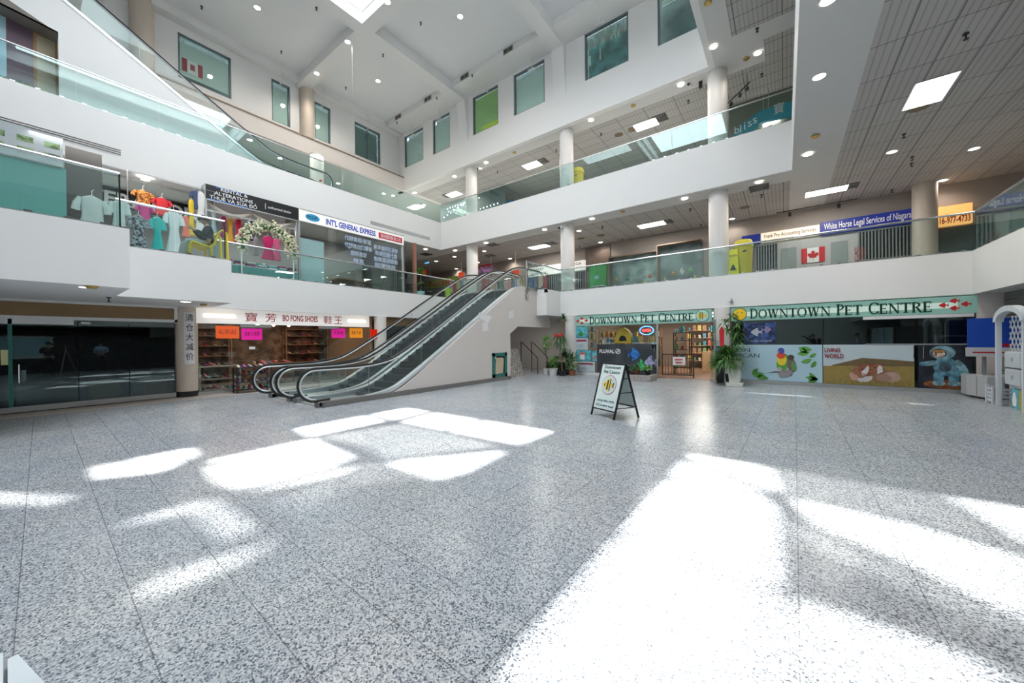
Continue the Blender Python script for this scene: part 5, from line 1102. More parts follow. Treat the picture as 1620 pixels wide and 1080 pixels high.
g = thing('cabinet', 'pale grey low cabinet with a slanted front at the right of the pet shop', 'cabinet', (4.1, 14.4, 0))
CABM = mat('cabinet_grey', (.46, .47, .48), .5); part(MB().prism([(3.77, 14.62, .06), (3.95, 14.05, .06), (4.6, 14.05, .06), (4.6, 15.0, .06), (3.77, 15.0, .06)], (0, 0, .52)), 'body', CABM, g); part(MB().prism([(3.83, 14.62, 0), (3.99, 14.12, 0), (4.55, 14.12, 0), (4.55, 14.95, 0), (3.83, 14.95, 0)], (0, 0, .06)), 'kick_plate', BLACKP, g)
part(MB().bar((3.855, 14.33, .08), (3.855, 14.33, .56), .008, up=(1, 0, 0)), 'door_gap', GREYM, g)
WHT = mat('white_plastic_trellis', (.62, .66, .70), .45)
g = thing('picket_planter', 'small white slatted planter box before the grey cabinet', 'planter', (3.9, 13.5, 0))
for x in (3.84, 4.2): part(MB().box(x-.03, x+.03, 13.62, 13.68, 0, .42), 'post', WHT, g); part(MB().box(x-.03, x+.03, 13.3, 13.36, 0, .42), 'post', WHT, g)
for k in range(4): part(MB().box(3.84, 4.2, 13.30, 13.32, .06+.085*k, .12+.085*k), 'slat', WHT, g); part(MB().box(3.82, 3.84, 13.33, 13.65, .06+.085*k, .12+.085*k), 'slat', WHT, g)
g = plant('thin dark leaved plant behind the white slatted box', loc=(4.25, 13.75, .0)); pot(g, 4.25, 13.85, 0.0, .10, .5, POTK); rosette(g, (4.25, 13.85, .6), 10, .4, .05, LG[2], 31, (20, 85), .2); stem(g, [(4.25, 13.85, .45), (4.25, 13.85, .75)])
# arched trellis arbour along the right wall (faces -x)
g = thing('garden_arbour', 'white arched plastic garden arbour with lattice at the right edge', 'arbour', (3.9, 12.6, 0))
ya, yb = 13.15, 12.0
for y in (ya, yb): part(MB().box(3.82, 3.90, y-.035, y+.035, 0, 1.95), 'post', WHT, g, bevel=.006); part(MB().box(4.30, 4.42, y-.06, y+.06, 0, 1.95), 'post', WHT, g, bevel=.008)
yc = (ya+yb)/2; rr = (ya-yb)/2
for x in (3.80, 4.30):
    mb = MB(); o1 = circ(yc, 1.88, rr+.08, .34, 20, 0, 180); i1 = circ(yc, 1.88, rr-.05, .22, 20, 0, 180)
    for k in range(19): mb.prism([(x, *o1[k]), (x, *o1[k+1]), (x, *i1[k+1]), (x, *i1[k])], (.12, 0, 0))
    part(mb, 'arch', WHT, g)
mb = MB()
n_ = 9
def clipb(a, b):
    mb.bar(a, b, .022, .012, up=(1, 0, 0))
z0, z1, y0, y1 = 1.22, 2.0, yb+.05, ya-.05
for sgn in (1, -1):
    for k in range(-8, 14):
        ys_ = y0+k*.155; pts_ = []
        for t_ in (0, 1):
            pass
        # line y = ys_ + sgn*(z-z0)*.62
        za, zb = z0, z1
        f = lambda z: ys_+(z-z0)*.62 if sgn > 0 else y1-(ys_-y0)-(z-z0)*.62
        zs_ = [z for z in [z0+(z1-z0)*i/24 for i in range(25)] if y0 <= f(z) <= y1]
        if len(zs_) > 1: clipb((4.0, f(zs_[0]), zs_[0]), (4.0, f(zs_[-1]), zs_[-1]))
part(mb, 'lattice', WHT, g)
for k in range(2):
    z = .50+.38*k; g = thing('storage_drawer_box', 'white plastic drawer box, %s of the two stacked in the arbour' % ('lower' if not k else 'upper'), 'storage box', (4.1, 12.45, z))
    part(MB().box(3.93, 4.3, 12.05, 13.08, z, z+.35), 'body', WHT, g, bevel=.012); part(MB().box(3.915, 3.93, 12.4, 13.05, z+.02, z+.33), 'drawer_front', mat('drawer_front', (.56, .60, .64), .5), g); part(MB().tube([(3.90, 12.68, z+.14), (3.90, 12.68, z+.22)], .012, 8), 'handle', STEEL, g)
g = thing('box_stand', 'dark picture boxes stand under the drawer boxes', 'stand', (4.1, 12.4, 0)); part(MB().box(3.98, 4.32, 12.04, 13.07, .44, .50), 'board', WHT, g); part(MB().box(4.2, 4.26, 12.05, 13.05, 0, .44), 'back_panel', POTK, g)
for k, (ya_, m_, lab) in enumerate(((12.75, AQ[0], 'blue and white picture box under the drawers, beside the yellow one'), (12.45, mat('box_yellow', (.48, .42, .06), .5), 'plain yellow picture box under the drawers'), (12.17, AQ[0], 'blue and white picture box at the right edge under the drawers'))):
    g = thing('picture_box', lab, 'box', (4.0, ya_, 0)); part(MB().box(3.96, 4.1, ya_-.16, ya_+.13, 0, .42), 'carton', m_, g)
    if k != 1: poly2([(0, 0), (.14, .0), (.17, .14), (.1, .3), (.02, .28), (-.02, .12)], (3.955, ya_+.07, .06), 'X', PATCH, 'figure', g, .003)
# box standing at the very front left corner of the frame
zt = .5; WB = mat('display_board_white', (.70, .76, .80), .5)
q = [at(a, b, 'z', zt) for a, b in ((28, 1034), (72, 1081), (130, 1150), (12, 1150), (12, 1042))]
g = thing('white_board', 'corner of a pale folded display box at the lower left edge', 'box', (q[0].x, q[0].y, 0))
part(MB().prism(q, (0, 0, -zt)), 'box_body', WB, g)
q2 = [at(a, b, 'z', zt) for a, b in ((-30, 1033), (5, 1033), (5, 1150), (-30, 1150))]
part(MB().prism(q2, (0, 0, -zt)), 'side_flap', WB, g)
q3 = [at(a, b, 'z', zt-.03) for a, b in ((5, 1040), (12, 1042), (12, 1150), (5, 1150))]
part(MB().prism(q3, (0, 0, -.4)), 'fold_gap', GREYM, g)
light('recess_lamp', 'AREA', (-10.2, 14.9, 2.6), 14, (1, .93, .86), .4)  # added fill without a fitting, brightens the wall under the escalator
# ================= LEVEL TWO =================
LX = -16.3
GREYW = mat('shop_inner_grey', (.10, .11, .115), .6, var=.2); BLKS = mat('sign_black', (.012, .012, .014), .35)
sbox('wall_shop', GREYW, -20.2, -20.0, 3.9, 12.4, L2F, L2C); sbox('wall_shop', GREYW, -20, LX-.05, 12.25, 12.35, L2F, 6.7)
sbox('trim_8', mat('tint_low_wall', (.10, .28, .27), .5), LX-.5, LX-.45, 3.95, 6.95, L2F, 4.45)
g = thing('shop_sign', 'black RENTAL & ALTERATIONS sign box above the dress shop', 'sign', (LX, 5, 6.7))
part(MB().box(LX-2.2, LX, 3.9, 6.98, 6.7, 7.22), 'sign_box', BLKS, g)
part(MB().box(LX-2.2, LX+.01, 3.885, 3.905, 6.68, 7.22).box(LX-2.2, LX+.012, 3.9, 6.98, 6.66, 6.70), 'edge_trim', ALU, g)
text('RENTAL &\nALTERATIONS\nTHUÊ VÀ SỬA ĐỒ', 'lettering', PATCH, (LX+.004, 4.02, 6.74), 'x', 1.45, .47, g, off=.008, ext=.003, align='CENTER', line=1.0)
BLUEP = mat('protect_film_blue', (.03, .20, .65), .4)
part(MB().box(LX+.001, LX+.004, 4.2, 5.0, 7.18, 7.21).box(LX+.001, LX+.004, 3.98, 5.2, 6.705, 6.73), 'blue_film_edge', BLUEP, g)
part(MB().box(LX, LX+.004, 5.75, 5.765, 6.84, 7.06), 'divider', PATCH, g); text('authorized dealer', 'small_lettering', PATCH, (LX+.002, 5.85, 6.9), 'x', .85, .1, g, ext=.002)
g = thing('shop_sign', "white INT'L GENERAL EXPRESS sign with a red Chinese block", 'sign', (LX, 9, 6.7))
part(MB().box(LX-.15, LX, 7.0, 12.25, 6.72, 7.20), 'sign_box', SIGNW, g); part(MB().box(LX-.17, LX+.01, 6.98, 12.27, 7.20, 7.23).box(LX-.17, LX+.01, 6.98, 12.27, 6.69, 6.72), 'edge_trim', ALU, g)
SB = mat('sign_blue', (.005, .05, .50), .4)
text("INT'L GENERAL EXPRESS", 'lettering', SB, (LX+.002, 8.12, 6.82), 'x', 2.45, .27, g, off=.028)
poly2(circ(0, 0, .30, .15), (LX+.002, 7.55, 6.96), 'x', mat('logo_sky', (.03, .35, .62), .4), 'logo_globe', g, .004); text('IGE', 'logo_lettering', NAVY, (LX+.008, 7.33, 6.90), 'x', .42, .13, g, off=.02, ext=.001)
part(MB().box(LX+.001, LX+.006, 10.75, 12.15, 6.80, 7.08), 'red_block', mat('sign_red_block', (.62, .01, .04), .4), g); text('通用國際貿易公司', 'red_block_lettering', PATCH, (LX+.007, 10.85, 6.84), 'x', 1.2, .2, g, ext=.001)
g = thing('shopfront', 'glass shopfront with blue edged lettering under the express sign', 'shopfront', (LX, 9.5, L2F))
for a, b in ((7.0, 8.45), (8.45, 9.9), (9.9, 11.3), (11.3, 12.2)): part(MB().box(LX-.056, LX-.044, a+.01, b-.01, L2F+.02, 6.69), 'glass_panel', GCLEAR, g)
for y in (7.0, 12.2): part(MB().box(LX-.09, LX-.01, y-.04, y+.04, L2F, 6.7), 'mullion', ALU, g)
part(MB().box(LX-.20, LX-.18, 7.05, 8.1, L2F, 6.05), 'frosted_panel', mat('frosted_panel', (.55, .74, .78), .5), g)
WLT = mat('window_letter_white', (.62, .68, .72), .5); BLT = mat('window_letter_blue', (.10, .25, .60), .5)
rows = [(9.0, 6.35, 1.35, '代辦商務·郵電'), (9.0, 6.02, 1.40, '代理進出口業務'), (9.3, 5.68, .8, '國際速遞'), (9.4, 5.35, .55, '傳真'), (10.5, 6.22, 1.4, '倉庫儲存及運輸'), (10.55, 5.92, 1.3, '海運空運代理'), (10.5, 5.62, 1.4, '包裝搬運服務'), (10.55, 5.32, 1.2, '國際快遞')]
for y, z, W_, s_ in rows:
    text(s_, 'window_lettering', BLT, (LX-.046, y-.02, z-.02), 'x', W_+.04, .26, g, off=.05, ext=.001); text(s_, 'window_lettering', WLT, (LX-.042, y, z), 'x', W_, .22, g, ext=.001)
for k in range(9): part(MB().box(LX-.6, LX-.58, 11.35+.1*k, 11.38+.1*k, L2F, 6.4), 'folding_gate_bar', ALU, g)
g = thing('reception_desk', 'dark reception desk behind the express shop glass', 'desk', (-18, 10, L2F)); part(MB().box(-18.4, -17.6, 9.4, 11, L2F, L2F+1.0), 'body', WOODD, g, bevel=.02); part(MB().box(-18.5, -17.5, 9.3, 11.1, L2F+1.0, L2F+1.05), 'top', WOODM, g)
light('shop_lamp', 'AREA', (-18, 9.7, 6.9), 40, (1, .97, .9), 1.5, 3)
# dress shop front
g = thing('shopfront', 'open front of the dress shop below the black sign', 'shopfront', (LX, 5.4, L2F))
for y in (3.92, 6.9): part(MB().box(LX-.1, LX-.02, y-.03, y+.03, L2F, 6.68), 'mullion', ALU, g)
part(MB().box(LX-.12, LX-.1, 3.96, 6.9, 6.3, 6.36), 'cross_bar', ALU, g)
sbox('wall_dress_shop', mat('dress_shop_wall', (.38, .38, .38), .6), -20.0, -19.9, -8, 12, L2F, L2C)
sbox('ceiling_dress_shop', mat('dress_ceiling', (.62, .66, .62), .6), -19.0, LX-1.0, -2, 3.8, 7.02, L2C)
light('shop_lamp', 'AREA', (-17.6, 5.4, 6.6), 55, (1, .97, .92), 1.2, 2.5); light('shop_lamp', 'AREA', (-15.6, 1.4, 6.95), 45, (1, .97, .93), 1.5, 2.5)
g = thing('shop_sign', 'long black sign with big white letters behind the hanging clothes', 'sign', (-18.5, 2.5, 6.4))
part(MB().box(-18.6, -18.5, .2, 4.35, 6.35, 6.98), 'sign_panel', BLKS, g); text('ALTERATION', 'lettering', PATCH, (-18.49, .6, 6.40), 'x', 3.6, .46, g, off=.03, ext=.004)
# far left unit seen through the nearest glass
sbox('wall_shop', mat('teal_frosted_front', (.11, .29, .27), .4), -15.2, -15.1, -8, at(105, 300, 'x', -15.1).y, L2F, 6.2)
g = thing('menu_board', 'pale menu board with green picture rows above the teal shopfront', 'board', (-15.05, -.5, 6.2)); ye = at(100, 250, 'x', -15.05).y
part(MB().box(-15.08, -15.04, -4, ye, 6.22, 7.0), 'panel', mat('menu_grey', (.36, .40, .42), .5), g)
for r_ in range(2):
    for k in range(6): part(MB().box(-15.04, -15.035, ye-.3-.42*k, ye-.05-.42*k, 6.36+.28*r_, 6.50+.28*r_), 'picture', mat('menu_green', (.14, .22, .10), .6, var=.5, scale=9), g)
sbox('wall_shop', mat('brown_dark_box', (.06, .055, .05), .6), -15.6, -15.3, at(104, 300, 'x', -15.3).y, at(162, 300, 'x', -15.3).y, 5.1, 6.9)
# garments
GARM = {}
def garment(name, label, px, top, bot, wpx, X, col, kind='dress', group=None, cat=None, hanger=True, pat=0):
    """a garment hanging with its front to the atrium, on the vertical plane x = X"""
    a = at(px-wpx/2, (top+bot)/2, 'x', X); b = at(px+wpx/2, (top+bot)/2, 'x', X); zt = at(px, top, 'x', X).z; zb = at(px, bot, 'x', X).z
    y0, y1 = a.y, b.y; W_ = y1-y0; H_ = zt-zb; yc = (y0+y1)/2
    g = thing(name, label, cat or kind, (X, yc, zb), group); m = mat('cloth_%s' % '_'.join(str(int(c*100)) for c in col), col, .8, var=pat or .12, scale=18 if pat else 5, bump=.3)
    S = {'dress': [(.5, 0), (.5, 1), (.36, .9), (.62, .8), (.40, .62), (.3, .62)], 'tee': None}
    if kind in ('dress', 'gown'): prof = [(0, .50), (.30, .36), (.55, .28), (.70, .36), (.90, .40), (.97, .30), (1, .10)]
    elif kind in ('top', 'shirt', 'tee', 'blouse'): prof = [(0, .40), (.35, .36), (.70, .38), (.92, .40), (.98, .28), (1, .10)]
    else: prof = [(0, .32), (.5, .34), (.9, .36), (1, .16)]
    mb = MB(); k = 10; vs = []; fs = []
    for t_, hw in prof:
        for j in range(k):
            a_ = 2*math.pi*j/k; rip = 1+.10*math.sin(j*3.1+t_*4)*(1-t_); vs.append((X+math.sin(a_)*.09*rip, yc+math.cos(a_)*hw*W_*rip, zb+H_*t_))
    for i in range(len(prof)-1):
        for j in range(k): fs.append((i*k+j, i*k+(j+1) % k, (i+1)*k+(j+1) % k, (i+1)*k+j))
    fs += [list(range(k))[::-1], [(len(prof)-1)*k+j for j in range(k)]]
    mb.add(vs, fs, True); part(mb, 'body', m, g)
    if kind in ('top', 'shirt', 'tee', 'blouse', 'dress'):
        for s_ in (-1, 1):
            L_ = .30 if kind != 'blouse' else .45; sh = Vector((X, yc+s_*W_*.36, zb+H_*.93)); ln = min(H_*L_, .3)
            part(MB().tube([sh, sh+Vector((0, s_*W_*.12, -ln*.5)), sh+Vector((0, s_*W_*.16, -ln))], [.05, .065, .07], 8, flat=.8), 'sleeve', m, g)
    if hanger: part(MB().tube([(X, yc-W_*.3, zt-.03), (X, yc, zt+.04), (X, yc+W_*.3, zt-.03)], .008, 5).tube([(X, yc, zt+.04), (X, yc, zt+.14), (X, yc+.03, zt+.17)], .006, 5), 'hanger', WPL, g)
    if X > -15: part(MB().tube([(X, yc, zb+.02), (X, yc, L2F)], .018, 8).lathe([(.16, L2F), (.16, L2F+.02), (.02, L2F+.03)], (X, yc, 0), 14), 'stand', WPL, g)
    else: part(MB().tube([(X, yc, zt+.13), (X, yc, 6.74 if X > -16 else (6.7 if yc > 3.9 else 7.09))], .002, 5), 'cord', GREYM, g)
    return g
G_ = 'clothes hung along the dress shop front'
WHC = (.72, .74, .72)
downlight(230, 284, 7.02, 'the white ceiling of the dress shop', 0)
garment('blouse', 'pale short sleeved blouse on a hanger behind the nearest glass', 145, 312, 356, 48, -12.2, (.48, .56, .54), 'blouse')
garment('blouse', 'white blouse half hidden beside the black glass post', 188, 318, 356, 26, -12.6, (.50, .60, .58), 'blouse')
garment('dress', 'black and white patterned dress on a stand behind the middle railing', 219, 342, 392, 30, -14.0, (.16, .19, .21), 'dress', pat=.95)
garment('top', 'red and orange patterned top hung at the top left of the clothes', 226, 302, 326, 30, -15.5, (.75, .20, .04), 'top', pat=.8)
garment('top', 'magenta blouse below the red and orange top', 229, 324, 352, 24, -15.5, (.48, .03, .20), 'top')
garment('top', 'bright red top before the big white sign letters', 256, 314, 340, 28, -15.5, (.72, .03, .04), 'top')
garment('dress', 'turquoise long dress between the patterned and the white dress', 249, 344, 394, 20, -14.3, (.03, .45, .42), 'dress')
garment('dress', 'long white tunic dress left of the yellow chair', 275, 334, 398, 26, -14.4, (.66, .74, .74), 'dress')
garment('dress', 'coral dress between the white tunic and the seated person', 294, 342, 374, 14, -14.8, (.85, .22, .16), 'gown')
garment('dress', 'mustard yellow dress hanging beside the white gowns', 303, 316, 372, 12, -15.5, (.70, .50, .03), 'gown')
garment('gown', 'white gown hanging from the corner of the black sign', 317, 304, 366, 20, -15.5, (.75, .74, .72), 'gown')
garment('gown', 'navy edged garment behind the white gown', 309, 302, 330, 12, -15.5, (.05, .08, .16), 'top')
garment('gown', 'pale blue gown right of the sign corner', 338, 324, 368, 10, -16.75, (.42, .55, .60), 'gown')
garment('dress', 'crimson dress in the opening below the black sign', 377, 346, 384, 14, -16.75, (.50, .01, .05), 'gown'); garment('dress', 'gold dress left of the crimson one', 364, 346, 384, 12, -16.8, (.62, .32, .04), 'gown'); garment('dress', 'purple red dress left of the gold one', 354, 342, 376, 12, -16.9, (.34, .02, .12), 'gown')
garment('dress', 'magenta draped dress under the flower arch', 424, 374, 410, 22, -16.75, (.62, .02, .16), 'gown'); garment('dress', 'grey figure shaped dress form under the left of the arch', 405, 376, 404, 10, -16.75, (.30, .28, .30), 'gown'); garment('dress', 'second pink draped dress right of the magenta one', 438, 378, 412, 14, -16.8, (.70, .12, .28), 'gown')
garment('dress', 'ivory dress hanging near the right end of the dress shop', 455, 352, 402, 12, -16.8, (.60, .58, .50), 'gown'); garment('dress', 'dark blue dress hung behind the flower arch', 396, 350, 380, 12, -17.1, (.03, .06, .14), 'gown')
ya_, yb_ = 1.9, 3.95
g = thing('clothes_rail', 'tall thin steel rail that carries the red and orange tops', 'clothes rail', (-15.5, 2, L2F)); part(MB().tube([(-15.5, ya_, L2F), (-15.5, ya_, 6.74), (-15.5, yb_, 6.74), (-15.5, yb_, L2F)], .012, 6), 'rail', GREYM, g)
# draped cloth swag
g = thing('fabric_swag', 'pale draped fabric swag hanging below the black sign', 'drapery', (LX-.2, 5.2, 6.4)); 
for a, b in ((4.05, 5.4), (5.4, 6.85)): part(MB().tube([(LX-.2, a+(b-a)*t_, 6.62-.30*math.sin(math.pi*t_)) for t_ in [i/10 for i in range(11)]], [.04+.05*math.sin(math.pi*i/10) for i in range(11)], 8), 'swag', mat('swag_cream', (.62, .56, .48), .7), g)
# flower arch
g = thing('flower_arch', 'arch of cream white artificial flowers above the long railing', 'flower arch', (-16.0, 6.2, L2F+.9))
c0, c1, ct = at(382, 392, 'x', -15.9), at(464, 392, 'x', -15.9), at(420, 358, 'x', -15.9); ymid = (c0.y+c1.y)/2; ry = (c1.y-c0.y)/2; rz = ct.z-c0.z
ap_ = [Vector((-15.9, ymid-ry*math.cos(t_*math.pi), c0.z+rz*math.sin(t_*math.pi))) for t_ in [i/24 for i in range(25)]]
part(MB().tube(ap_, .10, 8), 'arch_core', LG[2], g); mb = MB(); ml = MB(); rn = random.Random(4)
for k in range(620):
    p = ap_[rn.randrange(25)]+Vector((rn.gauss(0, .08), rn.gauss(0, .10), rn.gauss(0, .10))); mb.ball(p, rn.uniform(.03, .055), 6, 4)
    if k % 3 == 0: ml.leaf(p, Vector((rn.uniform(-.2, 1), rn.uniform(-1, 1), rn.uniform(-.5, 1))), .12, .05)
part(mb, 'blossoms', mat('blossom_cream', (.74, .72, .52), .6, var=.15, scale=20), g); part(ml, 'leaves', LG[0], g)
for y in (c0.y, c1.y): part(MB().tube([(-15.9, y, L2F), (-15.9, y, c0.z)], .025, 8), 'post', WPL, g)
# folded goods on a low table
g = thing('display_table', 'low table of folded clothes behind the long railing', 'table', (-15.9, 5.4, L2F)); part(MB().box(-16.28, -16.02, 4.2, 6.8, L2F+.72, L2F+.76), 'table_top', WPL, g)
for x in (-16.25, -16.05):
    for y in (4.25, 6.75): part(MB().box(x-.02, x+.02, y-.02, y+.02, L2F, L2F+.72), 'leg', ALU, g)
part(MB().box(-16.02, -16.01, 4.2, 6.8, L2F, L2F+.74), 'modesty_panel', mat('tint_low_wall', (0, 0, 0)), g)
FC = [(.05, .35, .38), (.45, .48, .50), (.30, .04, .10), (.12, .16, .22), (.62, .60, .55)]
for k in range(7):
    g = thing('folded_clothes', 'pile of folded clothes on the low table beneath the arch', 'folded clothes', (-15.95, 4.45+.36*k, L2F+.76), 'folded clothes on the low table')
    for j in range(3): part(MB().box(-16.26, -16.04, 4.32+.36*k, 4.60+.36*k, L2F+.76+.055*j, L2F+.812+.055*j), 'folded_item', mat('folded_%d' % ((k+j) % 5), FC[(k+j) % 5], .8), g, bevel=.012)
# yellow lounge chair
YC = mat('chair_yellow', (.80, .62, .05), .4)
cA = at(305, 403, 'x', -12.75)
cy_, cx_ = 2.64, -12.36
g = thing('lounge_chair', 'yellow bent metal lounge chair with the seated person', 'chair', (cx_, cy_, L2F))
for x in (cx_, cx_-.55):
    part(MB().tube([(x, cy_-.02, L2F), (x, cy_-.02, L2F+.48), (x, cy_+.04, L2F+.57), (x, cy_+.25, L2F+.51), (x, cy_+.40, L2F+.48), (x, cy_+.50, L2F+.58), (x, cy_+.60, L2F+.92), (x, cy_+.68, L2F+1.0), (x, cy_+.77, L2F+.92), (x, cy_+.80, L2F)], .028, 8), 'side_frame', YC, g)
    part(MB().tube([(x, cy_+.43, L2F+.48), (x, cy_+.43, L2F)], .024, 8), 'leg', YC, g)
mb = MB()
for a, b in (((.04, .56), (.25, .50)), ((.25, .50), (.40, .47)), ((.40, .47), (.50, .57)), ((.50, .57), (.62, .94))): mb.prism([(cx_, cy_+a[0], L2F+a[1]), (cx_, cy_+b[0], L2F+b[1]), (cx_, cy_+b[0], L2F+b[1]-.02), (cx_, cy_+a[0], L2F+a[1]-.02)], (-.55, 0, 0))
part(mb, 'seat', mat('chair_mesh', (.62, .46, .10), .7), g)
# clothing racks, sale signs at the far corner
def rack(label, x0, x1, y, n, seed, grp):
    g = thing('clothes_rack', label, 'clothes rack', (x0, y, L2F)); part(MB().tube([(x0, y, L2F), (x0, y, L2F+1.6), (x1, y, L2F+1.6), (x1, y, L2F)], .018, 6), 'frame', STEEL, g)
    rn = random.Random(seed); cs = [(.50, .32, .34), (.12, .12, .15), (.60, .60, .58), (.18, .22, .34), (.45, .38, .10), (.32, .10, .12), (.55, .35, .25), (.10, .20, .18)]
    for k in range(n):
        x = x0+(x1-x0)*(k+.5)/n; c = cs[rn.randrange(8)]; h = rn.uniform(.65, .95); z = L2F+1.52; W_ = .26
        gg = thing('hanging_garment', 'garment hanging on the %s' % label.split(' of ')[0], 'garment', (x, y, z-h), grp); m = mat('rack_cloth_%d' % cs.index(c), c, .85, var=.2)
        part(MB().prism([(x-.13, y-.05, z), (x-.20, y-.05, z-.25), (x-.12, y-.05, z-.22), (x-.13, y-.05, z-h), (x+.13, y-.05, z-h), (x+.12, y-.05, z-.22), (x+.20, y-.05, z-.25), (x+.13, y-.05, z), (x, y-.05, z-.05)], (0, .07, 0)), 'cloth', m, gg)
        part(MB().tube([(x, y-.02, z-.03), (x, y-.02, z+.08)], .006, 5), 'hanger', STEEL, gg)
rack('front rail of colourful children clothes near the plant', -16.6, -13.4, 15.9, 11, 2, 'garments on the front rail'); rack('rear rail of assorted clothes under the green banner', -17.4, -10.6, 17.6, 22, 5, 'garments on the rear rail')
garment('tee_shirt', 'lime yellow tee shirt just above the escalator handrail', 709, 455, 471, 10, -14.5, (.62, .80, .10), 'tee')
g = thing('sale_banner', 'green banner with red Fashion lettering above the clothes racks', 'banner', (-17, 18.4, 5.7))
a, b = at(676, 429, 'y', 18.4), at(735, 443, 'y', 18.4); zb_ = b.z-.0
part(MB().box(a.x, b.x, 18.4, 18.44, 5.55, 6.15), 'panel', mat('banner_olive', (.20, .30, .03), .6), g); text('Fashion', 'lettering', REDL, (a.x+.2, 18.395, 5.65), 'y', b.x-a.x-.5, .4, g, off=.02)
part(MB().box(a.x+.3, a.x+.32, 18.41, 18.43, 6.15, L2C-.01), 'cord', WPL, g); part(MB().box(b.x-.3, b.x-.28, 18.41, 18.43, 6.15, L2C-.01), 'cord', WPL, g)
for k, (px, py) in enumerate(((671, 431), (730, 434), (816, 431))):
    p = at(px, py, 'y', 18.3); gg = thing('price_card', 'card', 'card', p); part(MB().box(p.x-.28, p.x+.28, 18.28, 18.30, p.z-.22, p.z+.16), 'card', mat('fluo_red_orange', (0, 0, 0)), gg); part(MB().box(p.x-.01, p.x+.01, 18.28, 18.30, p.z+.16, L2C-.01), 'cord', WPL, gg); tag(gg, ('fluorescent red card at the left end of the green banner', 'fluorescent red card at the right end of the green banner', 'fluorescent red card right of the purple poster')[k], 'card')
p = at(752, 421, 'y', 18.2); q = at(773, 436, 'y', 18.2)
g = thing('poster', 'purple and pink poster with figures right of the column', 'poster', (p.x, 18.2, q.z)); part(MB().box(p.x, q.x+.3, 18.2, 18.22, q.z-.25, p.z), 'sheet', mat('poster_purple', (.38, .20, .42), .5, var=.5, scale=4), g); part(MB().box(p.x, q.x+.3, 18.19, 18.2, p.z-.12, p.z), 'band', REDL, g)
for k in range(2): poly2([(-.1, 0), (.1, 0), (.06, .5), (0, .62), (-.06, .5)], (p.x+.3+.25*k, 18.19, q.z-.2), 'y', NAVY, 'figure', g, .003)
part(MB().box(p.x+.1, p.x+.12, 18.2, 18.22, p.z, L2C-.01).box(q.x+.2, q.x+.22, 18.2, 18.22, p.z, L2C-.01), 'cords', WPL, g)
g = thing('exit_sign', 'small lit blue direction sign hanging below the level two ceiling', 'sign', at(675, 414, 'y', 17)); p = Vector(g.location)
part(MB().box(p.x-.2, p.x+.2, p.y, p.y+.05, p.z-.1, p.z+.1), 'lit_face', mat('lit_blue', (.05, .35, .75), .4, emis=1.2, ecol=(.1, .5, 1), var=0), g); part(MB().box(p.x-.01, p.x+.01, p.y+.01, p.y+.03, p.z+.1, L2C), 'rod', ALU, g); text('→', 'arrow', PATCH, (p.x, p.y-.005, p.z-.05), 'y', .14, .1, g, ext=.001); part(MB().box(p.x-.14, p.x-.06, p.y-.006, p.y, p.z-.06, p.z+.06), 'pictogram', PATCH, g)
sbox('trim_9', mat('copper_pipe', (.32, .14, .09), .5), LX+.15, LX+.3, 12.7, 12.85, L2F, 6.9)
pp = at(650, 464, 'y', 13.3)
g = thing('potted_plant', 'broad leaved plant in a light blue pot at the corner of the express shop', 'plant', (-15.35, 12.5, L2F)); x, y = -15.3, 12.55
part(MB().lathe([(.15, L2F), (.2, L2F+.5), (.19, L2F+.5)], (x, y, 0), 16), 'pot', mat('pot_aqua', (.36, .62, .62), .4), g); stem(g, [(x, y, L2F+.4), (x, y, L2F+1.45)], .02); rosette(g, (x, y, L2F+1.45), 36, .42, .14, LG[1], 41, (0, 85), .2); rosette(g, (x, y, L2F+.9), 14, .35, .1, LG[0], 42, (0, 70), .4)
# market sign, gates and green door on the back wall
YW = 20.18
def wallbox(name, m, px0, py0, px1, py1, parent, d0=.03, Y=YW, zb=None):
    a, b = at(px0, py0, 'y', Y), at(px1, py1, 'y', Y); return part(MB().box(a.x, b.x, Y-d0, Y-.002, b.z if zb is None else zb, a.z), name, m, parent)
sbox('wall_gallery_panel', mat('brown_wall', (.16, .12, .10), .6, var=.2), at(926, 400, 'y', YW).x, at(966, 400, 'y', YW).x, YW-.03, YW+.02, L2F, 7.0)
a, b = at(838, 424, 'y', YW), at(927, 411, 'y', YW)
g = thing('shop_sign', 'white sign with black MARKET and BODEGA lettering behind the escalator head', 'sign', (a.x, YW, 5.7)); part(MB().box(a.x, b.x, YW-.2, YW, 5.72, 6.30), 'sign_box', SIGNW, g)
text('MARKET                    BODEGA', 'lettering', mat('ink_black', (0, 0, 0)), (a.x+.2, YW-.205, 6.05), 'y', b.x-a.x-.4, .15, g, off=.01, ext=.002); text('CENTER FOR', 'lettering', mat('ink_black', (0, 0, 0)), (a.x+.2, YW-.205, 5.80), 'y', (b.x-a.x)*.3, .13, g, off=.01, ext=.002)
def folding_gate(label, x0, x1, z1, n, Y=YW):
    g = thing('folding_gate', label, 'gate', (x0, Y, L2F)); part(MB().box(x0, x1, Y-.02, Y, L2F, z1), 'dark_interior', DARKI, g)
    for k in range(n+1): part(MB().box(x0+(x1-x0)*k/n-.02, x0+(x1-x0)*k/n+.02, Y-.10, Y-.06, L2F, z1), 'bar', GREYM, g)
    part(MB().box(x0, x1, Y-.11, Y-.05, z1-.05, z1).box(x0, x1, Y-.11, Y-.05, 4.6, 4.64), 'rail', GREYM, g)
folding_gate('grey folding gate below the white market sign', at(838, 440, 'y', YW).x, at(927, 440, 'y', YW).x, 5.7, 26)
g = thing('green_door', 'bright green double door with push bar on level two', 'door', (-8.6, YW, L2F)); a, b = at(934, 418, 'y', YW), at(960, 418, 'y', YW); GD = mat('door_green', (.06, .36, .10), .5)
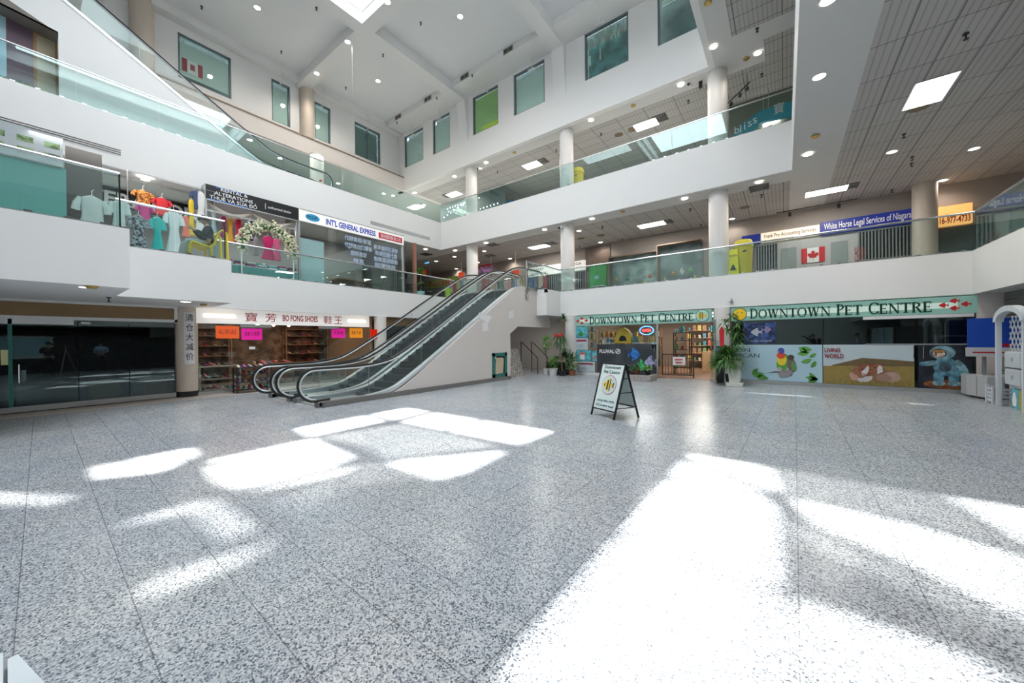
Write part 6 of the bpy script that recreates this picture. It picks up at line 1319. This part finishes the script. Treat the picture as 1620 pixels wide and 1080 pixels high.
part(MB().box(a.x-.08, b.x+.08, YW-.06, YW-.03, L2F, 5.9), 'frame', mat('door_frame_green', (.04, .22, .07), .5), g); part(MB().box(a.x, b.x, YW-.09, YW-.06, L2F, 5.82), 'leaf', GD, g); part(MB().box(a.x+.1, b.x-.1, YW-.14, YW-.09, 4.65, 4.72), 'push_bar', STEEL, g); part(MB().box(a.x+.3, a.x+.55, YW-.095, YW-.09, 5.1, 5.3), 'notice', mat('sky_label', (0, 0, 0)), g)
# display windows between the green door and the middle column
def display(label, px0, px1, z1, m_in, seed, n=8):
    a, b = at(px0, 430, 'y', YW).x, at(px1, 430, 'y', YW).x; g = thing('shopfront', label, 'shopfront', (a, YW, L2F))
    part(MB().box(a, b, YW-.02, YW, L2F, z1), 'back_panel', m_in, g); part(MB().box(a+.02, b-.02, YW-.52, YW-.51, L2F+.05, z1), 'glass_panel', GCLEAR, g); part(MB().box(a, b, YW-.55, YW-.02, z1, z1+.06).box(a, b, YW-.55, YW-.5, L2F, L2F+.08).box(a-.03, a+.03, YW-.55, YW, L2F, z1), 'frame', BRONZE, g)
    rn = random.Random(seed)
    for k in range(n):
        x = a+.2+(b-a-.4)*(k+.5)/n; h = rn.uniform(.15, .5); c = rn.choice(GOODM); z = L2F+rn.choice((.05, .6, 1.1))
        tag(MB().lathe([(.08, z), (.12, z+h*.4), (.05, z+h*.8), (.03, z+h)], (x, YW-.28, 0), 10).build('ornament', c), 'small ornament in the display window %s' % label.split(' window ')[-1], 'ornament', 'ornaments in the window %s' % label.split(' window ')[-1])
    return g
display('pale display window right of the green door', 968, 1042, 6.1, mat('display_pale', (.30, .36, .36), .5, var=.4, scale=1.5), 4, 7); display('dark display window left of the widest level two column', 1044, 1112, 6.35, mat('display_grey', (.16, .18, .19), .5, var=.4, scale=1.5), 6, 8)
g = thing('caution_sign', 'yellow folding wet floor caution sign beside the level two bin', 'caution sign', (-1.4, 16, L2F)); p = at(1160, 430, 'y', 15.75); YP = mat('caution_yellow', (.85, .78, .02), .5); x = p.x
part(MB().prism([(x-.20, 15.70, L2F), (x+.20, 15.70, L2F), (x+.13, 15.85, L2F+1.18), (x-.13, 15.85, L2F+1.18)], (0, .015, 0)), 'front_panel', YP, g); part(MB().prism([(x-.20, 16.05, L2F), (x+.20, 16.05, L2F), (x+.13, 15.88, L2F+1.18), (x-.13, 15.88, L2F+1.18)], (0, .015, 0)), 'rear_panel', YP, g)
part(MB().prism([(x-.10, 15.735, L2F+.40), (x+.10, 15.735, L2F+.40), (x, 15.76, L2F+.62)], (0, -.02, 0)), 'triangle', BLACKP, g); text('CAUTION', 'lettering', BLACKP, (x-.11, 15.79, L2F+.9), 'y', .22, .07, g, ext=.004)
def bin_(label, x, y, z, h, s=.26, group=None):
    g = thing('wheeled_bin', label, 'bin', (x, y, z)); YB_ = mat('bin_yellow', (.62, .52, .03), .5)
    part(MB().lathe([(s*.82, z), (s, z+h*.85)], (x, y, 0), 20), 'body', YB_, g); part(MB().lathe([(s*1.08, z+h*.83), (s*1.08, z+h*.90), (s*.85, z+h), (s*.2, z+h*1.02)], (x, y, 0), 20), 'lid', YB_, g); part(MB().tube([(x, y-s*1.02, z+h*.7), (x+.12, y-s*1.02, z+h*.72)], .02, 6), 'handle', BLACKP, g)
bin_('round yellow bin behind the caution sign on level two', at(1176, 430, 'y', 16.05).x, 16.1, L2F, 1.5, .30)
# accounting and legal shops
def shop(label, px0, px1, z0, z1, face, ink, s, group=None, depth=.2):
    a, b = at(px0, 360, 'y', YW).x, at(px1, 360, 'y', YW).x; g = thing('shop_sign', label, 'sign', (a, YW, z0)); part(MB().box(a, b, YW-depth, YW, z0, z1), 'sign_box', face, g)
    if s: text(s, 'lettering', ink, (a+.12, YW-depth-.004, z0+.1), 'y', b-a-.24, (z1-z0)-.18, g, off=.008, ext=.003)
    return g
SGB = mat('sign_navy', (.01, .02, .16), .4, emis=.15, ecol=(.02, .05, .5))
shop('small navy shop sign left of the accounting sign', 1174, 1203, 5.86, 6.28, SGB, PATCH, '')
shop('warm lit Frank Pro Accounting Services sign on level two', 1204, 1296, 5.88, 6.28, mat('sign_warm_face', (.75, .62, .50), .5, emis=.5, ecol=(1, .85, .68)), mat('ink_black', (0, 0, 0)), 'Frank Pro Accounting Services')
shop('navy White Horse Legal Services sign on level two', 1297, 1447, 5.84, 6.36, SGB, PATCH, 'White Horse Legal Services of Niagara')
g = thing('shopfront', 'pale shopfront of two doors below the accounting sign', 'shopfront', (0, YW, L2F)); a, b = at(1230, 400, 'y', YW).x, at(1360, 400, 'y', YW).x
part(MB().box(a, b, YW-.06, YW-.01, L2F, 5.84), 'wall_panel', mat('pale_mauve_panel', (.50, .46, .46), .6), g)
for px in ((1236, 1260), (1314, 1341)):
    u, v = at(px[0], 400, 'y', YW).x, at(px[1], 400, 'y', YW).x; part(MB().box(u, v, YW-.09, YW-.06, L2F, 5.5), 'door', mat('grey_door', (.28, .30, .30), .5), g)
g = thing('flag', 'red and white maple leaf flag between the two grey doors', 'flag', (at(1268, 400, 'y', YW).x, YW, 4.9)); a, b = at(1268, 405, 'y', YW-.1), at(1305, 405, 'y', YW-.1); W_ = b.x-a.x
FRD = mat('maple_red', (.60, .02, .03), .7); zc = 4.75
part(MB().box(a.x, a.x+W_*.25, YW-.1, YW-.095, zc, zc+.62), 'red_band', FRD, g); part(MB().box(b.x-W_*.25, b.x, YW-.1, YW-.095, zc, zc+.62), 'red_band', FRD, g); part(MB().box(a.x+W_*.25, b.x-W_*.25, YW-.1, YW-.095, zc, zc+.62), 'white_field', PATCH, g)
ML = [(0, -.5), (.03, -.5), (.02, -.25), (.30, -.30), (.24, -.18), (.48, .02), (.40, .06), (.44, .24), (.28, .20), (.25, .28), (.12, .12), (.16, .42), (.08, .36), (0, .52)]
poly2([(u*.42, v*.42) for u, v in ML+[(-u, v) for u, v in ML[::-1][1:-1]]], ((a.x+b.x)/2, YW-.101, zc+.3), 'y', FRD, 'maple_leaf', g, .004)
folding_gate('grey folding gate below the legal services sign', at(1358, 400, 'y', YW).x, at(1446, 400, 'y', YW).x, 5.80, 16); folding_gate('grey folding gate left of the pale doors', at(1196, 400, 'y', YW).x, at(1230, 400, 'y', YW).x, 5.8, 8)
text('法律服務', 'lettering', REDL, (at(1351, 400, 'y', YW).x, YW-.075, 4.0), 'y', .3, 1.2, g)
# orange phone sign and dark unit right of the beige column
a, b = at(1474, 352, 'y', YW), at(1535, 318, 'y', YW); g = thing('shop_sign', 'glowing orange shop sign with the 416-977 phone number', 'sign', (a.x, YW, 5.6)); part(MB().box(a.x, b.x, YW-.2, YW, 5.55, 6.25), 'sign_box', mat('sign_orange', (.85, .40, .12), .5, emis=.6, ecol=(1, .50, .16)), g)
text('416-977-4733', 'lettering', REDL, (a.x+.05, YW-.205, 5.62), 'y', b.x-a.x-.1, .24, g, off=.02)
sbox('wall_shop', mat('dark_grey_shop', (.07, .075, .07), .5), at(1474, 352, 'y', YW).x, 9, YW-.02, YW, L2F, 5.5)
# right hand gallery shopfront with cream frames
g = thing('shopfront', 'cream framed dark shopfront windows above the right railing', 'shopfront', (6.4, 14, L2F)); CF = mat('cream_frame', (.34, .31, .25), .5); XR = 6.3
part(MB().box(XR-.06, XR+.06, 4, 16.2, 6.2, 6.38).box(XR-.06, XR+.06, 4, 16.2, L2F, 3.9), 'rail', CF, g)
for k in range(8): y = 16.2-1.35*k; part(MB().box(XR-.07, XR+.07, y-.09, y+.09, L2F, 6.3), 'mullion', CF, g); part(MB().box(XR-.01, XR, y-1.26, y-.09, 3.9, 6.2), 'glass_panel', GDARK, g)
sbox('wall_shop', mat('dim_unit', (.05, .05, .045), .6), 8, 8.1, 3, 20, L2F, L2C); sbox('wall_shop', mat('pier_grey_warm', (.34, .30, .27), .6), XR-.1, XR+.5, 16.3, 17.2, L2F, L2C)
g = thing('shop_sign', 'dark navy sign panel seen through the right railing', 'sign', (6, 12, 5)); part(MB().box(6.05, 6.15, 8, 14.6, 4.95, 5.5), 'sign_box', SGB, g)  # panel in place of the legal sign's reflection in this glass
# ================= LEVEL THREE =================
Y3 = 21.18
def w3(px0, z0, px1, z1, d=.05, py=250, Y=Y3): return at(px0, py, 'y', Y).x, at(px1, py, 'y', Y).x, Y-d, Y, z0, z1
WZ = lambda px, py, Y=Y3: at(px, py, 'y', Y).z
def sign3(label, px0, px1, py0, py1, face, ink, s, off=.01):
    a, b = at(px0, py0, 'y', Y3).x, at(px1, py1, 'y', Y3).x; z1, z0 = WZ((px0+px1)/2, py0), WZ((px0+px1)/2, py1)
    g = thing('shop_sign', label, 'sign', (a, Y3, z0)); part(MB().box(a, b, Y3-.2, Y3, z0, z1), 'sign_box', face, g)
    if s: text(s, 'lettering', ink, (a+.1, Y3-.206, z0+(z1-z0)*.25), 'y', b-a-.2, (z1-z0)*.5, g, off=off, ext=.003)
INK = mat('ink_black', (0, 0, 0))
sign3('blue shop sign on level three seen through the back railing', 776, 814, 304, 324, mat('sign_azure', (.02, .18, .42), .5, emis=.2), PATCH, '')
sign3('cream blank looking shop sign right of the blue one on level three', 817, 836, 293, 310, mat('sign_cream', (.60, .52, .42), .5, emis=.4), INK, '')
sign3('small white shop sign between the cream and yellow ones on level three', 838, 856, 288, 304, SIGNW, INK, '')
sign3('pale yellow ORGANIC sign left of the level three bin', 858, 888, 279, 293, mat('sign_pale_yellow', (.62, .58, .30), .5, emis=.4), mat('ink_olive', (.12, .12, .02), .5), 'ORGANIC')
for k, (px, c) in enumerate(((745, (.05, .09, .10)), (775, (.10, .13, .14)), (815, (.22, .14, .11)), (850, (.08, .10, .10)), (930, (.16, .22, .22)), (1010, (.07, .16, .17)))):
    a, b = at(px, 330, 'y', Y3).x, at(px+(28 if k < 4 else 60), 330, 'y', Y3).x; g = thing('shopfront', ('dark', 'grey', 'brownish', 'black green', 'pale', 'deep teal')[k]+' shop window on level three behind the back railing', 'shopfront', (a, Y3, L3F))
    part(MB().box(a, b, Y3-.06, Y3-.01, L3F, 11.0), 'glass_panel', mat('front_tone_%d' % k, c, .25, var=.3, scale=2), g); part(MB().box(a-.04, a+.04, Y3-.1, Y3, L3F, 11.1).box(b-.04, b+.04, Y3-.1, Y3, L3F, 11.1).box(a, b, Y3-.1, Y3, 11.0, 11.1), 'frame', ALU, g)
p = at(914, 280, 'y', 16.5); bin_('round yellow bin beside the level three column', p.x, 16.5, L3F, 1.4, .30)
p = at(899, 285, 'y', 15.75); x = p.x
g = thing('caution_sign', 'yellow folding caution sign left of the level three bin', 'caution sign', (x, 15.8, L3F)); part(MB().prism([(x-.18, 15.70, L3F), (x+.18, 15.70, L3F), (x+.12, 15.8, L3F+1.05), (x-.12, 15.8, L3F+1.05)], (0, .015, 0)), 'front_panel', YP, g); part(MB().prism([(x-.18, 15.98, L3F), (x+.18, 15.98, L3F), (x+.12, 15.83, L3F+1.05), (x-.12, 15.83, L3F+1.05)], (0, .015, 0)), 'rear_panel', YP, g); part(MB().prism([(x-.09, 15.73, L3F+.4), (x+.09, 15.73, L3F+.4), (x, 15.76, L3F+.6)], (0, -.02, 0)), 'triangle', BLACKP, g)
# string lights near the inner corner
BULB = mat('white_bulb', (.9, .95, 1), .4, emis=6, ecol=(.85, .95, 1), var=0)
for k, ((ax, ay), (bx, by)) in enumerate((((700, 345), (738, 318)), ((706, 336), (762, 310)), ((706, 330), (735, 320)), ((752, 332), (790, 320)))):
    a, b = at(ax, ay, 'y', 18.5), at(bx, by, 'y', 18.5); g = thing('string_lights', 'string of small white lights on level three, %s' % ('lowest of the strings', 'longest of the strings', 'short upper string', 'string right of the column')[k], 'string lights', a)
    part(MB().tube([a, (a+b)/2-Vector((0, 0, .05)), b], .008, 5), 'wire', BLACKP, g)
    for j in range(7): part(MB().ball(a.lerp(b, (j+.5)/7)-Vector((0, 0, .03)), .035, 6, 4), 'bulb', BULB, g)
sbox('trim_10', mat('light_frame_grey', (.10, .13, .13), .5), at(698, 340, 'y', 18.6).x, at(800, 320, 'y', 18.6).x, 18.55, 18.6, L3F, L3C)
# teal bliss sign under the high corner
a, b = at(1160, 215, 'y', 18.0), at(1262, 175, 'y', 18.0)
TB = mat('bliss_teal', (.01, .14, .20), .5, emis=.12, ecol=(.02, .3, .4)); g = thing('shop_sign', 'dark teal bliss sign with white letters at the right end of level three', 'sign', (a.x, 18, 10))
za, zb_, zc_, zd = at(1165, 213, 'y', 18).z, at(1198, 177, 'y', 18).z, at(1255, 158, 'y', 18).z, at(1255, 182, 'y', 18).z
X_ = lambda px, py: at(px, py, 'y', 18).x
part(MB().prism([(X_(1158, 213), 18, za-.1), (X_(1190, 206), 18, at(1190, 206, 'y', 18).z), (X_(1205, 193), 18, at(1205, 193, 'y', 18).z), (X_(1262, 180), 18, zd), (X_(1262, 158), 18, zc_), (X_(1200, 176), 18, zb_), (X_(1165, 204), 18, at(1165, 204, 'y', 18).z)], (0, .15, 0)), 'sign_panel', TB, g)
for s_, px, py in (('b', 1162, 212), ('l', 1171, 209), ('i', 1177, 205), ('s', 1183, 201), ('s', 1191, 196)): text(s_, 'letter', PATCH, at(px, py, 'y', 17.99), 'y', None, .30 if s_ in 'bli' else .22, g, ext=.004)
part(MB().box(X_(1215, 180), X_(1215, 180)+.03, 18.02, 18.05, at(1215, 172, 'y', 18).z, L3C), 'rod', ALU, g)
p = at(1224, 182, 'y', 17.99); text('寶', 'chinese_letter', PATCH, p, 'y', .34, .42, g)
g = thing('light_strip', 'bright white tube light below the teal bliss sign', 'lamp', (X_(1205, 200), 18.2, za)); a, b = at(1207, 199, 'y', 18.3), at(1234, 188, 'y', 18.3); part(MB().tube([a, b], .07, 8), 'tube', PANEL, g)
part(MB().box(a.x, a.x+.03, 18.3, 18.33, a.z, L3C), 'rod', ALU, g)
sbox('wall_shop', mat('olive_taupe', (.20, .20, .16), .6), X_(1152, 213), 3, 18.4, 18.6, L3F, L3C-.02)
# left part: planters, panels behind the first panes, green fronts behind the escalator foot
Xp = -17.85
def lbox(name, m, px0, px1, z0, z1, g=None, X=Xp, d=.06):
    y0, y1 = at(px0, 80, 'x', X).y, at(px1, 80, 'x', X).y; mb = MB().box(X-d, X, y0, y1, z0, z1)
    return part(mb, name, m, g) if g else mb.build(name, m)
g = thing('shopfront', 'shopfront of pale blue, purple and framed beige panels at the far left of level three', 'shopfront', (Xp, 1, L3F))
lbox('blue_panel', mat('panel_ice_blue', (.45, .68, .78), .5), -60, 10, L3F, 11.05, g); lbox('purple_panel', mat('panel_purple', (.17, .11, .15), .5, var=.2, scale=1), 10, 53, L3F, 11.05, g)
lbox('wood_frame', mat('panel_wood_frame', (.42, .24, .10), .5, var=.2), 53, 91, L3F, 11.0, g); lbox('beige_panel', mat('panel_beige', (.50, .43, .31), .6, var=.1, scale=2), 58, 87, L3F+.3, 10.85, g, X=Xp+.03)
for k, (px0, px1) in enumerate(((-40, 22), (22, 60))):
    y0, y1 = at(px0, 115, 'x', -17.2).y, at(px1, 125, 'x', -17.2).y; g = thing('planter', 'long planter of green plants behind the level three glass, %s' % ('at the left edge' if not k else 'second from the left edge'), 'planter', (-17.2, y0, L3F)); part(MB().box(-17.35, -17.05, y0+.02, y1-.05, L3F, L3F+.26), 'trough', POTK, g); mb = MB(); rn = random.Random(50+k)
    for j in range(180): mb.leaf((-17.2+rn.uniform(-.12, .12), rn.uniform(y0+.05, y1-.08), L3F+.25), (rn.gauss(0, .4), rn.gauss(0, .4), 1), rn.uniform(.1, .22), .03)
    part(mb, 'leaves', LG[1], g)
g = thing('wall_picture', 'framed pale picture on the green wall beside the upper column', 'picture', (-23.9, 9, 9.6)); y0, y1 = at(443, 258, 'x', -23.9).y, at(468, 262, 'x', -23.9).y
part(MB().box(-23.98, -23.92, y0, y1, 9.3, 10.5), 'frame', ALU, g); part(MB().box(-23.92, -23.9, y0+.08, y1-.08, 9.38, 10.42), 'picture', mat('picture_sepia', (.50, .46, .36), .6, var=.6, scale=4), g)
p = at(508, 280, 'x', -18.9); g = thing('flower_bunch', 'bunch of red flowers beside the foot of the upper escalator', 'flowers', (-18.9, p.y, L3F)); part(MB().lathe([(.12, L3F), (.16, L3F+.45)], (-18.9, p.y, 0), 12), 'vase', POTK, g); mb = MB(); rn = random.Random(8)
for k in range(60): mb.ball((-18.9+rn.gauss(0, .13), p.y+rn.gauss(0, .16), L3F+.75+rn.gauss(0, .15)), .05, 6, 4)
part(mb, 'blossoms', mat('blossom_red', (.65, .03, .03), .6), g); rosette(g, (-18.9, p.y, L3F+.45), 24, .35, .07, LG[2], 60, (20, 85), .2)
light('gallery_lamp', 'AREA', (-20.0, 8, 11.5), 60, (1, .95, .86), 1, 6); light('gallery_lamp', 'AREA', (-21.0, 17.5, 11.5), 60, (1, .95, .86), 4, 2)
for q in [(395, 221), (443, 250), (535, 290), (607, 306), (622, 309), (671, 324)]: 
    p = at(*q, 'z', L3C)
    if p.x > -26 and p.y < 26: downlight(*q, L3C, 'the ceiling behind the upper escalator', 0)
# ================= PEOPLE =================
SKIN = mat('skin', (.50, .32, .23), .5, var=.05); HAIRM = mat('hair_black', (.012, .010, .010), .45)
def skinned(name, pts, edges, rad, m, parent, sub=2):
    me = bpy.data.meshes.new(name); me.from_pydata(pts, edges, []); me.materials.append(m); o = bpy.data.objects.new(name, me); COL.objects.link(o)
    s = o.modifiers.new('skin', 'SKIN'); s.use_smooth_shade = True
    for v, r in zip(me.skin_vertices[0].data if me.skin_vertices else [], rad): v.radius = (r, r)
    if not me.skin_vertices:
        pass
    sb_ = o.modifiers.new('sub', 'SUBSURF'); sb_.levels = sub; sb_.render_levels = sub
    o.parent = parent; return o
def skin_obj(name, chains, m, parent, sub=2, root=None):
    """chains: lists of (key, point, radius); equal keys join"""
    keys = {}; pts = []; rad = []; ed = []
    for ch in chains:
        prev = None
        for k, p, r in ch:
            if k not in keys: keys[k] = len(pts); pts.append(p); rad.append(r)
            if prev is not None and (prev, keys[k]) not in ed: ed.append((prev, keys[k]))
            prev = keys[k]
    bm = bmesh.new(); lay = bm.verts.layers.skin.verify(); vs = []
    for i, (p, r) in enumerate(zip(pts, rad)):
        v = bm.verts.new(p); v[lay].radius = (r, r) if not isinstance(r, tuple) else r; v[lay].use_root = (i == 0); vs.append(v)
    for a, b in ed: bm.edges.new((vs[a], vs[b]))
    me = bpy.data.meshes.new(name); bm.to_mesh(me); bm.free(); me.materials.append(m)
    o = bpy.data.objects.new(name, me); COL.objects.link(o); s = o.modifiers.new('skin', 'SKIN'); s.use_smooth_shade = True; s.branch_smoothing = .3
    q = o.modifiers.new('sub', 'SUBSURF'); q.levels = 1; q.render_levels = sub
    o.parent = parent; return o
def person(label, loc, rz, J, shirt, trouser, shoe_c, hair=True, hood=False, cap=None):
    """J: joints in the person's own frame (faces +y, z up): pelvis, chest, neck, head, and per side (0 left, 1 right) shoulder, elbow, wrist, hip, knee, ankle, toe"""
    g = bpy.data.objects.new('person', None); COL.objects.link(g); g.location = loc; g.rotation_euler = (0, 0, rz); g['label'] = label; g['category'] = 'person'
    V = Vector; P = {k: (V(v) if not isinstance(v, list) else [V(q) for q in v]) for k, v in J.items()}
    hd = P['head']; nk = P['neck']; up = (hd-nk).normalized(); fw = P['face'].normalized(); rt = fw.cross(up).normalized(); fw = up.cross(rt).normalized()
    mid = P['pelvis'].lerp(P['chest'], .5)
    body = [[('p', P['pelvis'], .13), ('m', mid, .125), ('c', P['chest'], .14), ('n', nk, .055), ('h0', nk.lerp(hd, .5), .055), ('h', hd, .095), ('h1', hd+up*.07, .085)]]
    sh = []; tr = [[('p', P['pelvis'], .15), ('w', P['pelvis'].lerp(P['chest'], .2), .145)]]
    top = [[('m', P['pelvis'].lerp(P['chest'], .08), .155), ('m2', mid, .15), ('c', P['chest'], .165), ('n', P['chest'].lerp(nk, .75), .075)]]
    for i in (0, 1):
        s_, e, w_ = P['shoulder'][i], P['elbow'][i], P['wrist'][i]; h, k, a, t = P['hip'][i], P['knee'][i], P['ankle'][i], P['toe'][i]
        body += [[('c', P['chest'], .14), ('s%d' % i, s_, .06), ('e%d' % i, e, .042), ('w%d' % i, w_, .028)], [('p', P['pelvis'], .13), ('hp%d' % i, h, .085), ('k%d' % i, k, .055), ('a%d' % i, a, .036)]]
        top += [[('c', P['chest'], .165), ('s%d' % i, s_, .075), ('e%d' % i, e, .056), ('w%d' % i, w_.lerp(e, .06), .042)]]
        tr += [[('p', P['pelvis'], .15), ('hp%d' % i, h, .10), ('k%d' % i, k, .072), ('a%d' % i, a+V((0, 0, .02)), .055)]]
        d = (t-a); d.z = 0; d.normalize()
        sh_ = MB().tube([a-d*.06+V((0, 0, -.045)), a+V((0, 0, -.04)), a+d*.09+V((0, 0, -.055)), a+d*.17+V((0, 0, -.062)), a+d*.20+V((0, 0, -.065))], [.038, .046, .045, .038, .015], 10, flat=.8); o = sh_.build('shoe', mat('shoe_dark', shoe_c, .5)); o.parent = g
        # hand: palm, four fingers of unequal length, thumb from the side
        f = (w_-e).normalized(); side = f.cross(V((0, 0, 1))); side = side.normalized() if side.length > .1 else V((1, 0, 0)); nn_ = side.cross(f).normalized(); cur = P.get('curl', V((.5, 0, 0))).x
        hb = MB().tube([w_, w_+f*.03, w_+f*.085], [.026, .038, .036], 10, flat=.5)
        for q, (off, ln) in enumerate(((-.030, .066), (-.010, .078), (.011, .073), (.030, .056))):
            b0 = w_+f*.08+side*off; d1 = (f-nn_*cur*.5).normalized(); d2 = (f-nn_*cur*1.4).normalized()
            hb.tube([b0, b0+d1*ln*.5, b0+d1*ln*.5+d2*ln*.5], [.0095, .0088, .007], 6)
        s2 = -1 if i else 1; b0 = w_+f*.03+side*.032*s2; hb.tube([b0, b0+(f*.7+side*s2*.7-nn_*.3)*.035, b0+(f*.95+side*s2*.45-nn_*.5)*.062], [.012, .0105, .008], 6)
        o = hb.build('hand', SKIN); o.parent = g
    skin_obj('body', body, SKIN, g); skin_obj('jacket', top, mat('cloth_top_%d' % int(shirt[2]*1000), shirt, .85, var=.1), g); skin_obj('trousers', tr, mat('cloth_trousers_%d' % int(trouser[2]*1000), trouser, .85, var=.1), g)
    # face
    fc = MB(); c = hd+up*.02
    fc.tube([c+fw*.085+up*.02, c+fw*.112-up*.02, c+fw*.098-up*.032], [.008, .014, .012], 8); o = fc.build('nose', SKIN); o.parent = g
    for s2 in (-1, 1):
        o = MB().ball(c+fw*.084+rt*s2*.033+up*.018, .011, 8, 6).build('eye', mat('eye_dark', (.03, .02, .02), .2)); o.parent = g
        o = MB().tube([c+rt*s2*.092-up*.02, c+rt*s2*.102+up*.0, c+rt*s2*.098+up*.03], [.010, .017, .012], 8, flat=.5).build('ear', SKIN); o.parent = g
    o = MB().tube([c+fw*.092-rt*.024-up*.055, c+fw*.100-up*.057, c+fw*.092+rt*.024-up*.055], [.004, .007, .004], 6).build('mouth', mat('lips', (.40, .16, .13), .5)); o.parent = g
    hm = MB(); R3 = Matrix((rt, fw, up)).transposed(); rings = 8; seg = 14; vs = []; fs = []
    low = -.5 if hood else -.05
    for a in range(rings+1):
        ph = math.pi/2-(math.pi/2-low)*a/rings
        for b in range(seg):
            th = 2*math.pi*b/seg; rr_ = .112 if not hood else .125
            front = max(0, math.sin(th)); cut = .45 if not hood else .3
            ph2 = max(ph, cut*front-.1) if front > .3 else ph
            vs.append(hd+up*.035+R3 @ V((math.cos(th)*math.cos(ph2)*rr_, math.sin(th)*math.cos(ph2)*rr_-.012, math.sin(ph2)*rr_)))
    for a in range(rings):
        for b in range(seg): fs.append((a*seg+b, a*seg+(b+1) % seg, (a+1)*seg+(b+1) % seg, (a+1)*seg+b))
    o = MB().add(vs, fs, True).build('hood' if hood else 'hair', HAIRM if not hood else mat('cloth_top_%d' % int(shirt[2]*1000), shirt)); o.parent = g
    if cap:
        o = MB().tube([hd+up*.10+fw*.06, hd+up*.085+fw*.17], [.07, .06], 10, flat=.15).build('cap_brim', mat('cap_black', (.02, .02, .02), .7)); o.parent = g
    return g
# seated person on level two: faces -y, leaning back in the yellow chair, holding a phone
def mir(a, b): return [Vector(a), Vector(b)]
k_ = 1.0
J = dict(pelvis=(0, 0, .60), chest=(0, -.05, .95), neck=(0, .0, 1.11), head=(0, .06, 1.22), face=(0, 1, -.45), shoulder=mir((-.19, -.02, 1.03), (.19, -.02, 1.03)), elbow=mir((-.25, .06, .78), (.25, .06, .78)), wrist=mir((-.10, .26, .92), (.06, .28, .96)),
         hip=mir((-.10, .04, .60), (.10, .04, .60)), knee=mir((-.12, .44, .60), (.12, .46, .58)), ankle=mir((-.12, .50, .09), (.12, .54, .09)), toe=mir((-.12, .70, .03), (.12, .74, .03)), curl=(1.2, 0, 0))
PX, PYY = cx_-.27, cy_+.40
g = person('person in a dark hood and pale trousers reading a phone in the yellow chair', (PX, PYY, L2F), math.pi, J, (.02, .022, .03), (.42, .46, .46), (.05, .05, .06), hood=True)
gp = tag(MB().box(-.04, .04, -.004, .004, -.07, .07).build('smartphone', BLACKP), 'dark phone held by the seated person on level two', 'phone'); gp.location = (PX-.0, PYY-.37, L2F+.99); gp.rotation_euler = (R(-35), 0, 0)
# the two people seen in the dark shop glass: they stand beside the camera, out of its direct view
J = dict(pelvis=(0, 0, .95), chest=(0, .02, 1.33), neck=(0, .03, 1.50), head=(0, .07, 1.62), face=(0, 1, 0), shoulder=mir((-.20, .02, 1.43), (.20, .02, 1.43)), elbow=mir((-.26, .22, 1.20), (.30, .28, 1.40)), wrist=mir((-.08, .42, 1.30), (.14, .46, 1.58)),
         hip=mir((-.10, 0, .92), (.10, 0, .92)), knee=mir((-.12, .04, .50), (.13, .06, .50)), ankle=mir((-.13, 0, .09), (.14, 0, .09)), toe=mir((-.14, .2, .03), (.16, .2, .03)), curl=(1.1, 0, 0))
g = person('person in black with a cap holding a camera up, mirrored in the dark shop glass', (1.5, .80, 0), R(90), J, (.018, .018, .02), (.02, .02, .024), (.01, .01, .01), cap=True)
o = MB().box(-.16, .16, -.30, -.14, 1.0, 1.48).build('backpack', BLACKP); o.parent = g; o.modifiers.new('b', 'BEVEL').width = .04
o = tag(MB().box(-.07, .07, -.05, .05, -.045, .045).tube([(0, .04, 0), (0, .13, 0)], .035, 12).build('camera', BLACKP), 'black camera held up by the person in black in the mirror image', 'camera'); o.location = (1.0, .92, 1.62); o.rotation_euler = (0, 0, R(90))
tg = thing('tripod', 'grey tripod beside the person in black, mirrored in the dark shop glass', 'tripod', (1.25, 1.35, 0))
for a in (90, 210, 330): part(MB().tube([(1.25, 1.35, 1.35), (1.25+.4*math.cos(R(a)), 1.35+.4*math.sin(R(a)), 0)], [.022, .014], 8), 'leg', GREYM, tg)
part(MB().tube([(1.25, 1.35, 1.3), (1.25, 1.35, 1.55)], .02, 8), 'centre_column', GREYM, tg); part(MB().box(1.19, 1.31, 1.28, 1.42, 1.55, 1.65), 'head', BLACKP, tg)
J = dict(J); J.update(elbow=mir((-.27, .0, 1.16), (.27, .02, 1.16)), wrist=mir((-.10, .22, 1.10), (.10, .24, 1.14)))
g = person('person in a pale blue shirt and dark trousers, mirrored in the dark shop glass', (3.3, 2.75, 0), R(90), J, (.28, .42, .60), (.02, .022, .03), (.01, .01, .01))
# bright shopfront behind them that the dark glass mirrors
g = thing('shopfront', 'white framed pale blue shopfront across the floor, mirrored in the dark glass', 'shopfront', (4.95, -2, 0))
part(MB().box(4.93, 4.97, -5, 1.0, .95, 2.1), 'blue_panel', mat('panel_ice_blue', (1, 1, 1)), g); part(MB().box(4.88, 4.93, -5.1, 1.1, .85, .97).box(4.88, 4.93, -5.1, 1.1, 2.03, 2.1), 'white_band', WPL, g)
for y in (-5, -3, -1.2, 1.0): part(MB().box(4.87, 4.93, y-.05, y+.05, .9, 2.1), 'mullion', WPL, g)
